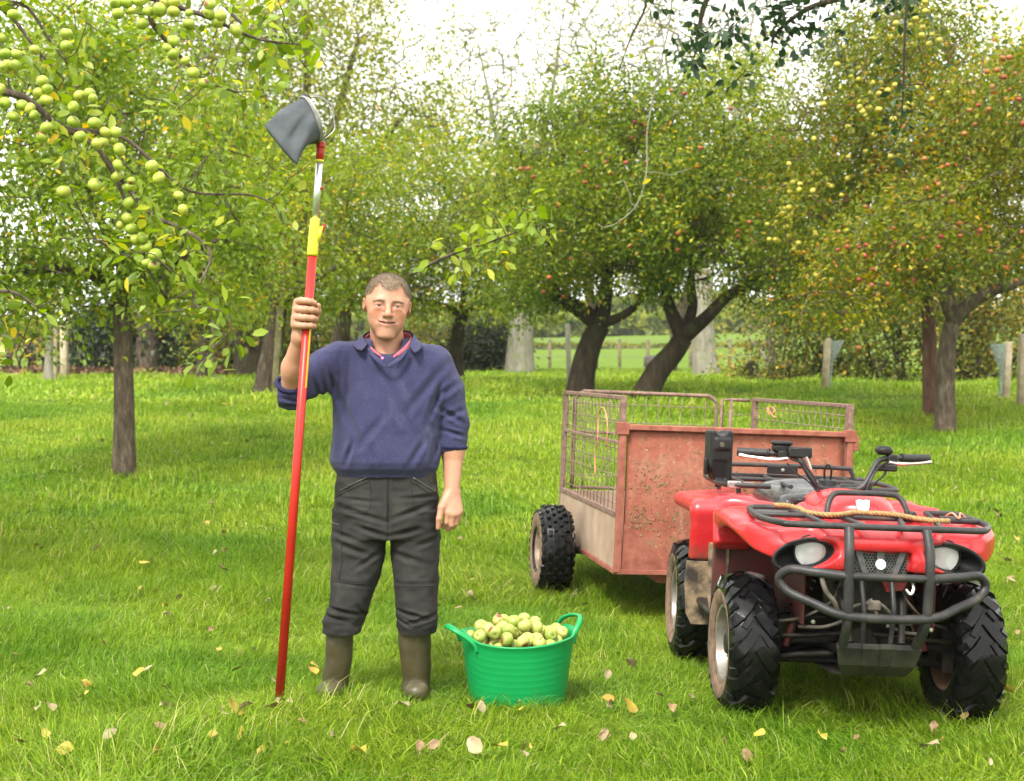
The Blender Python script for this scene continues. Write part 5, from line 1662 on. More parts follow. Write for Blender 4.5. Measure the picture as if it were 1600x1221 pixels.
# canvas bag: rings from the hoop down to the two hanging corners
NS = 40
cornerA, cornerB = Vector(mp(411, 197, -.37)), Vector(mp(464, 262, -.41))
rings = []
for j in range(13):
    f = j / 12
    ring = []
    for i in range(NS):
        a = 2 * math.pi * i / NS
        h_ = hoop(a, 1.0, .004)
        # target on the flat bottom seam between the corners
        s_ = (1 - math.cos(a - R(8))) / 2
        tgt = cornerA.lerp(cornerB, s_) + wv_ * math.sin(a) * (.014)
        bul = math.sin(f * math.pi) * .010
        p = h_.lerp(tgt, f ** .80) + wv_ * math.sin(a) * bul
        fold = math.sin(a * 3 + 1.0 + f * 2.0) * .010 * math.sin(f * math.pi) + math.sin(a * 7 + f * 5) * .003 * f * (1 - f) * 4
        p += up_ * .034 * math.sin(math.pi * f) * max(0, -math.cos(a)) ** 2
        p -= wv_ * .022 * math.exp(-((s_ - .40 - .25 * f) / .10) ** 2) * max(0, -math.sin(a)) * math.sin(math.pi * min(1, f * 1.15)) * -1
        p += (p - hc.lerp((cornerA + cornerB) / 2, f)).normalized() * fold
        # pinch where the cloth sags between hoop and lower corner
        ring.append(p)
    rings.append(ring)
V = [p for r in rings for p in r]
F = [(j * NS + i, j * NS + (i + 1) % NS, (j + 1) * NS + (i + 1) % NS, (j + 1) * NS + i) for j in range(12) for i in range(NS)]
F.append(tuple(12 * NS + i for i in range(NS)))
mb = MB(); mb.add(V, F)
bag = mb.obj('bag', CANVAS, pole)
ss = bag.modifiers.new('round', 'SUBSURF'); ss.levels = 1; ss.render_levels = 1
mb = MB()
mb.tube([hoop(a, 1.005, .007) for a in np.linspace(0, 2 * math.pi, 49)[:-1]], .010, 6, True, flat=.6); mb.obj('bag_hem', pmat('grey_hem_webbing', (.16, .16, .155), (.27, .265, .255), 40, .9), bag)
mb = MB(); mb.tube([hoop(a, .93, -.004) + rand for a, rand in [(b_, Vector(np.random.normal(0, .0018, 3))) for b_ in np.linspace(.2, 2.6, 24)]], .012, 6); mb.obj('foam_strip', pmat('worn_foam', (.45, .42, .38), (.66, .64, .60), 60, .9, bump=.5), pole)

# ------------------------------------------------------------------ green tub full of apples
TBX = W(808, 1100, 5.86)
tub = thing('garden_tub', 'green flexible two handled tub heaped with apples standing on the grass', 'tub', (TBX.x, 5.98, g(TBX.x, 5.98) - .005))
GREEN = Mat('green_flexible_plastic')
GREEN.col(GREEN.ramp(GREEN.noise(4, 4), [(.3, (.002, .215, .052)), (.7, (.003, .265, .070))])); GREEN.set(Roughness=.38)
GREEN.b.inputs['Specular IOR Level'].default_value = .4
GREEN.b.inputs['Subsurface Weight'].default_value = .08
GREEN.b.inputs['Subsurface Radius'].default_value = (.01, .03, .015)
GREEN.bump(GREEN.noise(90, 3), .08, .002)
TH_, RT, RB = .288, .238, .193
NT = 96
def rim_h(a):
    """rim height against angle; handles at a=0 (right) and pi (left)"""
    d0 = abs(math.atan2(math.sin(a - R(19)), math.cos(a - R(19)))); d1 = abs(math.atan2(math.sin(a - R(200)), math.cos(a - R(200))))
    b_ = lambda d: .5 + .5 * math.cos(min(d / R(34), 1) * math.pi)
    return TH_ + .020 * b_(d0) + .026 * b_(d1) - .010 * math.cos(2 * a + math.pi)
def tubr(f): return RB + (RT - RB) * (f ** .85)
prof = []
lev = [0, .02, .06] + [x for k in range(9) for x in (.10 + k * .095, .10 + k * .095 + .012, .10 + k * .095 + .020)] + [.965, .985, 1.0]
V, F = [], []
for j, f in enumerate(lev):
    rib = .0004 if (j > 2 and j < len(lev) - 3 and (j - 3) % 3 == 1) else 0.0
    lip = .006 if j >= len(lev) - 2 else (.003 if j == len(lev) - 3 else 0)
    for i in range(NT):
        a = 2 * math.pi * i / NT
        dent = 1 + .012 * math.cos(2 * a + .6) + .008 * math.cos(3 * a)
        r = (tubr(f) + rib + lip) * dent
        V.append((r * math.cos(a), r * math.sin(a), rim_h(a) * f))
m_ = len(lev)
for f in (1.0, .9, .6):      # inner wall
    for i in range(NT):
        a = 2 * math.pi * i / NT
        dent = 1 + .012 * math.cos(2 * a + .6) + .008 * math.cos(3 * a)
        r = (tubr(f) - (.0035 if f < 1 else 0.001)) * dent
        V.append((r * math.cos(a), r * math.sin(a), rim_h(a) * f + (.003 if f == 1 else 0)))
m_ += 3
for j in range(m_ - 1):
    for i in range(NT):
        l = (i + 1) % NT
        F.append((j * NT + i, j * NT + l, (j + 1) * NT + l, (j + 1) * NT + i))
F.append(tuple(reversed(range(NT))))
F.append(tuple((m_ - 1) * NT + i for i in range(NT)))
mb = MB(); mb.add(V, F); mb.obj('tub_wall', GREEN.m, tub)
def handle(pts):
    mb = MB()
    q = catmull(pts, 7)
    mb.tube(q, .0125, 10, flat=.62, up=(0, 1, 0))
    return mb.obj('handle', GREEN.m, tub)
# each handle is a loop rising from two spots on the rim and leaning outwards
def polar(a, r, z): return (r * math.cos(R(a)), r * math.sin(R(a)), z)
zr = TH_ + .004
handle([polar(-6, RT - .002, zr - .035), polar(-4, RT + .004, zr + .005), polar(2, RT + .024, zr + .042), polar(14, RT + .038, zr + .062), polar(28, RT + .030, zr + .058), polar(38, RT + .010, zr + .038), polar(43, RT - .004, zr - .004), polar(44, RT - .008, zr - .035)])
handle([polar(176, RT - .002, zr - .030), polar(180, RT + .010, zr + .004), polar(187, RT + .042, zr + .036), polar(198, RT + .066, zr + .050), polar(210, RT + .060, zr + .044), polar(219, RT + .020, zr + .010), polar(224, RT - .002, zr - .020), polar(225, RT - .006, zr - .045)])

# ------------------------------------------------------------------ apples
def apple_mesh(seed, blemish, r=.031, nseg=16, nring=10):
    rs = np.random.RandomState(seed)
    V, T = [], []
    sq = rs.uniform(.86, .98)
    lop = rs.uniform(-.06, .06, 2)
    spots = rand_dirs(8, rs); sw_ = rs.uniform(.08, .20, 8)
    bl = rand_dirs(1, rs)[0]; bl[2] = abs(bl[2]) * .4
    bl /= np.linalg.norm(bl)
    for j in range(nring + 1):
        th = math.pi * j / nring
        for i in range(nseg):
            ph_ = 2 * math.pi * i / nseg
            rr = 1 + .035 * math.cos(5 * ph_) * math.cos(th) ** 2 * (1 if th > 1.6 else .3)
            dip = .30 * math.exp(-(th / .36) ** 2) + .20 * math.exp(-((math.pi - th) / .34) ** 2)
            d = np.array([math.sin(th) * math.cos(ph_), math.sin(th) * math.sin(ph_), math.cos(th)])
            R_ = r * rr * (1 + lop[0] * d[0] + lop[1] * d[1])
            V.append((d[0] * R_ * 1.04, d[1] * R_ * 1.04, d[2] * R_ * sq * (1 - dip)))
            t = 0.0
            for q in range(8 if blemish else 3):
                t = max(t, math.exp(-np.sum((d - spots[q]) ** 2) / sw_[q] ** 2) * .8)
            if blemish: t = max(t, min(1, 1.4 * math.exp(-np.sum((d - bl) ** 2) / .55 ** 2)))
            t = max(t, .75 * math.exp(-((math.pi - th) / .22) ** 2), .6 * math.exp(-(th / .22) ** 2))
            T.append(t)
    F = []
    for j in range(nring):
        for i in range(nseg):
            l = (i + 1) % nseg
            F.append((j * nseg + i, (j + 1) * nseg + i, (j + 1) * nseg + l, j * nseg + l))
    return V, np.array(F), T
def apple_mat(name, c0, c1, c2, rus):
    m = Mat(name)
    a = m.n('ShaderNodeAttribute', attribute_name='tint')
    oi = m.n('ShaderNodeObjectInfo')
    c = m.ramp(oi.outputs['Random'], [(0, tuple(.8 * v for v in c0)), (.6, tuple(.8 * v for v in c1)), (1, tuple(.8 * v for v in c2))])
    c = m.mix(m.ramp(m.noise(22, 5), [(.45, (0, 0, 0)), (.7, (.5, .5, .5))]), c, tuple(min(1, x * 1.25 + .04) for x in c1))
    c = m.mix(m.ramp(a.outputs['Fac'], [(.25, (0, 0, 0)), (.8, (1, 1, 1))]), c, rus)
    m.col(c); m.set(Roughness=.32)
    m.b.inputs['Specular IOR Level'].default_value = .45
    m.b.inputs['Subsurface Weight'].default_value = .06
    m.b.inputs['Subsurface Radius'].default_value = (.008, .008, .003)
    return m.m
A_TUB = apple_mat('pale_green_apple_skin', (.25, .33, .045), (.37, .43, .090), (.44, .40, .10), (.19, .052, .020))
A_TREE = apple_mat('green_apple_skin', (.26, .36, .025), (.36, .45, .045), (.46, .48, .07), (.20, .08, .025))
A_RED = apple_mat('red_apple_skin', (.26, .025, .012), (.32, .055, .018), (.38, .15, .03), (.2, .04, .02))
A_YEL = apple_mat('yellow_apple_skin', (.50, .44, .05), (.58, .50, .08), (.56, .36, .06), (.3, .15, .04))
STALK = pmat('apple_stalk', (.06, .04, .02), rough=.8)
def apple_set(mat, n, bl, r=.031, seg=(16, 10), s0=0):
    out = []
    for i in range(n):
        V, F, T = apple_mesh(s0 + i, i in bl, r, *seg)
        out.append(mesh('apple', V, F, mat, True, {'tint': T}))
    return out
TUBA = apple_set(A_TUB, 9, (1, 4, 6), .0305, (18, 12))
stk = MB(); stk.tube([(0, 0, .017), (.001, 0, .027), (.004, 0, .036)], .0013, 5, mi=0)
stk_me = stk.mesh('stalk', STALK)
rs = np.random.RandomState(12)
placed = []
tx, ty, tz = tub.location
def try_place(x, y, r):
    z = .165
    for (a, b_, c_, q) in placed:
        d2 = (x - a) ** 2 + (y - b_) ** 2
        m2 = (r + q) ** 2 * 1.03
        if d2 < m2: z = max(z, c_ + math.sqrt(m2 - d2))
    return z
cand = 0
while len(placed) < 118 and cand < 4000:
    cand += 1
    best = None
    for _ in range(14):
        a_, q = rs.uniform(0, 6.283), math.sqrt(rs.uniform(0, 1))
        r = rs.uniform(.0265, .0335)
        lim = RT - .012 - r
        x, y = lim * q * math.cos(a_), lim * q * math.sin(a_)
        z = try_place(x, y, r)
        heap = TH_ + .006 + .056 * (1 - q ** 2.2) * (1 - .25 * x / RT)
        sc_ = z - heap
        if z < heap and (best is None or z < best[2]): best = (x, y, z, r)
    if best: placed.append(best)
vis = [p for p in placed if p[2] > .215]
for i, (x, y, z, r) in enumerate(vis):
    k = i % 9
    o = bpy.data.objects.new('apple', TUBA[k]); COL.objects.link(o)
    o.location = (tx + x, ty + y, tz + z); s = r / .0305; o.scale = (s, s, s)
    o.rotation_euler = (rs.uniform(0, 6.28), rs.uniform(0, 6.28), rs.uniform(0, 6.28))
    zone_n = 'on top of the heap in the green tub' if z > TH_ + .035 else 'against the front rim of the green tub' if y < -.09 else 'at the left side of the heap in the green tub' if x < -.09 else 'at the right side of the heap in the green tub' if x > .09 else 'in the middle of the heap in the green tub' if y < .07 else 'at the back of the heap in the green tub'
    look = 'bruised pale green apple ' if k in (1, 4, 6) else 'small pale green apple ' if r < .0295 else 'large pale green apple '
    tag(o, look + zone_n, 'apple', look.replace('apple', 'apples').strip() + ' ' + zone_n)
    if k % 3 == 0:
        ob('stalk', stk_me, o)
# ------------------------------------------------------------------ stock trailer behind the quad
TW, TL = 1.36, 1.78
TZ0, TZB, TZ1, TZ2 = .234, .565, 1.07, 1.243
trl = thing('stock_trailer', 'rusty red sheet metal stock trailer with mesh sides hitched behind the quad bike', 'trailer', (.590, 8.10, 0.0), (0, R(2.3), R(8.57)))
RUST = Mat('faded_red_muddy_sheet')
c = RUST.ramp(RUST.noise(3.2, 6, .65), [(.30, (.19, .048, .028)), (.52, (.29, .085, .050)), (.72, (.36, .145, .092))])
c = RUST.mix(RUST.ramp(RUST.noise(9, 6, .7, stretch=(1, 1, .35)), [(.52, (0, 0, 0)), (.70, (.55, .55, .55))]), c, (.40, .22, .14))
c = RUST.mix(RUST.ramp(RUST.noise(30, 6, .75), [(.55, (0, 0, 0)), (.64, (.85, .85, .85))]), c, (.13, .070, .036))
c = RUST.mix(RUST.ramp(RUST.noise(70, 3, .6), [(.64, (0, 0, 0)), (.70, (.75, .75, .75))]), c, (.50, .37, .20))
c = RUST.mix(RUST.ramp(RUST.noise(6.5, 7, .72), [(.54, (0, 0, 0)), (.66, (.75, .75, .75))]), c, (.17, .10, .055))
RUST.col(c); RUST.set(Roughness=.78); RUST.bump(RUST.noise(36, 5, .7), .5, .006)
RUST = RUST.m
RFR = pmat('rusty_red_angle_iron', (.19, .05, .03), (.31, .105, .068), 16, .75, bump=.35, bscale=60)
RPIPE = pmat('rusty_brown_pipe', (.11, .060, .045), (.24, .145, .11), 26, .7, bump=.5, bscale=90)
RWIRE = pmat('rusty_wire', (.15, .10, .075), (.30, .22, .17), 40, .6, .3)
BOARD = Mat('weathered_pinkish_board')
c = BOARD.ramp(BOARD.noise(4, 6, .65), [(.3, (.25, .165, .11)), (.6, (.37, .27, .195)), (.8, (.44, .36, .28))])
c = BOARD.mix(BOARD.ramp(BOARD.noise(9, 6, .7, stretch=(1, .3, 2)), [(.55, (0, 0, 0)), (.72, (.5, .5, .5))]), c, (.36, .16, .10))
BOARD.col(c); BOARD.set(Roughness=.85); BOARD.bump(BOARD.noise(40, 5), .35, .004)
BOARD = BOARD.m
MUDM = pmat('drying_mud_and_straw', (.085, .05, .025), (.30, .20, .10), 60, .95, bump=.6)
def part(name, mat, fn, parent=trl, smooth=False, **kw):
    mb = MB(); fn(mb)
    return mb.obj(name, mat, parent, smooth, **kw)
# slightly buckled front sheet
nxp, nzp = 26, 16
V = []
rs = np.random.RandomState(5)
for j in range(nzp + 1):
    for i in range(nxp + 1):
        x, z = .03 + (TW - .06) * i / nxp, TZ0 + .012 + (TZ1 - TZ0 - .03) * j / nzp
        V.append((x, 0, z))
V = np.array(V)
bk = vnoise(V, 3.0, 14) * .010 + vnoise(V, 8, 15) * .0035
edge = np.minimum.reduce([(V[:, 0] - .03) / .1, (TW - .03 - V[:, 0]) / .1, (V[:, 2] - TZ0) / .1, (TZ1 - V[:, 2]) / .1])
V[:, 1] = .012 + bk * np.clip(edge, 0, 1)
F = [(j * (nxp + 1) + i, j * (nxp + 1) + i + 1, (j + 1) * (nxp + 1) + i + 1, (j + 1) * (nxp + 1) + i) for j in range(nzp) for i in range(nxp)]
fp = ob('front_panel', mesh('front_panel', V, F, RUST, True), trl)
sm = fp.modifiers.new('thick', 'SOLIDIFY'); sm.thickness = .006; sm.offset = -1
part('top_rail', RFR, lambda m: (m.box((-.012, -.022, TZ1 - .022), (TW + .012, .020, TZ1 + .010), bev=.004)))
part('bottom_rail', RFR, lambda m: m.box((-.004, -.014, TZ0 - .012), (TW + .004, .028, TZ0 + .018), bev=.003))
part('gusset', RFR, lambda m: m.prism([(.02, TZ0 + .02), (.30, TZ0 + .02), (.29, TZ0 + .05), (.03, TZ0 + .28)], -.006, .004, Matrix.Rotation(R(90), 4, 'X')))
for x in (0, TW):
    part('corner_post', RFR, lambda m: m.box((x - .019, -.018, TZ0), (x + .019, .022, TZ1 + .012), bev=.003))
    part('upper_post', RPIPE, lambda m: m.box((x - .016, -.014, TZ1), (x + .016, .018, TZ2), bev=.004))
    part('post_bracket', RFR, lambda m: m.box((x - .034, -.026, TZ1 - .05), (x + .034, .030, TZ1 + .02), bev=.004))
    part('rear_post', RPIPE, lambda m: m.box((x - .016, TL - .018, TZ0), (x + .016, TL + .014, TZ2), bev=.004))
part('hinge_lug', RFR, lambda m: m.box((TW + .02, -.02, TZ1 - .10), (TW + .05, .02, TZ1 - .01), bev=.004))
# sides: three boards below, wire panel above
wire_me = {}
def wires(parent, pts0, pts1, r=.0025, n=5, name='wire'):
    """one straight bar, mesh shared between equal lengths"""
    a, b2 = Vector(pts0), Vector(pts1)
    L = (b2 - a).length
    key = (round(L, 3), r)
    if key not in wire_me:
        mb = MB(); k = 5
        mb.tube([(0, 0, L * i / k) for i in range(k + 1)], r, n)
        wire_me[key] = mb.mesh('wire', RWIRE)
    o = ob(name, wire_me[key], parent)
    o.location = a + Vector((rs.normal(0, .0015), rs.normal(0, .0015), 0))
    o.rotation_mode = 'QUATERNION'
    o.rotation_quaternion = (b2 - a).to_track_quat('Z', 'Y')
    return o
for x, s in ((0, -1), (TW, 1)):
    for (y0, y1) in ((.03, .60), (.606, 1.18), (1.186, TL - .02)):
        part('board', BOARD, lambda m: m.box((x - .012, y0, TZ0 + .015), (x + .012, y1, TZB - .02), bev=.003))
    part('side_rail', RFR, lambda m: m.box((x - .02, .02, TZ0 - .014), (x + .02, TL, TZ0 + .016), bev=.003))
    part('side_rail', RPIPE, lambda m: m.box((x - .018, .02, TZB - .02), (x + .018, TL, TZB + .010), bev=.003))
    sp = part('mesh_panel', RPIPE, lambda m: (m.box((x - .014, .03, TZ2 - .026), (x + .014, TL - .02, TZ2), bev=.004)))
    part('mesh_panel_post', RPIPE, lambda m: m.box((x - .013, .03, TZB + .010), (x + .013, .056, TZ2 - .024), bev=.003), sp)
    part('mesh_panel_post', RPIPE, lambda m: m.box((x - .013, TL - .05, TZB + .010), (x + .013, TL - .024, TZ2 - .024), bev=.003), sp)
    for k in range(17):
        y = .085 + (TL - .16) * k / 16
        wires(sp, (x + s * .004, y, TZB + .005), (x + s * .004, y, TZ2 - .02))
    for k in range(8):
        z = TZB + .05 + (TZ2 - TZB - .12) * k / 7
        wires(sp, (x - s * .004, .04, z), (x - s * .004, TL - .04, z), .0034)
    part('cross_bar', RPIPE, lambda m: m.box((x - .010, .05, .96), (x + .010, TL - .04, .978), bev=.002), sp)
# rear gate: bent pipe frame with wide wires, and a narrower leaf
gate = part('rear_gate', RPIPE, lambda m: m.tube(catmull([(.07, TL, TZB), (.07, TL, TZ2 - .12), (.075, TL, TZ2 - .045), (.13, TL, TZ2 - .004), (.20, TL, TZ2), (.95, TL, TZ2), (1.03, TL, TZ2 - .004), (1.08, TL, TZ2 - .045), (1.085, TL, TZ2 - .12), (1.085, TL, TZB)], 5), .0135, 8), smooth=True)
part('gate_bar', RPIPE, lambda m: m.tube([(.07, TL, TZB + .01), (1.085, TL, TZB + .01)], .011, 8), gate, True)
part('gate_bar', RPIPE, lambda m: m.tube([(.07, TL, .96), (1.085, TL, .96)], .010, 8), gate, True)
for k in range(11): wires(gate, (.145 + .086 * k, TL + .006, TZB), (.145 + .086 * k, TL + .006, TZ2 - .005), .0030)
for k in range(5): wires(gate, (.075, TL - .006, .66 + .125 * k), (1.08, TL - .006, .66 + .125 * k), .0030)
leaf_ = part('gate_leaf', RPIPE, lambda m: m.tube([(1.125, TL, TZB), (1.125, TL, TZ2 - .02), (1.19, TL, TZ2 - .02), (1.325, TL, TZ2 - .02)], .012, 8), smooth=True)
part('gate_leaf_post', RPIPE, lambda m: m.tube([(1.19, TL, TZB), (1.19, TL, TZ2 - .02)], .012, 8), leaf_, True)
wires(leaf_, (1.12, TL, 1.12), (1.33, TL, 1.12), .003); wires(leaf_, (1.12, TL, .9), (1.33, TL, .9), .003)
part('tailboard', BOARD, lambda m: m.box((.02, TL - .012, TZ0 + .015), (TW - .02, TL + .012, TZB - .01), bev=.003))
part('floor', pmat('dirty_floor_sheet', (.07, .05, .035), (.16, .12, .08), 9, .95), lambda m: m.box((.02, .02, TZ0 - .002), (TW - .02, TL - .015, TZ0 + .014)))
DARKMET = pmat('dark_oily_metal', (.007, .006, .005), (.022, .018, .014), 14, .6, .4, bump=.3)
axz, axy = .232, 1.01
part('axle', DARKMET, lambda m: m.tube([(-.16, axy, axz), (TW + .16, axy, axz)], .026, 10), smooth=True)
part('chassis_rail', RFR, lambda m: m.box((.25, .05, TZ0 - .065), (.31, TL - .05, TZ0 - .016), bev=.004))
part('chassis_rail', RFR, lambda m: m.box((TW - .31, .05, TZ0 - .065), (TW - .25, TL - .05, TZ0 - .016), bev=.004))
part('drawbar', DARKMET, lambda m: m.tube([(TW / 2 + .16, .5, TZ0 - .05), (TW / 2 + .16, -.2, TZ0 + .02), (TW / 2 + .145, -.68, TZ0 + .10)], .028, 8, twist=.785), smooth=False)
# wheels with knobbly tyres
TYRE = Mat('wet_black_tyre')
c = TYRE.ramp(TYRE.noise(14, 5, .65), [(.40, (.0035, .0035, .004)), (.66, (.009, .009, .009)), (.82, (.040, .032, .022))])
TYRE.col(c); TYRE.set(Roughness=TYRE.ramp(TYRE.noise(22, 4), [(.35, (.10,) * 3), (.65, (.24,) * 3)])); TYRE.b.inputs['Specular IOR Level'].default_value = .24
TYRE.bump(TYRE.noise(120, 3), .15, .003)
TYRE = TYRE.m
MUDTYRE = pmat('muddy_sidewall', (.10, .060, .035), (.21, .135, .085), 18, .9, bump=.5)
RIMD = pmat('muddy_wheel_rim', (.14, .085, .055), (.34, .25, .19), 12, .7, .2, bump=.3)
def fix_side(V):  # lathe axis (local Z) onto X
    return V
def wheel_frame(c, yaw=0, flip=False):
    M = Matrix.Translation(c) @ Matrix.Rotation(yaw, 4, 'Z') @ Matrix.Rotation(R(90), 4, 'Y')
    return M
def knob_tyre(M, r, w, nrow, ncol, lug, h, rimr, mats):
    mb = MB()
    hw = w / 2
    prof = [(rimr, -hw * .80), (rimr + .02, -hw * .95), (rimr + (r - rimr) * .5, -hw), (r - .035, -hw * .93), (r - .008, -hw * .68), (r, -hw * .3), (r, hw * .3), (r - .008, hw * .68), (r - .035, hw * .93), (rimr + (r - rimr) * .5, hw), (rimr + .02, hw * .95), (rimr, hw * .80)]
    mb.lathe(prof, 40, M, 0, False)
    for i in range(len(mb.F)):
        pass
    n0 = len(mb.F)
    for j in range(nrow):
        for k in range(ncol):
            a = 2 * math.pi * (j + (.5 if k % 2 else 0)) / nrow
            u = -hw * .86 + 2 * hw * .86 * k / (ncol - 1)
            fr = abs(u) / hw
            rr = r - .034 * max(0, (fr - .45) / .41) ** 2
            tilt = math.copysign(max(0, (fr - .5)) * 1.5, u)
            L = Matrix.Rotation(a, 4, 'Z') @ Matrix.Translation((rr, 0, u)) @ Matrix.Rotation(-tilt, 4, 'Y')
            a_, b_ = lug
            mb.box((-.012, -a_ / 2, -b_ / 2), (h, a_ / 2, b_ / 2), 0, M @ L, bev=.0035)
    return mb
for x, s in ((-.197, -1), (TW + .197, 1)):
    c_ = (x, axy, axz)
    wh = ob('wheel', knob_tyre(wheel_frame(c_), .272, .215, 26, 6, (.036, .024), .014, .125, None).mesh('wheel', TYRE, False), trl)
    mb = MB(); f = s
    mb.lathe([(.126, f * .085), (.15, f * .104), (.20, f * .1085), (.238, f * .103)], 40, wheel_frame(c_), 0, False)
    mb.obj('muddy_sidewall', MUDTYRE, wh)
    mb = MB(); mb.lathe([(.128, -.085), (.120, -.06), (.116, .02 * f), (.118, f * .06), (.130, f * .088), (.122, f * .090), (.112, f * .066), (.095, f * .030), (.045, f * .028), (.040, f * .055), (.0001, f * .058)], 28, wheel_frame(c_), 0, False)
    mb.obj('rim', RIMD, wh)
# mud thrown up on the front sheet
mb = MB()
rs = np.random.RandomState(17)
cl_ = [(.42, .50, .10, 90), (.75, .60, .14, 70), (1.1, .45, .12, 50), (.20, .74, .07, 150), (.26, .66, .06, 110), (.14, .55, .05, 90), (.50, .36, .05, 120), (.30, .63, .10, 60), (.55, .34, .10, 60), (.10, .52, .06, 30), (.62, .85, .3, 50), (.9, .8, .3, 40), (.5, .55, .3, 60), (.38, .30, .07, 25)]
for (cx, cz, sp_, n) in cl_:
    for _ in range(n):
        x, z = rs.normal(cx, sp_), rs.normal(cz, sp_ * .9)
        if not (.05 < x < TW - .05 and TZ0 + .03 < z < TZ1 - .05): continue
        r1 = rs.gamma(2, .0032) + .0015; r2 = r1 * rs.uniform(.6, 1.8)
        n_ = 6; b = len(mb.V); a0 = rs.uniform(0, 6.28)
        yy = .006
        V = [(x, yy - min(r1 * .35, .004), z)] + [(x + r1 * rs.uniform(.7, 1.3) * math.cos(a0 + 6.283 * k / n_), yy + .014, z + r2 * rs.uniform(.7, 1.3) * math.sin(a0 + 6.283 * k / n_)) for k in range(n_)]
        mb.add(V, [(0, 1 + (k + 1) % n_, 1 + k) for k in range(n_)])
tag(mb.obj('mud_spatter', MUDM, trl), None, None, None, 'stuff')
# twine caught in the wires
TWINE = pmat('orange_baler_twine', (.50, .17, .09), (.62, .30, .17), 50, .8)
tp = lambda x, y, z: trl.matrix_basis @ Vector((x, y, z))
bpy.context.view_layer.update()
tm = Matrix.LocRotScale(trl.location, trl.rotation_euler, None)
def twine(label, pts, grp=None):
    mb = MB(); q = catmull([tm @ Vector(p) for p in pts], 6)
    c0 = q[0]
    mb.tube([v - c0 for v in q], .0042, 5)
    tag(mb.obj('baler_twine', TWINE, None, loc=c0), label, 'twine', grp)
twine('loop of pink orange twine hanging in the trailer left side mesh', [(-.012, .36, .93), (-.014, .34, 1.05), (-.014, .40, 1.13), (-.014, .52, 1.16), (-.012, .62, 1.10), (-.014, .60, .98), (-.014, .66, .86), (-.014, .63, .74)])
twine('pink twine knot tied to the mesh of the trailer right side', [(TW - .018, 1.40, 1.15), (TW - .024, 1.34, 1.19), (TW - .018, 1.28, 1.16), (TW - .030, 1.36, 1.14), (TW - .018, 1.44, 1.18), (TW - .026, 1.30, 1.13), (TW - .018, 1.24, 1.12)])
# ------------------------------------------------------------------ the quad bike
qx, qy = 1.41, 5.93
quad = thing('quad_bike', 'muddy red quad bike with black front rack and bull bar parked on the grass', 'quad bike', (qx, qy, -.062), (0, R(2.2), R(0.5)))
REDP = Mat('faded_red_plastic')
c = REDP.ramp(REDP.noise(2.2, 5, .6), [(.32, (.46, .012, .018)), (.60, (.54, .030, .036)), (.80, (.60, .10, .10))])
c = REDP.mix(REDP.ramp(REDP.noise(24, 6, .75, stretch=(1, .35, 1)), [(.60, (0, 0, 0)), (.76, (.45, .45, .45))]), c, (.66, .24, .22))
_tc = REDP.n('ShaderNodeTexCoord'); _sx = REDP.n('ShaderNodeSeparateXYZ'); REDP.l(_tc.outputs['Object'], _sx.inputs['Vector'])
_mr = REDP.n('ShaderNodeMapRange'); _mr.inputs['From Min'].default_value = .72; _mr.inputs['From Max'].default_value = .50; REDP.l(_sx.outputs['Z'], _mr.inputs['Value'])
_mm = REDP.n('ShaderNodeMath', operation='MULTIPLY'); REDP.l(_mr.outputs['Result'], _mm.inputs[0]); REDP.l(REDP.noise(16, 6, .7), _mm.inputs[1])
c = REDP.mix(REDP.ramp(_mm.outputs['Value'], [(.24, (0, 0, 0)), (.42, (.85, .85, .85))]), c, (.115, .062, .036))
c = REDP.mix(REDP.ramp(REDP.noise(55, 4, .7), [(.64, (0, 0, 0)), (.72, (.6, .6, .6))]), c, (.26, .09, .06))
REDP.col(c); REDP.set(Roughness=REDP.ramp(REDP.noise(9, 5), [(.35, (.22,) * 3), (.68, (.45,) * 3)]))
REDP.b.inputs['Coat Weight'].default_value = .10; REDP.b.inputs['Coat Roughness'].default_value = .15
REDP.bump(REDP.noise(60, 3), .05, .002)
REDP = REDP.m
BLKP = Mat('grey_black_plastic')
c = BLKP.ramp(BLKP.noise(9, 5, .65), [(.35, (.007, .007, .008)), (.65, (.018, .018, .019)), (.8, (.045, .040, .034))])
BLKP.col(c); BLKP.b.inputs['Specular IOR Level'].default_value = .28; BLKP.set(Roughness=.42); BLKP.bump(BLKP.noise(90, 3), .15, .002); BLKP = BLKP.m
BAR = Mat('worn_black_steel_tube')
c = BAR.ramp(BAR.noise(8, 6, .7), [(.36, (.018, .018, .019)), (.58, (.040, .039, .039)), (.74, (.095, .068, .050))])
BAR.col(c); BAR.b.inputs['Specular IOR Level'].default_value = .28; BAR.set(Roughness=.38, Metallic=.1); BAR.bump(BAR.noise(120, 4, .7), .35, .003); BAR = BAR.m
MUDFLAP = pmat('mud_caked_flap', (.028, .022, .016), (.24, .17, .10), 13, .9, bump=.7, bscale=30, lo=.40, hi=.62)
CHROME = pmat('scuffed_metal', (.42, .40, .37), (.62, .60, .57), 40, .28, .9)
RIMS = Mat('dull_silver_rim')
c = RIMS.ramp(RIMS.noise(11, 6, .7), [(.35, (.30, .29, .27)), (.60, (.19, .17, .145)), (.72, (.15, .075, .04))])
RIMS.col(c); RIMS.set(Roughness=.42, Metallic=.55); RIMS.bump(RIMS.noise(60, 4), .2, .003); RIMS = RIMS.m
RIMB = pmat('rusty_brown_rim_back', (.085, .042, .022), (.20, .115, .065), 12, .75, .2, bump=.5)
ENG = pmat('dark_muddy_engine', (.008, .0065, .005), (.040, .027, .018), 16, .7, .3, bump=.5)
HOSE = pmat('dirty_hose', (.05, .04, .03), (.14, .12, .095), 20, .6)
def qp(name, mat, fn, parent=quad, smooth=True, sharp=38):
    mb = MB(); fn(mb)
    return mb.obj(name, mat, parent, smooth, sharp=sharp)
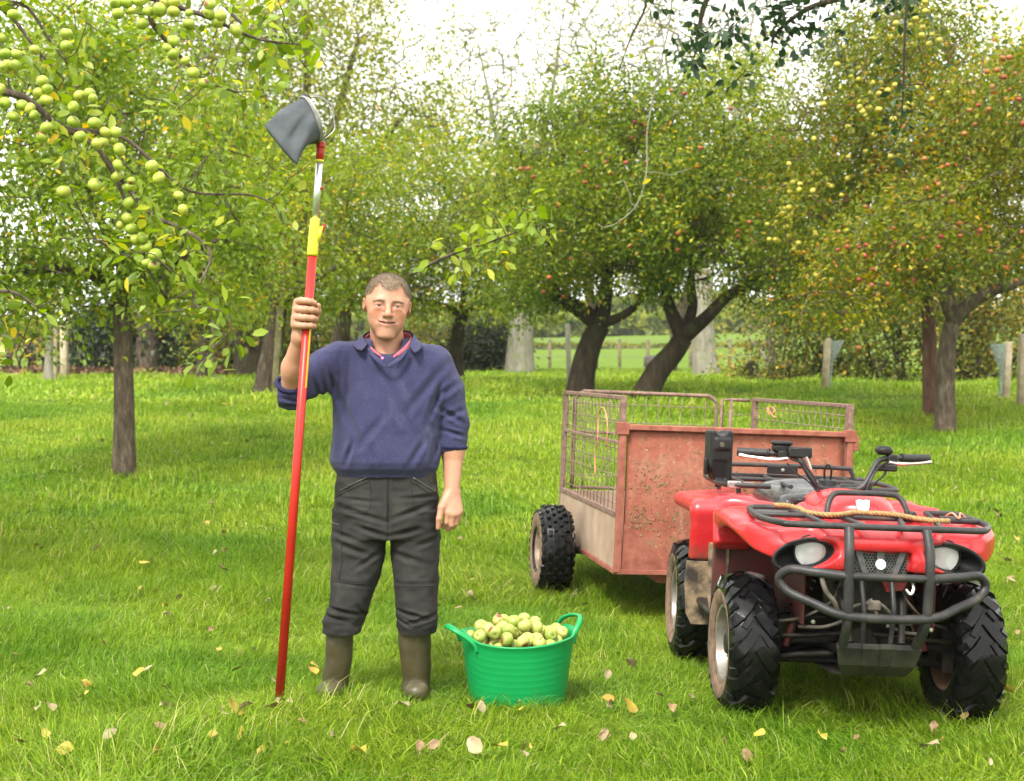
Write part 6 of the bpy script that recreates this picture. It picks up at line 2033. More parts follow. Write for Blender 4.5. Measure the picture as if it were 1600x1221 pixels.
def qtube(name, pts, r, mat=BAR, parent=quad, n=10, m=5, straight=False):
    return qp(name, mat, lambda b: b.tube(pts if straight else catmull(pts, m), r, n), parent)
def mir(P): return [(-x, y, z) for x, y, z in P]
def imp_obj(name, im, lo, hi, h, mat, parent=quad, it=1):
    V, F = im.build(lo, hi, h)
    if it: V = smooth_verts(V, F, it, .4)
    return ob(name, mesh(name, V, F, mat), parent)

# --- front bodywork: hood, fenders and nose in one moulding
fb = Imp()
fb.box((0, -.12, .775), (.25, .27, .075), .045, 0, rot=(R(7), 0, 0))
for s in (-1, 1):
    fb.box((s * .40, -.02, .792), (.170, .31, .036), .015, .045, rot=(R(3), R(s * 5), 0))
    fb.box((s * .335, -.285, .715), (.215, .075, .060), .028, .045, rot=(R(14), R(s * -9), R(s * 13)))
    fb.ell((s * .49, -.17, .745), (.075, .17, .040), .05)
    fb.ell((s * .475, .07, .812), (.095, .20, .030), .04)
    fb.box((s * .470, .315, .655), (.085, .028, .175), .025, .05, rot=(R(-16), 0, 0))
    fb.box((s * .255, .17, .66), (.020, .22, .13), .015, .04)
fb.box((0, -.315, .695), (.20, .070, .062), .035, .04, rot=(R(10), 0, 0))
fb.ell((0, .03, .865), (.155, .155, .085), .022)                         # nose hump
fb.ell((0, .30, .850), (.165, .26, .085), .05)                           # tank cover
fb.ell((0, -.36, .775), (.17, .05, .03), .04)
for s in (-1, 1):
    fb.cone((s * .17, -.33, .80), (s * .20, .10, .865), .022, .018, .03)  # ridge along the hood
    # wheel arches
    fb.cone((s * .285, .0, .300), (s * .85, .0, .300), .478, .478, .010, 's')
    # headlight almond
    fb.ell((s * .290, -.405, .720), (.130, .112, .057), .006, 's', (0, R(s * 14), R(s * 16)))
fb.box((0, -.425, .700), (.118, .060, .044), .010, .006, 's')
fb.free(lambda P: ((np.abs(P[:, 0] / .560) ** 2.5 + (np.maximum(.10 - P[:, 1], 0) / .56) ** 2.5) ** .4 - 1) * .5, (0, 0, .7), 1.0, .03, 'i')
fb.free(lambda P: np.maximum((P[:, 2] - (.664 + np.maximum(np.abs(P[:, 0]) - .30, 0) * .30)) * .94, P[:, 1] - .12), (0, 0, .6), 1.0, .008, 's')
fb.box((0, -.05, .44), (.7, .5, .16), .01, .01, 's')                     # open below
fb.box((0, .62, .70), (.7, .12, .4), .01, .02, 's')
imp_obj('front_bodywork', fb, (-.62, -.47, .55), (.62, .52, .98), .0075, REDP)
# inner arch liners, muddy dark red
for s in (-1, 1):
    qp('arch_liner', pmat('muddy_red_liner', (.085, .008, .007), (.035, .018, .012), 9, .8, bump=.5), lambda b: b.box((s * .262 - .006, -.24, .42), (s * .262 + .006, .36, .72), bev=.004))
    qp('arch_rear_wall', pmat('muddy_red_wall', (.10, .009, .008), (.045, .024, .015), 8, .8, bump=.5), lambda b: b.box((s * .40 - .14, .365, .36), (s * .40 + .14, .385, .70), bev=.006))

# --- headlights, grille
GLASS = Mat('headlight_glass')
GLASS.col((.9, .9, .9)); GLASS.set(Roughness=.04)
_t = GLASS.n('ShaderNodeBsdfTransparent'); _x = GLASS.n('ShaderNodeMixShader'); _x.inputs['Fac'].default_value = .66
GLASS.l(GLASS.b.outputs['BSDF'], _x.inputs[1]); GLASS.l(_t.outputs['BSDF'], _x.inputs[2]); GLASS.l(_x.outputs['Shader'], GLASS.o.inputs['Surface'])
GLASS = GLASS.m
REFL = Mat('headlight_reflector'); REFL.col((.93, .93, .92)); REFL.set(Roughness=.30, Metallic=.25); REFL.bump(REFL.noise(38, 2), .5, .01); REFL = REFL.m
for s in (-1, 1):
    hl = qp('headlight', BLKP, lambda b: b.lathe([(.0001, .045), (.045, .045), (.066, -.012), (.070, -.030), (.066, -.034), (.0625, -.028), (.060, -.02)], 28, Matrix.Translation((s * .262, -.305, .727)) @ Matrix.Rotation(R(-90), 4, 'X') @ Matrix.Rotation(R(s * -4), 4, 'Y'), 0, False))
    Mh = Matrix.Translation((s * .262, -.305, .727)) @ Matrix.Rotation(R(-90), 4, 'X') @ Matrix.Rotation(R(s * -4), 4, 'Y')
    qp('reflector', REFL, lambda b: b.lathe([(.012, .012), (.030, .006), (.048, -.006), (.0595, -.024)], 28, Mh, 0, False), hl)
    qp('bulb_shade', CHROME, lambda b: b.lathe([(.0001, -.020), (.010, -.018), (.013, -.008), (.012, .012)], 14, Mh, 0, False), hl)
    qp('lens', GLASS, lambda b: b.lathe([(.0001, -.038), (.020, -.0375), (.040, -.035), (.055, -.0305), (.0605, -.025), (.058, -.022), (.040, -.030), (.0001, -.0335)], 28, Mh, 0, False), hl)
    so = Imp()
    so.ell((s * .290, -.402, .720), (.143, .128, .071), 0, 'u', (0, R(s * 14), R(s * 16)))
    so.ell((s * .290, -.407, .720), (.1285, .1105, .0560), .003, 's', (0, R(s * 14), R(s * 16)))
    so.box((s * .285, -.50, .72), (.3, .136, .2), .01, .004, 's')
    imp_obj('headlight_housing', so, (s * .285 - .16, -.46, .62), (s * .285 + .16, -.26, .82), .005, BLKP, hl)
gr = qp('grille', pmat('deep_black', (.006, .006, .006), rough=.8), lambda b: b.prism([(-.136, .752), (.136, .752), (.104, .655), (-.104, .655)], .352, .366, Matrix.Rotation(R(90), 4, 'X')), smooth=False)
mb = MB()
hx = .0125
for j in range(9):
    for i in range(-12, 13):
        x, z = (i + (.5 if j % 2 else 0)) * hx, .662 + j * hx * .86
        if abs(x) > .098 + (z - .655) / .097 * .030: continue
        ring_o = [(x + hx * .56 * math.sin(k * 1.0472), z + hx * .56 * math.cos(k * 1.0472)) for k in range(6)]
        ring_i = [(x + hx * .40 * math.sin(k * 1.0472), z + hx * .40 * math.cos(k * 1.0472)) for k in range(6)]
        V = [(a, -.370, b_) for a, b_ in ring_o] + [(a, -.370, b_) for a, b_ in ring_i] + [(a, -.362, b_) for a, b_ in ring_i]
        mb.add(V, [(k, (k + 1) % 6, 6 + (k + 1) % 6, 6 + k) for k in range(6)] + [(6 + k, 6 + (k + 1) % 6, 12 + (k + 1) % 6, 12 + k) for k in range(6)])
tag(mb.obj('honeycomb', pmat('grey_honeycomb', (.07, .07, .072), (.12, .115, .11), 30, .5), gr, False), kind='stuff')
for x0, x1, w0, w1 in ((-.090, -.058, .014, .010), (0, 0, .015, .014), (.090, .058, .014, .010)):
    qp('grille_bar', pmat('grey_grille_bar', (.06, .06, .062), (.10, .10, .10), 30, .45), lambda b: b.prism([(x0 - w0, .752), (x0 + w0, .752), (x1 + w1, .656), (x1 - w1, .656)], .366, .384, Matrix.Rotation(R(90), 4, 'X')), gr, False)
BADGE = pmat('white_badge', (.82, .82, .81), rough=.3)
qp('round_badge', BADGE, lambda b: b.lathe([(.0001, -.007), (.019, -.007), (.0205, -.004), (.0205, .002)], 24, Matrix.Translation((0, -.386, .694)) @ Matrix.Rotation(R(-90), 4, 'X')), gr)
qp('shield_badge', BADGE, lambda b: b.prism([(-.028, .026), (-.015, .030), (0, .027), (.015, .030), (.028, .026), (.024, -.006), (.012, -.024), (0, -.034), (-.012, -.024), (-.024, -.006)], -.004, .006, Matrix.Translation((-.012, -.128, .893)) @ Matrix.Rotation(R(90 - 16), 4, 'X')), smooth=False)

# --- bull bar, front rack, skid plate
bb = qtube('bull_bar', [(-.150, -.47, .840), (-.155, -.51, .74), (-.153, -.515, .60), (-.150, -.50, .48), (-.142, -.42, .385)], .0195)
qtube('bar_upright', mir([(-.150, -.47, .840), (-.155, -.51, .74), (-.153, -.515, .60), (-.150, -.50, .48), (-.142, -.42, .385)]), .0195, parent=bb)
lp = [(-.15, -.515, .660), (-.28, -.485, .668), (-.365, -.445, .670), (-.402, -.42, .632), (-.372, -.435, .585), (-.28, -.475, .548), (-.15, -.515, .508)]
qtube('bar_loop', lp + mir(lp)[::-1], .0180, parent=bb, m=6)
qp('bar_loop_top', BAR, lambda b: b.tube([(-.152, -.516, .661), (.152, -.516, .661)], .0155, 10), bb)
for s in (-1, 1): qtube('bar_brace', [(s * .06, -.34, .62), (s * .058, -.39, .50), (s * .055, -.37, .38)], .010, parent=bb)
SKID = pmat('muddy_dark_plate', (.012, .012, .010), (.045, .042, .028), 12, .6, .2, bump=.4)
def skid(b):
    prof = [(-.405, .385), (-.412, .368), (-.385, .30), (-.335, .252), (-.20, .225), (.05, .215)]
    hwid = [.165, .165, .150, .125, .125, .14]
    cols = [-1, -.42, -.38, -.03, .03, .38, .42, 1]
    dz = [0, 0, -.006, -.006, 0, 0, -.006, -.006]
    V = [(hw_ * u, y + d, z) for (y, z), hw_ in zip(prof, hwid) for u, d in zip(cols, dz)]
    n = len(cols)
    F = [(i * n + k, i * n + k + 1, (i + 1) * n + k + 1, (i + 1) * n + k) for i in range(len(prof) - 1) for k in range(n - 1)]
    b.add(V, F)
sk = qp('skid_plate', SKID, skid, smooth=False)
sm = sk.modifiers.new('thick', 'SOLIDIFY'); sm.thickness = .006
for s in (-1, 1): qp('bolt', CHROME, lambda b: b.lathe([(.0001, -.006), (.009, -.005), (.012, .002), (.017, .004)], 12, Matrix.Translation((s * .085, -.388, .318)) @ Matrix.Rotation(R(-62), 4, 'X')), sk)
zr_ = .853
fr = qtube('front_rack', [(.30, .05, zr_ + .008), (.43, .05, zr_ + .006), (.455, -.06, zr_), (.455, -.25, zr_ - .004), (.40, -.40, zr_ - .008), (.34, -.425, zr_ - .010), (0, -.432, zr_ - .010), (-.34, -.425, zr_ - .010), (-.40, -.40, zr_ - .008), (-.455, -.25, zr_ - .004), (-.455, -.06, zr_), (-.43, .05, zr_ + .006), (-.30, .05, zr_ + .008)], .0135, m=6)
qtube('rack_bar', [(-.455, -.17, zr_), (-.2, -.20, zr_ + .004), (.2, -.20, zr_ + .004), (.455, -.17, zr_)], .011, parent=fr)
for s in (-1, 1):
    qtube('rack_bar', [(s * .30, .05, zr_ + .008), (s * .26, -.20, zr_ + .004), (s * .22, -.43, zr_ - .010)], .011, parent=fr)
    qtube('rack_bar', [(s * .12, -.20, zr_ + .004), (s * .07, -.43, zr_ - .010)], .011, parent=fr, straight=True)
    qtube('rack_bar', [(s * .455, -.06, zr_), (s * .31, -.10, zr_ + .004)], .010, parent=fr, straight=True)
    qtube('rack_leg', [(s * .30, -.02, zr_), (s * .30, -.02, zr_ - .06)], .011, parent=fr, straight=True)
    qtube('rack_leg', [(s * .15, -.42, zr_ - .01), (s * .152, -.46, zr_ - .03)], .013, parent=fr, straight=True)
qtube('rack_hoop', [(-.165, -.16, zr_), (-.158, -.145, .90), (-.135, -.125, .938), (-.09, -.12, .948), (.09, -.12, .948), (.135, -.125, .938), (.158, -.145, .90), (.168, -.16, zr_)], .0125, parent=fr)
qp('rack_knob', BLKP, lambda b: b.lathe([(.0001, .024), (.018, .018), (.022, .006), (.016, -.008), (.0001, -.01)], 14, Matrix.Translation((.178, -.165, zr_ + .012))), fr)

# --- wheels
def at_tyre(name, c, r, w, s, steer, rimr, parent=quad):
    M = Matrix.Translation(c) @ Matrix.Rotation(steer, 4, 'Z') @ Matrix.Rotation(R(90), 4, 'Y')
    hw = w / 2
    def rad(u):     # crown radius across the tread
        f = abs(u) / hw
        return r - .012 - .022 * max(0, f - .35) ** 1.6 * 2.2
    mb = MB()
    prof = [(rimr, -hw * .74), (rimr + .012, -hw * .88), (rimr + (r - rimr) * .45, -hw * 1.0), (r - .055, -hw * .97)] + [(rad(u * hw), u * hw) for u in (-.86, -.6, -.3, 0, .3, .6, .86)] + [(r - .055, hw * .97), (rimr + (r - rimr) * .45, hw * 1.0), (rimr + .012, hw * .88), (rimr, hw * .74)]
    mb.lathe(prof, 48, M, 0, False)
    N = 13
    def lug(pts, wid, h, taper=1.0):
        """ridge along (angle, u) points"""
        V, F = [], []
        n = len(pts)
        for i, (a, u) in enumerate(pts):
            p0 = pts[max(0, i - 1)]; p1 = pts[min(n - 1, i + 1)]
            da, du = (p1[0] - p0[0]) * r, p1[1] - p0[1]
            L = math.hypot(da, du); na, nu = -du / L, da / L
            ww = wid * (1 + (taper - 1) * i / (n - 1)) / 2
            for sg, hh in ((-1.15, -.006), (-.85, h), (.85, h), (1.15, -.006)):
                aa, uu = a + na * ww * sg / r, u + nu * ww * sg
                if abs(uu) > hw * .88:
                    k = (abs(uu) - hw * .88)
                    rr = rad(hw * .88) - k * 1.5; ux = math.copysign(hw * .88 + k * .30, uu)
                    V.append(M @ Vector(((rr + hh * .75) * math.cos(aa), (rr + hh * .75) * math.sin(aa), ux + math.copysign(max(hh, 0) * .5, uu))))
                else:
                    V.append(M @ Vector(((rad(uu) + hh) * math.cos(aa), (rad(uu) + hh) * math.sin(aa), uu)))
        for i in range(n - 1):
            for k in range(3):
                F.append((i * 4 + k, i * 4 + k + 1, i * 4 + k + 5, i * 4 + k + 4))
        F += [(3, 2, 1, 0), tuple((n - 1) * 4 + k for k in range(4))]
        mb.add(V, F)
    st = 2 * math.pi / N
    for k in range(N):
        for sd in (-1, 1):
            a = st * (k + (.5 if sd > 0 else 0))
            lug([(a, sd * hw * .06), (a + st * .30, sd * hw * .34), (a + st * .56, sd * hw * .66), (a + st * .72, sd * hw * .96), (a + st * .74, sd * hw * 1.16)], .043, .014, 1.3)
            lug([(a + st * .62, sd * hw * .26), (a + st * .92, sd * hw * .52)], .026, .011)
            lug([(a + st * 1.18, sd * hw * .72), (a + st * 1.28, sd * hw * .98), (a + st * 1.28, sd * hw * 1.14)], .032, .012)
    o = mb.obj(name, TYRE, parent, True, sharp=30)
    f = s        # outer side
    qp('muddy_sidewall', MUDTYRE, lambda b: b.lathe([(rimr + .002, f * hw * .80), (rimr + .02, f * hw * .935), (rimr + (r - rimr) * .45, f * (hw * 1.0 + .0025)), (r - .075, f * (hw * .985 + .002))], 48, M, 0, False), o)
    rim = qp('rim', RIMS, lambda b: b.lathe([(rimr + .006, f * hw * .70), (rimr + .012, f * hw * .78), (rimr + .006, f * hw * .84), (rimr - .006, f * hw * .82), (rimr - .012, f * hw * .60), (rimr - .018, f * hw * .16), (rimr - .05, f * hw * .06), (rimr - .080, f * hw * .26), (.050, f * hw * .36), (.040, f * hw * .34), (.0001, f * hw * .34)], 36, M, 0, False), o)
    for k in range(8):
        a = k * math.pi / 4
        qp('rim_slot', pmat('deep_black', (.006, .006, .006), rough=.8) if k == 99 else DARKMET, lambda b: b.box((rimr - .062, -.016, f * hw * .08 - .006), (rimr - .030, .020, f * hw * .12 + .006 + (.010 if f > 0 else -.010) * 0), 0, M @ Matrix.Rotation(a, 4, 'Z'), bev=.003), rim)
    hub = qp('hub', BLKP, lambda b: b.lathe([(.052, f * hw * .40), (.050, f * hw * .60), (.040, f * hw * .72), (.0001, f * hw * .74)], 18, M, 0, False), rim)
    for k in range(4):
        a = k * math.pi / 2 + .4
        qp('wheel_nut', CHROME, lambda b: b.lathe([(.0085, f * hw * .40), (.0085, f * hw * .58), (.0001, f * hw * .62)], 6, M @ Matrix.Rotation(a, 4, 'Z') @ Matrix.Translation((.062, 0, 0)), 0, False), rim)
    qp('rim_back', RIMB, lambda b: b.lathe([(rimr + .006, -f * hw * .72), (rimr + .010, -f * hw * .80), (rimr - .002, -f * hw * .82), (rimr - .008, -f * hw * .55), (rimr - .016, f * hw * .05), (rimr - .035, f * hw * .10), (.07, f * hw * .14), (.06, -f * hw * .10), (.0001, -f * hw * .12)], 36, M, 0, False), rim)
    return o
for s in (-1, 1):
    at_tyre('front_wheel', (s * .457, 0, .292), .300, .205, s, R(2.0), .155)
    at_tyre('rear_wheel', (s * .492, 1.17, .288), .298, .245, s, 0, .155)

# --- handlebars
hb = qtube('handlebar', [(-.035, .335, .915), (-.105, .33, .945), (-.165, .365, 1.04), (-.205, .385, 1.066), (-.30, .425, 1.070), (-.425, .475, 1.070)], .0125)
qtube('handlebar_arm', mir([(-.035, .335, .915), (-.105, .33, .945), (-.165, .365, 1.04), (-.205, .385, 1.066), (-.30, .425, 1.070), (-.425, .475, 1.070)]), .0125, parent=hb)
qp('bar_clamp', BLKP, lambda b: (b.box((-.085, .295, .885), (.085, .37, .935), bev=.012)), hb)
qtube('steering_post', [(0, .33, .90), (0, .24, .60), (0, .14, .40)], .018, DARKMET, hb)
for s in (-1, 1):
    gp_ = [Vector((s * (.295 + t * .135), .423 + t * .053, 1.070)) for t in np.linspace(0, 1, 25)]
    qp('grip', pmat('black_rubber', (.008, .008, .008), (.02, .02, .02), 60, .6), lambda b: b.tube(gp_, [.0175 + (.0015 if i % 2 else 0) + (.004 if i in (0, 1, 24) else 0) for i in range(25)], 12), hb)
    qp('brake_lever', CHROME, lambda b: b.tube(catmull([(s * .225, .372, 1.052), (s * .275, .375, 1.046), (s * .34, .392, 1.048), (s * .43, .428, 1.056)], 6), [.0085] * 10 + [.0075, .007, .0068, .0066, .0064, .0064, .0066, .0085, .0095][:9], 8, flat=1), hb)
    qp('lever_mount', BLKP, lambda b: b.box((s * .245 - .022, .372, 1.040), (s * .245 + .022, .430, 1.086), bev=.006), hb)
    qp('cable', BLKP, lambda b: b.tube(catmull([(s * .215, .365, 1.052), (s * .165, .315, 1.03), (s * .12, .28, .97), (s * .09, .27, .88)], 6), .0048, 6), hb)
    qp('cable', BLKP, lambda b: b.tube(catmull([(s * .225, .375, 1.03), (s * .19, .335, .99), (s * .135, .30, .95), (s * .07, .29, .87)], 6), .0038, 6), hb)
qp('brake_reservoir', BLKP, lambda b: (b.box((-.285, .385, 1.078), (-.205, .450, 1.112), bev=.008), b.box((-.290, .380, 1.110), (-.200, .455, 1.126), bev=.006)), hb)
qp('switch_box', BLKP, lambda b: (b.box((-.225, .352, 1.058), (-.120, .400, 1.104), bev=.006),), hb)
qp('throttle_box', BLKP, lambda b: b.box((.175, .37, 1.082), (.245, .44, 1.122), bev=.014), hb)
qp('throttle_lever', BLKP, lambda b: b.box((.165, .35, 1.012), (.26, .38, 1.042), bev=.006), hb)
qp('chrome_joint', CHROME, lambda b: b.tube([(-.155, .335, 1.062), (-.130, .335, 1.010)], [.011, .008], 10), hb)
qp('fuel_cap', BLKP, lambda b: b.lathe([(.062, -.012), (.060, .006), (.045, .012), (.042, .030), (.034, .036), (.0001, .036)], 20, Matrix.Translation((-.03, .42, .928))), hb)
qp('vent_hose', BLKP, lambda b: b.tube(catmull([(-.045, .42, .955), (-.050, .41, 1.005), (-.036, .40, 1.030), (-.022, .40, 1.005), (-.020, .42, .955)], 6), .0048, 6), hb)
qp('dash_box', BLKP, lambda b: b.box((.02, .36, .905), (.16, .46, .945), bev=.012), hb)

# --- seat, tank flanks, rear bodywork
WETSEAT = Mat('wet_grey_seat_vinyl')
WETSEAT.col(WETSEAT.ramp(WETSEAT.noise(26, 5, .7), [(.38, (.040, .042, .045)), (.62, (.075, .078, .082))])); WETSEAT.set(Roughness=WETSEAT.ramp(WETSEAT.noise(40, 4), [(.4, (.16,) * 3), (.6, (.26,) * 3)])); WETSEAT.bump(WETSEAT.noise(60, 3), .08, .002)
st_ = Imp()
st_.box((0, .88, .80), (.225, .36, .080), .055, 0)
st_.ell((0, .62, .84), (.135, .12, .05), .05)
st_.ell((0, 1.15, .86), (.165, .12, .05), .05)
st_.ell((0, .86, .905), (.24, .20, .028), .05, 's')
imp_obj('seat', st_, (-.27, .44, .68), (.27, 1.32, .95), .010, WETSEAT.m)
rf = Imp()
rf.box((0, 1.12, .745), (.36, .40, .05), .04, 0)
for s in (-1, 1):
    rf.box((s * .43, 1.12, .785), (.155, .385, .038), .034, .05, rot=(R(-2), R(s * 6), 0))
    rf.box((s * .512, .775, .635), (.078, .030, .165), .026, .05, rot=(R(12), 0, 0))
    rf.box((s * .30, .84, .66), (.05, .12, .12), .03, .04)
    rf.cone((s * .22, .66, .80), (s * .44, .80, .815), .03, .03, .04)
    rf.cone((s * .32, 1.17, .29), (s * .95, 1.17, .29), .425, .425, .012, 's')
rf.box((0, 1.1, .46), (.8, .6, .075), .01, .01, 's')
imp_obj('rear_bodywork', rf, (-.68, .60, .46), (.68, 1.56, .87), .009, REDP)
for s in (-1, 1):
    fl_ = qp('mud_flap', MUDFLAP, lambda b: b.prism([(-.075, .53), (.078, .53), (.082, .40), (.070, .27), (.050, .235), (-.045, .235), (-.070, .28), (-.082, .42)], -.012, .016, Matrix.Translation((s * .525, .765, 0)) @ Matrix.Rotation(R(90), 4, 'X')), smooth=False)
    qp('foot_well', BLKP, lambda b: b.box((s * .40 - .15, .38, .335), (s * .40 + .15, .76, .362), bev=.008))
    qp('side_panel', REDP, lambda b: b.box((s * .225 - .012, .40, .46), (s * .225 + .012, .82, .76), bev=.010))
    qp('hanging_mud', MUDFLAP, lambda b: b.prism([(-.05, .66), (.05, .66), (.045, .40), (.02, .22), (0, .19), (-.02, .26), (-.045, .42)], -.014, .014, Matrix.Translation((s * .505, .395, 0)) @ Matrix.Rotation(R(90), 4, 'X') @ Matrix.Rotation(R(s * 30), 4, 'Y')), smooth=False)
# rear rack and the black holder on it
zq = .888
rr_ = qtube('rear_rack', [(-.20, .86, zq), (-.38, .88, zq), (-.425, .95, zq), (-.435, 1.10, zq), (-.42, 1.48, zq), (-.30, 1.54, zq), (.30, 1.54, zq), (.42, 1.48, zq), (.435, 1.10, zq), (.425, .95, zq), (.38, .88, zq), (.20, .86, zq)], .0135, m=6)
qtube('rack_back_hoop', [(-.36, 1.50, zq), (-.34, 1.50, zq + .045), (-.29, 1.50, zq + .060), (.29, 1.50, zq + .060), (.34, 1.50, zq + .045), (.36, 1.50, zq)], .0115, parent=rr_)
qtube('rack_bar', [(-.43, 1.30, zq), (.43, 1.30, zq)], .0115, parent=rr_, straight=True)
for x in (-.30, -.10, .10, .30): qtube('rack_bar', [(x, .87, zq), (x * 1.05, 1.53, zq)], .0105, parent=rr_, straight=True)
for s in (-1, 1):
    qtube('rack_leg', [(s * .33, 1.0, zq), (s * .33, 1.0, .80)], .012, parent=rr_, straight=True)
    qtube('rack_leg', [(s * .36, 1.42, zq), (s * .36, 1.42, .79)], .012, parent=rr_, straight=True)
qp('rack_plate', BLKP, lambda b: b.box((-.10, 1.486, zq + .018), (.06, 1.50, zq + .062), bev=.004), rr_)
qp('rack_bolt', CHROME, lambda b: b.lathe([(.010, 0), (.009, .006), (.0001, .007)], 10, Matrix.Translation((-.02, 1.486, zq + .040)) @ Matrix.Rotation(R(90), 4, 'X')), rr_)
hold = Imp()
HBX, HBY = -.425, 1.06
hold.box((HBX, HBY, 1.015), (.058, .050, .125), .012, 0, rot=(0, 0, R(12)))
hold.ell((HBX + .005, HBY - .02, 1.155), (.034, .08, .042), .006, 's')                      # notch in the top
hold.box((HBX, HBY, 1.075), (.040, .060, .030), .012, .01, 'u', rot=(0, 0, R(12)))
hold.box((HBX + .005, HBY - .060, .945), (.040, .020, .050), .012, .006, 's', rot=(R(6), 0, R(12)))   # hollow lower front
hold.box((HBX - .06, HBY, .92), (.02, .07, .06), .008, .008, 's', rot=(0, R(-24), R(12)))
hd = imp_obj('tool_holder', hold, (HBX - .09, HBY - .09, .86), (HBX + .09, HBY + .09, 1.18), .004, BLKP)
qp('holder_stem', BLKP, lambda b: b.tube([(HBX, HBY, .90), (HBX, HBY, .86)], .013, 8), hd)
qp('holder_bracket', BLKP, lambda b: b.box((HBX - .068, HBY - .02, .92), (HBX - .052, HBY + .03, 1.00), bev=.004), hd)
qp('holder_disc', pmat('scratched_logo_disc', (.05, .045, .03), (.09, .08, .05), 40, .6), lambda b: b.lathe([(.013, 0), (.012, .003), (.0001, .003)], 14, Matrix.Translation((HBX + .006, HBY - .0625, 1.072)) @ Matrix.Rotation(R(12), 4, 'Z') @ Matrix.Rotation(R(90), 4, 'X')), hd)
qp('clamp_block', CHROME, lambda b: (b.box((HBX + .02, .865, zq - .016), (HBX + .085, .905, zq + .018), bev=.004)), rr_)
qp('clamp_block', CHROME, lambda b: (b.box((HBX + .095, .868, zq - .014), (HBX + .15, .90, zq + .014), bev=.004)), rr_)
qp('pan_catch', BLKP, lambda b: (b.box((-.205, .30, .845), (-.115, .37, .885), bev=.008)))

# --- chassis, engine, suspension seen through the bull bar
qp('engine_block', ENG, lambda b: (b.box((-.16, .12, .30), (.16, .75, .66), bev=.03)), smooth=False)
qp('front_gearcase', ENG, lambda b: b.lathe([(.0001, -.10), (.05, -.095), (.085, -.05), (.09, .03), (.06, .08), (.0001, .09)], 18, Matrix.Translation((.01, -.04, .34)) @ Matrix.Rotation(R(90), 4, 'X')))
qp('radiator', pmat('dirty_radiator', (.012, .012, .011), (.045, .036, .026), 30, .8, bump=.6), lambda b: b.box((-.17, -.20, .46), (.17, -.15, .67), bev=.008), smooth=False)
for s in (-1, 1):
    qtube('frame_tube', [(s * .10, -.36, .36), (s * .11, -.25, .33), (s * .12, .3, .28), (s * .14, .9, .28)], .017, DARKMET)
    qtube('frame_tube', [(s * .10, -.36, .38), (s * .12, -.26, .55), (s * .13, .05, .68)], .015, DARKMET)
    la = qtube('lower_arm', [(s * .10, -.10, .285), (s * .25, -.06, .265), (s * .40, 0, .225)], .015, DARKMET)
    qtube('lower_arm_rear', [(s * .10, .16, .285), (s * .25, .08, .265), (s * .40, 0, .225)], .015, DARKMET, la)
    ua = qtube('upper_arm', [(s * .13, -.08, .43), (s * .25, -.04, .42), (s * .39, 0, .385)], .013, DARKMET)
    qtube('upper_arm_rear', [(s * .13, .14, .43), (s * .25, .08, .42), (s * .39, 0, .385)], .013, DARKMET, ua)
    qtube('tie_rod', [(s * .05, -.13, .375), (s * .22, -.12, .36), (s * .385, -.09, .345)], .009, ENG)
    qp('drive_shaft', DARKMET, lambda b: b.tube([(s * .08, -.03, .335), (s * .12, -.03, .33), (s * .22, -.02, .32), (s * .30, -.01, .31), (s * .40, 0, .30)], [.030, .036, .016, .016, .034], 10))
    qp('knuckle', ENG, lambda b: b.box((s * .40 - .03, -.05, .20), (s * .40 + .025, .05, .40), bev=.012), smooth=False)
    sh = qtube('shock_absorber', [(s * .175, -.02, .66), (s * .29, -.05, .30)], .017, pmat('red_shock_body', (.16, .008, .007), (.05, .015, .01), 20, .6) , straight=True)
    ax0, ax1 = Vector((s * .185, -.022, .63)), Vector((s * .262, -.043, .40))
    d_ = (ax1 - ax0).normalized(); u_ = d_.orthogonal().normalized(); w_2 = d_.cross(u_)
    sp = [ax0.lerp(ax1, t) + (u_ * math.cos(t * 44) + w_2 * math.sin(t * 44)) * .031 for t in np.linspace(0, 1, 90)]
    qp('spring', BLKP, lambda b: b.tube(sp, .0062, 6), sh)
    qp('brake_hose', HOSE, lambda b: b.tube(catmull([(s * .11, -.22, .60), (s * .16, -.26, .52), (s * .26, -.18, .44), (s * .37, -.07, .40)], 6), .006, 6))
qp('belly_shade_sheet', DARKMET, lambda b: b.box((-.30, -.02, .225), (.30, 1.05, .25), bev=.008), smooth=False)  # dark sheet added so the underside reads as deep shade
qp('engine_shade_backing', ENG, lambda b: b.box((-.24, .10, .26), (.24, .70, .56), bev=.04), smooth=False)  # dark backing added to deepen the shade behind the suspension
qp('tow_hook', CHROME, lambda b: b.tube(catmull([(.145, -.30, .64), (.148, -.335, .60), (.135, -.345, .575), (.12, -.33, .59)], 5), .007, 8))
qp('bracket_hook', HOSE, lambda b: b.tube(catmull([(-.215, -.30, .66), (-.215, -.34, .62), (-.20, -.35, .575), (-.165, -.345, .535), (-.15, -.34, .50)], 5), .010, 8))
for pts in ([(-.10, -.30, .50), (-.05, -.34, .53), (.02, -.34, .53), (.10, -.31, .46), (.17, -.24, .44)], [(-.26, -.16, .40), (-.18, -.26, .42), (-.10, -.30, .46)], [(-.02, -.33, .55), (0, -.34, .50), (.03, -.33, .46)], [(.06, -.30, .44), (.14, -.27, .41), (.26, -.16, .385)]):
    qtube('hose', pts, .0075, HOSE, n=7)
qp('valve_joint', HOSE, lambda b: (b.box((-.035, -.352, .505), (.02, -.322, .545), bev=.006)), smooth=False)
qp('horn', pmat('red_horn', (.28, .015, .015), (.16, .03, .025), 20, .5), lambda b: b.prism([(.02, .64), (.14, .64), (.115, .585), (.05, .575)], .285, .31, Matrix.Rotation(R(90), 4, 'X')), smooth=False)
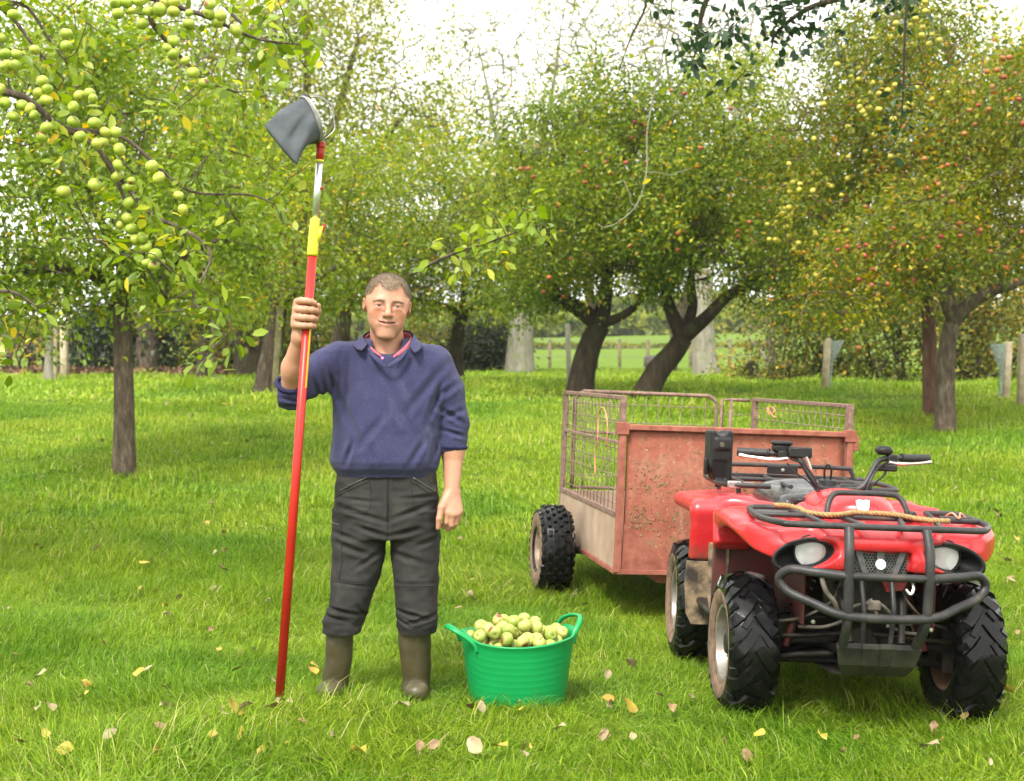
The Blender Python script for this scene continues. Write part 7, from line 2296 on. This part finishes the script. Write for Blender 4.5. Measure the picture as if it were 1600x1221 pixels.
for x, z in ((-.235, .445), (-.215, .50), (.235, .43), (.13, .47), (-.12, .46)):
    qp('bolt', CHROME, lambda b: b.lathe([(.0001, -.006), (.008, -.005), (.009, .006)], 8, Matrix.Translation((x, -.30, z)) @ Matrix.Rotation(R(-90), 4, 'X')))
qtube('rear_axle', [(-.45, 1.17, .288), (.45, 1.17, .288)], .032, DARKMET, straight=True)
qp('rear_gearcase', ENG, lambda b: b.lathe([(.0001, -.14), (.09, -.10), (.11, 0), (.09, .10), (.0001, .14)], 16, Matrix.Translation((.02, 1.15, .30)) @ Matrix.Rotation(R(90), 4, 'Y')))
qp('tow_bar', DARKMET, lambda b: (b.box((-.03, 1.2, .30), (.03, 1.66, .35), bev=.006)), smooth=False)
qp('tow_ball', CHROME, lambda b: b.lathe([(.014, 0), (.014, .03), (.024, .045), (.026, .06), (.018, .078), (.0001, .082)], 14, Matrix.Translation((0, 1.64, .35))))

# --- rope lying on the front rack: a thing of its own
ROPE = pmat('golden_rope', (.20, .125, .04), (.36, .25, .11), 90, .9, bump=.6)
qm = Matrix.LocRotScale(quad.location, quad.rotation_euler, None)
rp = [(-.345, .02, zr_ + .022), (-.30, -.03, zr_ + .026), (-.26, -.10, zr_ + .020), (-.255, -.20, zr_ + .018), (-.18, -.26, zr_ + .016), (-.11, -.24, zr_ + .020), (-.06, -.20, zr_ + .024), (.02, -.205, zr_ + .024), (.10, -.215, zr_ + .022), (.17, -.25, zr_ + .014), (.23, -.30, zr_ + .012), (.29, -.30, zr_ + .012)]
q = catmull([qm @ Vector(p) for p in rp], 12)
c0 = q[0].copy()
mb = MB()
for ph_ in range(3):
    P = []
    for i, v in enumerate(q):
        t = (q[min(i + 1, len(q) - 1)] - q[max(i - 1, 0)]).normalized()
        u_ = Vector((0, 0, 1)) - t * t.z; u_.normalize(); w_3 = t.cross(u_)
        a = i * .9 + ph_ * 2.094
        P.append(v - c0 + (u_ * math.cos(a) + w_3 * math.sin(a)) * .0052)
    mb.tube(P, .0062, 6)
tag(mb.obj('rope', ROPE, None, loc=c0), 'twisted golden rope lying along the quad front rack', 'rope')
P = [qm @ Vector(p) for p in [(.33, -.12, zr_ + .014), (.345, -.16, zr_ + .032), (.36, -.20, zr_ + .015), (.375, -.17, zr_ + .034), (.40, -.16, zr_ + .014)]]
mb = MB(); mb.tube([v - P[0] for v in catmull(P, 5)], .004, 5)
tag(mb.obj('string', TWINE, None, loc=P[0]), 'short pink string knotted round the front rack of the quad', 'string')
# ------------------------------------------------------------------ the near apple tree out on the left: its branches come into the picture
# trunk stands just outside the frame; limbs reach in carrying fruit
nb = Vector((-4.75, 8.3, 0)); nb.z = g(nb.x, nb.y) - .06
near_tree = thing('apple_tree', 'near apple tree whose fruit laden branches hang in from the left edge', 'tree', nb, group='apple trees of the orchard')
G_ = Grow(91)
DN = 8.5
ids = G_.limb([nb, nb + Vector((.05, .05, .8)), nb + Vector((.1, .1, 1.6)), nb + Vector((.15, .1, 2.25))], [.19, .15, .14, .13], 'trunk')
top_ = Vector(G_.P[ids[-1]])
def nl(pts, r0, r1, m=6): return G_.limb([top_] + [W(*p) for p in pts], [r0, (r0 + r1) * .5, r1], 'limb', ids[-1], m)
# the apple branches, as pixels (x, y, depth)
B1 = nl([(-220, 150, 8.4), (-60, 140, 8.5), (30, 150, 8.5), (90, 195, 8.5), (150, 230, 8.5), (190, 300, 8.5), (215, 370, 8.5), (245, 405, 8.5)], .034, .005)
B2 = nl([(-240, -20, 8.6), (-60, -10, 8.7), (10, 20, 8.7), (55, 75, 8.7), (100, 125, 8.7)], .026, .005)
B3 = nl([(-200, -200, 8.4), (40, -80, 8.3), (180, -25, 8.2), (260, 5, 8.2), (320, 25, 8.2), (400, 60, 8.25), (470, 70, 8.3)], .034, .005)
B4 = G_.limb([G_.P[B3[22]], W(235, 30, 8.2), W(270, 75, 8.2), (W(320, 125, 8.2)), W(370, 145, 8.2)], [.02, .012, .006], 'limb', B3[22])
B5 = nl([(-150, 480, 7.6), (0, 455, 7.5), (60, 480, 7.5)], .024, .005)
B6 = G_.limb([G_.P[B1[30]], W(230, 330, 8.3), W(290, 360, 8.2), W(330, 400, 8.0), W(300, 470, 7.9), W(340, 485, 7.8)], [.016, .010, .005], 'limb', B1[30])
B7 = G_.limb([G_.P[B1[24]], W(190, 215, 8.5), W(245, 260, 8.5), W(300, 300, 8.5), W(390, 305, 8.5), W(430, 320, 8.5)], [.016, .010, .005], 'limb', B1[24])
B8 = G_.limb([G_.P[B2[14]], W(40, 10, 8.7), W(75, 60, 8.7), W(105, 100, 8.7)], [.016, .010, .006], 'limb', B2[14])
twl = [B1[12:], B2[10:], B3[14:], B4, B5[6:], B6, B7, B8]
n0 = len(G_.P)
tg = []
rs = np.random.RandomState(92)
for L_ in twl:
    for i in L_:
        for _ in range(1 if rs.uniform() < .75 else 2):
            if rs.uniform() < .42: tg.append(G_.P[i] + rs.normal(0, .17, 3) + np.array([0.03, 0, -.02]))
G_.reach(tg, seg=.09, wig=.012, eligible=[i for L_ in twl for i in L_], part='twig')
# also the part of the crown over the frame, so that the tree is whole from the side
G_.tips += []
tips_near = list(G_.tips)
G2t = blob_points([(nb.x - .2, nb.y, nb.z + 3.2, 1.5, 1.6, 1.1), (nb.x - 1, nb.y + .4, nb.z + 2.9, 1.3, 1.5, .9)], 150, rs, .3, .3)
G_.reach(G2t, seg=.3, eligible=[ids[-1]] + B1[:8] + B2[:6] + B3[:8], part='branch')
tips_far = list(G_.tips)
G_.radii(.0034, .40)
G_.wood(near_tree, BARK_BROWN, nb)
for _o in near_tree.children:
    if _o.name.split('.')[0] in ('twig', 'branch'): tag(_o, kind='stuff')
G_.tips = tips_far
G_.leaves(60, .18, .085, .55, (.42, .18, .05), nb)
farL = (G_.LV, G_.LF, G_.LT)
fruit = [(20, 23), (8, 85), (25, 85), (12, 103), (24, 103), (5, 106), (66, 127), (61, 145), (74, 139), (47, 170), (54, 78, .9), (104, 52), (104, 72), (8, 162, 1.05), (35, 165), (20, 182, 1.05), (53, 181, .9), (73, 200), (66, 214), (73, 157, 1.1), (124, 150), (140, 147), (145, 154, .8),
         (115, 167), (115, 191, 1.05), (125, 213), (147, 193, 1.1), (165, 207), (181, 207), (152, 225), (162, 222, .9), (177, 220, .8), (170, 235), (187, 234, 1.15), (184, 258), (184, 275, 1.1), (149, 290, 1.2), (100, 300, 1.15), (237, 260, 1.1), (248, 278, 1.1), (200, 293, .9), (204, 318, 1.2), (200, 341, 1.1), (205, 358, 1.1), (187, 352, .7), (212, 375, .9), (222, 372), (228, 385, 1.05), (242, 398, 1.15), (229, 411, .9), (241, 416, 1.0), (279, 306, .9), (286, 328, .9), (205, 283, .7),
         (181, 5), (198, 5), (184, 22), (205, 17, .8), (216, 2), (232, 18), (249, 16, 1.2), (258, 5), (272, 3), (271, 18), (222, 38), (295, 38, 1.05), (328, 8), (327, 20), (345, 24), (340, 35), (368, 48, 1.05), (271, 64), (261, 75, .8), (270, 85), (268, 97, .8), (290, 95, .8), (302, 114, 1.05), (318, 130, .9), (0, 60), (0, 140), (296, 20, .7)]
# leaves on the near twigs: the larger ones are single objects
G_.tips = tips_near + [L_[-1] for L_ in twl]
G_.leaves(9.5, .055, .092, .52, (.46, .20, .06), nb, hi=True, alltwigs=.9, droop=.5)
n = len(G_.LX)
k8 = G_.Lk
dist = np.array([(Vector(x) - Vector((0, 0, CH))).length for x in G_.LX])
px_ = 800 + G_.LX[:, 0] / G_.LX[:, 1] * FPX; py_ = HOR - (G_.LX[:, 2] - CH) / G_.LX[:, 1] * FPX
_f = np.array([q[:2] for q in fruit], float)
_d = np.hypot(px_[:, None] - _f[None, :, 0], py_[:, None] - _f[None, :, 1]).min(1)
hid = (_d < 15) & (np.random.RandomState(4).uniform(0, 1, n) < .92)
vis_ = np.where((~hid) & (px_ > 0) & (px_ < 1600) & (py_ > 0) & (py_ < 1221))[0]
LVr = G_.LV.reshape(n, k8, 3)
size_ = np.linalg.norm(LVr[:, -1] - LVr[:, 0], axis=1) * FPX / dist
single = vis_[np.argsort(-size_[vis_])][:290]
rest = np.setdiff1d(np.where(~hid)[0], single)
LT_ = G_.LT.reshape(n, k8)
leaf_F = G_.LF[:8]
for i in single:
    P0 = LVr[i][0]
    me = mesh('leaf', LVr[i] - P0, leaf_F, LEAF_NEAR, True, {'tint': LT_[i]})
    ob('leaf', me, near_tree, loc=Vector(P0))
Vr = LVr[rest].reshape(-1, 3)
Fr = (np.arange(len(rest))[:, None, None] * k8 + leaf_F[None]).reshape(-1, 3)
allV = np.concatenate([farL[0], Vr]); allF = np.concatenate([farL[1], Fr + len(farL[0])]); allT = np.concatenate([farL[2], LT_[rest].ravel()])
tag(ob('foliage', mesh('foliage', allV, allF, LEAF_NEAR, True, {'tint': allT}), near_tree), kind='stuff')

# apples hanging on those branches, each one a thing
APN = apple_set(A_TREE, 8, (2, 5), .036, (16, 10), 40)
rs = np.random.RandomState(95)
Pn = np.array(G_.P); Rn = np.array(G_.r)
for i, fz in enumerate(fruit):
    px, py = fz[0], fz[1]; s = (fz[2] if len(fz) > 2 else 1.0) * .95
    # depth of the nearest branch in the picture, fruit a little in front
    pp = 800 + Pn[:, 0] / Pn[:, 1] * FPX; qq = HOR - (Pn[:, 2] - CH) / Pn[:, 1] * FPX
    dd = np.hypot(pp - px, qq - py + 8)
    dd[Pn[:, 1] > 9.2] += 300
    j = int(dd.argmin())
    p = W(px, py, min(Pn[j, 1], 8.5) - .15 + rs.uniform(-.04, .03))
    k = i % 8
    o = bpy.data.objects.new('apple', APN[k]); COL.objects.link(o)
    o.location = p; o.scale = (s, s, s); o.rotation_euler = (rs.normal(0, .5), rs.normal(0, .5), rs.uniform(0, 6.28))
    where_ = ('on the topmost near branch left of the picking bag' if py < 55 else 'on the drooping twig under the topmost branch left of the bag') if px > 170 and py < 135 else \
        ('in the upper fruit cluster of the chain above the near trunk' if py < 245 else 'halfway down the fruit chain above the near trunk' if py < 345 else 'at the lower end of the fruit chain above the near trunk') if px > 140 and px < 236 or px > 236 and py > 380 else \
        'right of the fruit chain above the near trunk' if px >= 236 else \
        ('near the left edge high on the near branches' if py < 115 else 'near the left edge low on the near branches' if px < 80 else 'left of the fruit chain on the near branches')
    look = 'brown blotched green apple ' if k in (2, 5) else 'large green apple ' if s > 1.0 else 'small green apple ' if s < .88 else 'green apple '
    lab, grp = look + where_, look.replace('apple', 'apples') + where_
    tag(o, lab, 'apple', grp)
    mb = MB(); t = Vector(Pn[j]) - p
    if t.length < .30:
        q_ = (t * (1 / s)); q_.rotate(o.rotation_euler.to_quaternion().inverted())
        mb.tube(catmull([Vector((0, 0, 0)).lerp(q_, .2), q_ * .6 + Vector((0, 0, .004)), q_], 3), .0014, 5); mb.obj('stalk', STALK, o)

# red and yellow apples in the farther trees
def far_fruit(T_, mat, n, nrest, label, group, r, seed):
    root_, G__, b = T_
    ms = apple_set(mat, 3, (), r, (8, 6), seed)
    rs = np.random.RandomState(seed)
    X = G__.LX
    px = 800 + X[:, 0] / X[:, 1] * FPX; py = HOR - (X[:, 2] - CH) / X[:, 1] * FPX
    front = np.where((X[:, 1] < np.quantile(X[:, 1], .30)) & (px > 0) & (px < 1600) & (py > 0))[0]
    pick, tries = [], 0
    while len(pick) < n + nrest and tries < 6000:
        tries += 1
        i = rs.choice(front)
        if len(pick) > 6 and rs.uniform() < .62:      # fruit hangs in clusters
            dd = np.sum((X[front] - X[pick[rs.randint(len(pick))]]) ** 2, 1)
            i = front[rs.choice(np.argsort(dd)[:160])]
        if all(np.sum((X[i] - X[j]) ** 2) > .012 for j in pick[-80:]): pick.append(i)
    rest = MB(); xc, zc = np.median(X[front, 0]), np.median(X[front, 2])
    pick = sorted(pick, key=lambda i: X[i, 1])
    for q, i in enumerate(pick):
        p = Vector(X[i] + np.array([0, -.10, -.04])); s = rs.uniform(.8, 1.15)
        if q < n:
            o = bpy.data.objects.new('apple', ms[rs.randint(3)]); COL.objects.link(o)
            o.location = p; o.scale = (s, s, s)
            o.rotation_euler = (rs.normal(0, .4), rs.normal(0, .4), rs.uniform(0, 6))
            half = ('upper' if p.z > zc else 'lower') + ' ' + ('left' if p.x < xc else 'right')
            tag(o, label % half, 'apple', group + ', ' + half + ' part')
        else:
            me = ms[rs.randint(3)]
            rest.add([v.co * s + p - b for v in me.vertices], [tuple(f.vertices) for f in me.polygons])
    if rest.V: tag(rest.obj('fruit', mat, root_), kind='stuff')
far_fruit(TH, A_RED, 26, 24, 'small red apple in the %s part of the left tree of the leaning pair', 'red apples in the left leaning tree', .038, 201)
far_fruit(TI, A_RED, 30, 26, 'small red apple in the %s part of the right tree of the leaning pair', 'red apples in the right leaning tree', .038, 202)
far_fruit(TJ, A_YEL, 48, 170, 'small yellow apple in the %s part of the tall tree with reddish trunk', 'yellow apples in the tall right tree', .043, 207)
far_fruit(TK, A_RED, 36, 40, 'small red apple in the %s part of the golden leaved right hand tree', 'red apples in the golden tree', .034, 204)

# ------------------------------------------------------------------ sprays hanging into the top of the frame
def spray(name, label, seed, path, radii, n_t, per, L, mat, sd, tint, barkm, spread=.06, cat='branch'):
    P = [W(*p) for p in path]
    rt = thing(name, label, cat, P[0])
    G__ = Grow(seed)
    ii = G__.limb(P, radii, 'stem', None, 6)
    if n_t:
        rs = np.random.RandomState(seed)
        sel_ = ii[len(ii) // 4:]
        G__.reach([G__.P[sel_[rs.randint(len(sel_))]] + rs.normal(0, sd, 3) for _ in range(n_t)], seg=.12, wig=.02, eligible=ii[2:], part='twig')
    else: G__.tips = [ii[-1]]
    G__.radii(.0035, .4)
    G__.wood(rt, barkm, P[0], (7, 5))
    for _o in rt.children:
        if _o.name.split('.')[0] == 'twig': tag(_o, kind='stuff')
    if per:
        G__.leaves(per, spread, L, .58, tint, P[0], hi=True, droop=.5)
        tag(ob('foliage', mesh('foliage', G__.LV, G__.LF, mat, True, {'tint': G__.LT}), rt), kind='stuff')
    return rt
spray('oak_branch', 'dark green leafy branch hanging in at the top edge above the leaning pair', 301, [(1240, -330, 11), (1220, -150, 11), (1170, -60, 11), (1110, -10, 11), (1092, 45, 11), (1085, 90, 11)], [.05, .03, .006], 40, 9, .085, LEAF_BLUE, .18, (.35, .2, .02), BARK_DARK)
spray('oak_branch', 'dark leafy branch crossing the top edge above the yellow apples', 302, [(1500, -300, 11.5), (1450, -120, 11.5), (1400, -50, 11.5), (1330, -10, 11.5), (1260, 15, 11.5), (1215, 50, 11.5), (1205, 75, 11.5)], [.06, .03, .006], 56, 9, .085, LEAF_BLUE, .19, (.35, .2, .02), BARK_DARK)
spray('hanging_sprig', 'dark bluish leaf sprig hanging down between the yellow apples and the golden tree', 303, [(1440, -260, 10.5), (1425, -80, 10.5), (1415, 30, 10.5), (1412, 120, 10.5), (1408, 190, 10.5), (1402, 215, 10.5)], [.016, .010, .004], 22, 5, .075, LEAF_BLUE, .17, (.55, .25, .02), BARK_DARK)
spray('hanging_shoot', 'long bare curved shoot dangling in front of the leaning pair', 304, [(1075, -260, 12), (1055, -90, 12), (1048, 20, 12), (1030, 110, 12), (1012, 200, 12), (1010, 270, 12), (995, 320, 12), (965, 348, 12), (942, 356, 12)], [.012, .008, .004], 10, 1, .07, LEAF_FAR, .12, (.5, .2, .1), BARK_PALE)
spray('bare_branch', 'bare dark branch hanging from the top edge left of the leafy one', 305, [(980, -240, 12), (1000, -90, 12), (1010, 0, 12), (985, 60, 12), (960, 130, 12)], [.02, .012, .003], 16, 1.2, .07, LEAF_FAR, .25, (.8, .2, .4), BARK_DARK)
spray('apple_twig', 'light green leafy twig end reaching out just left of the leaning pair', 306, [(640, 430, 9.5), (700, 400, 9.3), (760, 380, 9.2), (810, 362, 9.2), (850, 350, 9.2)], [.012, .008, .003], 26, 5, .085, LEAF_NEAR, .10, (.62, .15, .03), BARK_BROWN)
spray('apple_twig', 'grey green leafy branch end left of the grey picking bag', 307, [(300, -60, 8.9), (360, 20, 8.9), (410, 60, 8.9), (450, 75, 8.9), (420, 110, 8.9)], [.016, .008, .003], 30, 6, .085, LEAF_NEAR, .13, (.36, .2, .03), BARK_BROWN)

# ------------------------------------------------------------------ fallen leaves on the grass
M_FALL = {}
for nm, c0, c1, c2 in (('yellow', (.28, .21, .015), (.40, .31, .03), (.34, .24, .06)), ('pale', (.20, .17, .085), (.31, .27, .15), (.28, .20, .10)), ('brown', (.13, .075, .030), (.22, .135, .06), (.26, .17, .085)), ('orange', (.40, .14, .015), (.46, .27, .02), (.38, .18, .03))):
    m = Mat('fallen_leaf_' + nm)
    oi = m.n('ShaderNodeObjectInfo')
    cc = m.mix(m.ramp(m.noise(22, 4), [(.4, (0, 0, 0)), (.7, (.8, .8, .8))]), m.ramp(oi.outputs['Random'], [(0, c0), (1, c1)]), c2)
    cc = m.mix(m.ramp(m.noise(60, 4), [(.62, (0, 0, 0)), (.72, (.7, .7, .7))]), cc, (.13, .07, .03))
    m.col(cc); m.set(Roughness=.6)
    M_FALL[nm] = m.m
def fallen_mesh(seed, mat, L):
    rs = np.random.RandomState(seed)
    V, F = [], []
    n, k = 7, 5
    cu, tw, fd = rs.uniform(-1.2, 1.6), rs.normal(0, 1.1), rs.uniform(.2, 1.5)
    for i in range(n):
        t = i / (n - 1)
        w = .36 * math.sin(math.pi * min(1, t * .94 + .04)) ** .75 * (1 + .10 * rs.normal())
        for j in range(k):
            u = (j / (k - 1) - .5) * 2
            z = fd * .34 * abs(u) * w + cu * .35 * (t - .5) ** 2 * (1 if cu > 0 else -1) + tw * .22 * u * (t - .5) + .02 * rs.normal()
            V.append(((t - .5) * L, u * w * L, z * L))
    for i in range(n - 1):
        for j in range(k - 1):
            F.append((i * k + j, i * k + j + 1, (i + 1) * k + j + 1, (i + 1) * k + j))
    b = len(V)
    V += [(-.5 * L, .006 * L, 0), (-.5 * L, -.006 * L, 0), (-.74 * L, -.01 * L, .05 * L), (-.74 * L, .004 * L, .055 * L)]
    F.append((b, b + 1, b + 2, b + 3))
    return mesh('fallen_leaf', V, F, mat, True)
FM = {k: [fallen_mesh(500 + i * 7 + j, m, .085) for j in range(4)] for i, (k, m) in enumerate(M_FALL.items())}
spots = [('yellow', 218, 1075, 1.2), ('pale', 232, 1068, .8), ('yellow', 366, 1138, 1.5), ('pale', 385, 1130, 1.0), ('pale', 352, 1143, 1.0), ('yellow', 340, 1040, 1.0), ('brown', 425, 1137, 1.3), ('pale', 438, 1122, .9), ('orange', 488, 1078, 1.4), ('yellow', 494, 1070, 1.0), ('pale', 630, 1136, 1.2), ('pale', 80, 1137, .9), ('pale', 58, 1136, .9), ('yellow', 132, 1110, 1.0), ('pale', 64, 1084, .9), ('brown', 258, 1102, 1.0), ('yellow', 102, 1212, 1.2), ('pale', 172, 1185, .9), ('brown', 30, 1198, 1.0), ('yellow', 380, 1180, 1.0), ('brown', 250, 1165, .9),
         ('pale', 280, 955, .9), ('pale', 333, 938, .8), ('pale', 308, 978, .7), ('pale', 260, 982, .8), ('yellow', 228, 902, 1.0), ('brown', 348, 908, .9), ('yellow', 352, 850, .8), ('brown', 330, 800, .8), ('pale', 152, 876, .8), ('brown', 92, 920, .8), ('pale', 215, 855, .8), ('brown', 372, 1075, 1.0), ('pale', 425, 1085, .9), ('pale', 397, 1040, .7), ('yellow', 258, 968, .8), ('brown', 330, 1005, .7),
         ('pale', 742, 1195, 1.3), ('yellow', 780, 1197, 1.1), ('brown', 678, 1192, .9), ('brown', 735, 1132, 1.0), ('pale', 752, 1138, .9), ('yellow', 982, 1132, 1.5), ('pale', 952, 1128, .9), ('orange', 950, 1120, 1.0), ('brown', 1050, 1132, 1.0), ('pale', 943, 1185, .9), ('pale', 1030, 1112, .7), ('brown', 820, 1200, .9), ('pale', 987, 1060, 1.0), ('brown', 945, 1187, .9), ('pale', 950, 1082, .8), ('yellow', 1188, 1180, 1.0), ('brown', 1460, 1168, .9), ('pale', 1452, 1195, 1.3), ('yellow', 1286, 1185, .8), ('brown', 1168, 1215, 1.0), ('pale', 1080, 1118, .7), ('brown', 1508, 1150, 1.0),
         ('pale', 735, 950, 1.2), ('brown', 716, 968, .9), ('brown', 680, 968, 1.2), ('pale', 915, 962, .9), ('yellow', 944, 938, .8), ('pale', 938, 1000, .7), ('brown', 1535, 800, 1.2), ('brown', 1560, 820, .9), ('pale', 1492, 778, 1.0), ('brown', 1556, 812, .8), ('pale', 1385, 752, .9), ('pale', 1580, 925, .8), ('pale', 1575, 892, .8), ('yellow', 1590, 860, .8), ('brown', 1375, 700, .8), ('pale', 1475, 745, .8), ('brown', 120, 700, .8), ('brown', 160, 700, .8), ('yellow', 205, 715, .8), ('pale', 240, 712, .8), ('pale', 275, 720, .9), ('brown', 92, 730, .8), ('pale', 380, 728, .9), ('yellow', 350, 640, .8), ('pale', 60, 645, .9), ('pale', 300, 660, .8), ('brown', 385, 700, .8), ('pale', 260, 640, .8), ('yellow', 110, 640, .8), ('brown', 1590, 1010, .8), ('yellow', 1575, 1100, .9), ('brown', 655, 1200, .9), ('pale', 520, 1185, .9), ('yellow', 560, 1205, .9), ('brown', 472, 1160, .8)]
_r = np.random.RandomState(31)
for _ in range(70):
    spots.append((('pale', 'yellow', 'brown', 'pale', 'yellow')[_r.randint(5)], _r.uniform(0, 1600), 1221 - 470 * _r.uniform(0, 1) ** 1.2, _r.uniform(.45, .75)))
spots = [q for q in spots if not (480 < q[1] < 1000 and 985 < q[2] < 1100 and q[3] < .76)]
def ground_hit(px, py):
    """where the line of sight through a pixel meets the lawn"""
    a = Vector((0, 0, CH)); d = (W(px, py, 10) - a)
    lo, hi = .25, 6.0
    t = lo
    while t < hi:
        p = a + d * t
        if p.z < g(p.x, p.y): break
        t += .01
    return a + d * t
desc = {'yellow': 'fallen yellow leaf', 'pale': 'fallen pale cream leaf', 'brown': 'fallen brown curled leaf', 'orange': 'fallen orange leaf'}
rs = np.random.RandomState(77)
for i, (k, px, py, s) in enumerate(spots):
    p = ground_hit(px, py)
    o = bpy.data.objects.new('fallen_leaf', FM[k][i % 4]); COL.objects.link(o)
    o.location = (p.x, p.y, g(p.x, p.y) + .056 + (.008 if p.y < 9 else .02)); s *= (.60 if k in ('brown', 'orange') else .72) if p.y < 9 else 1.0; o.scale = (s, s, s)
    o.rotation_euler = (rs.normal(.25, .55), rs.normal(0, .5), rs.uniform(0, 6.28))
    where = 'near the pole foot and boots' if 330 < px < 700 and py > 990 else 'in the grass at the lower left' if px < 330 and py > 990 else 'in the grass before and beside the quad bike' if px > 900 and py > 990 else 'in the grass in front of the tub' if py > 1100 else 'on the lawn left of the pole' if px < 450 else 'on the lawn behind the tub' if px < 1000 else 'on the lawn behind and right of the quad bike'
    tag(o, desc[k] + ' lying ' + where, 'leaf', desc[k].replace('leaf', 'leaves') + ' ' + where)
# ------------------------------------------------------------------ thin damp air
HZ = bpy.data.materials.new('damp_air')
HZ.use_nodes = True
_t = HZ.node_tree
for n_ in list(_t.nodes):
    if n_.type != 'OUTPUT_MATERIAL': _t.nodes.remove(n_)
_v = _t.nodes.new('ShaderNodeVolumePrincipled')
_v.inputs['Color'].default_value = (.93, .95, .97, 1)
_v.inputs['Density'].default_value = .0004
_v.inputs['Anisotropy'].default_value = .2
_t.links.new(_v.outputs['Volume'], [n_ for n_ in _t.nodes if n_.type == 'OUTPUT_MATERIAL'][0].inputs['Volume'])
mb = MB(); mb.box((-640, -430, -9), (640, 940, 40))
tag(mb.obj('haze', HZ, None, False), kind='stuff')
SC.cycles.volume_bounces = 0
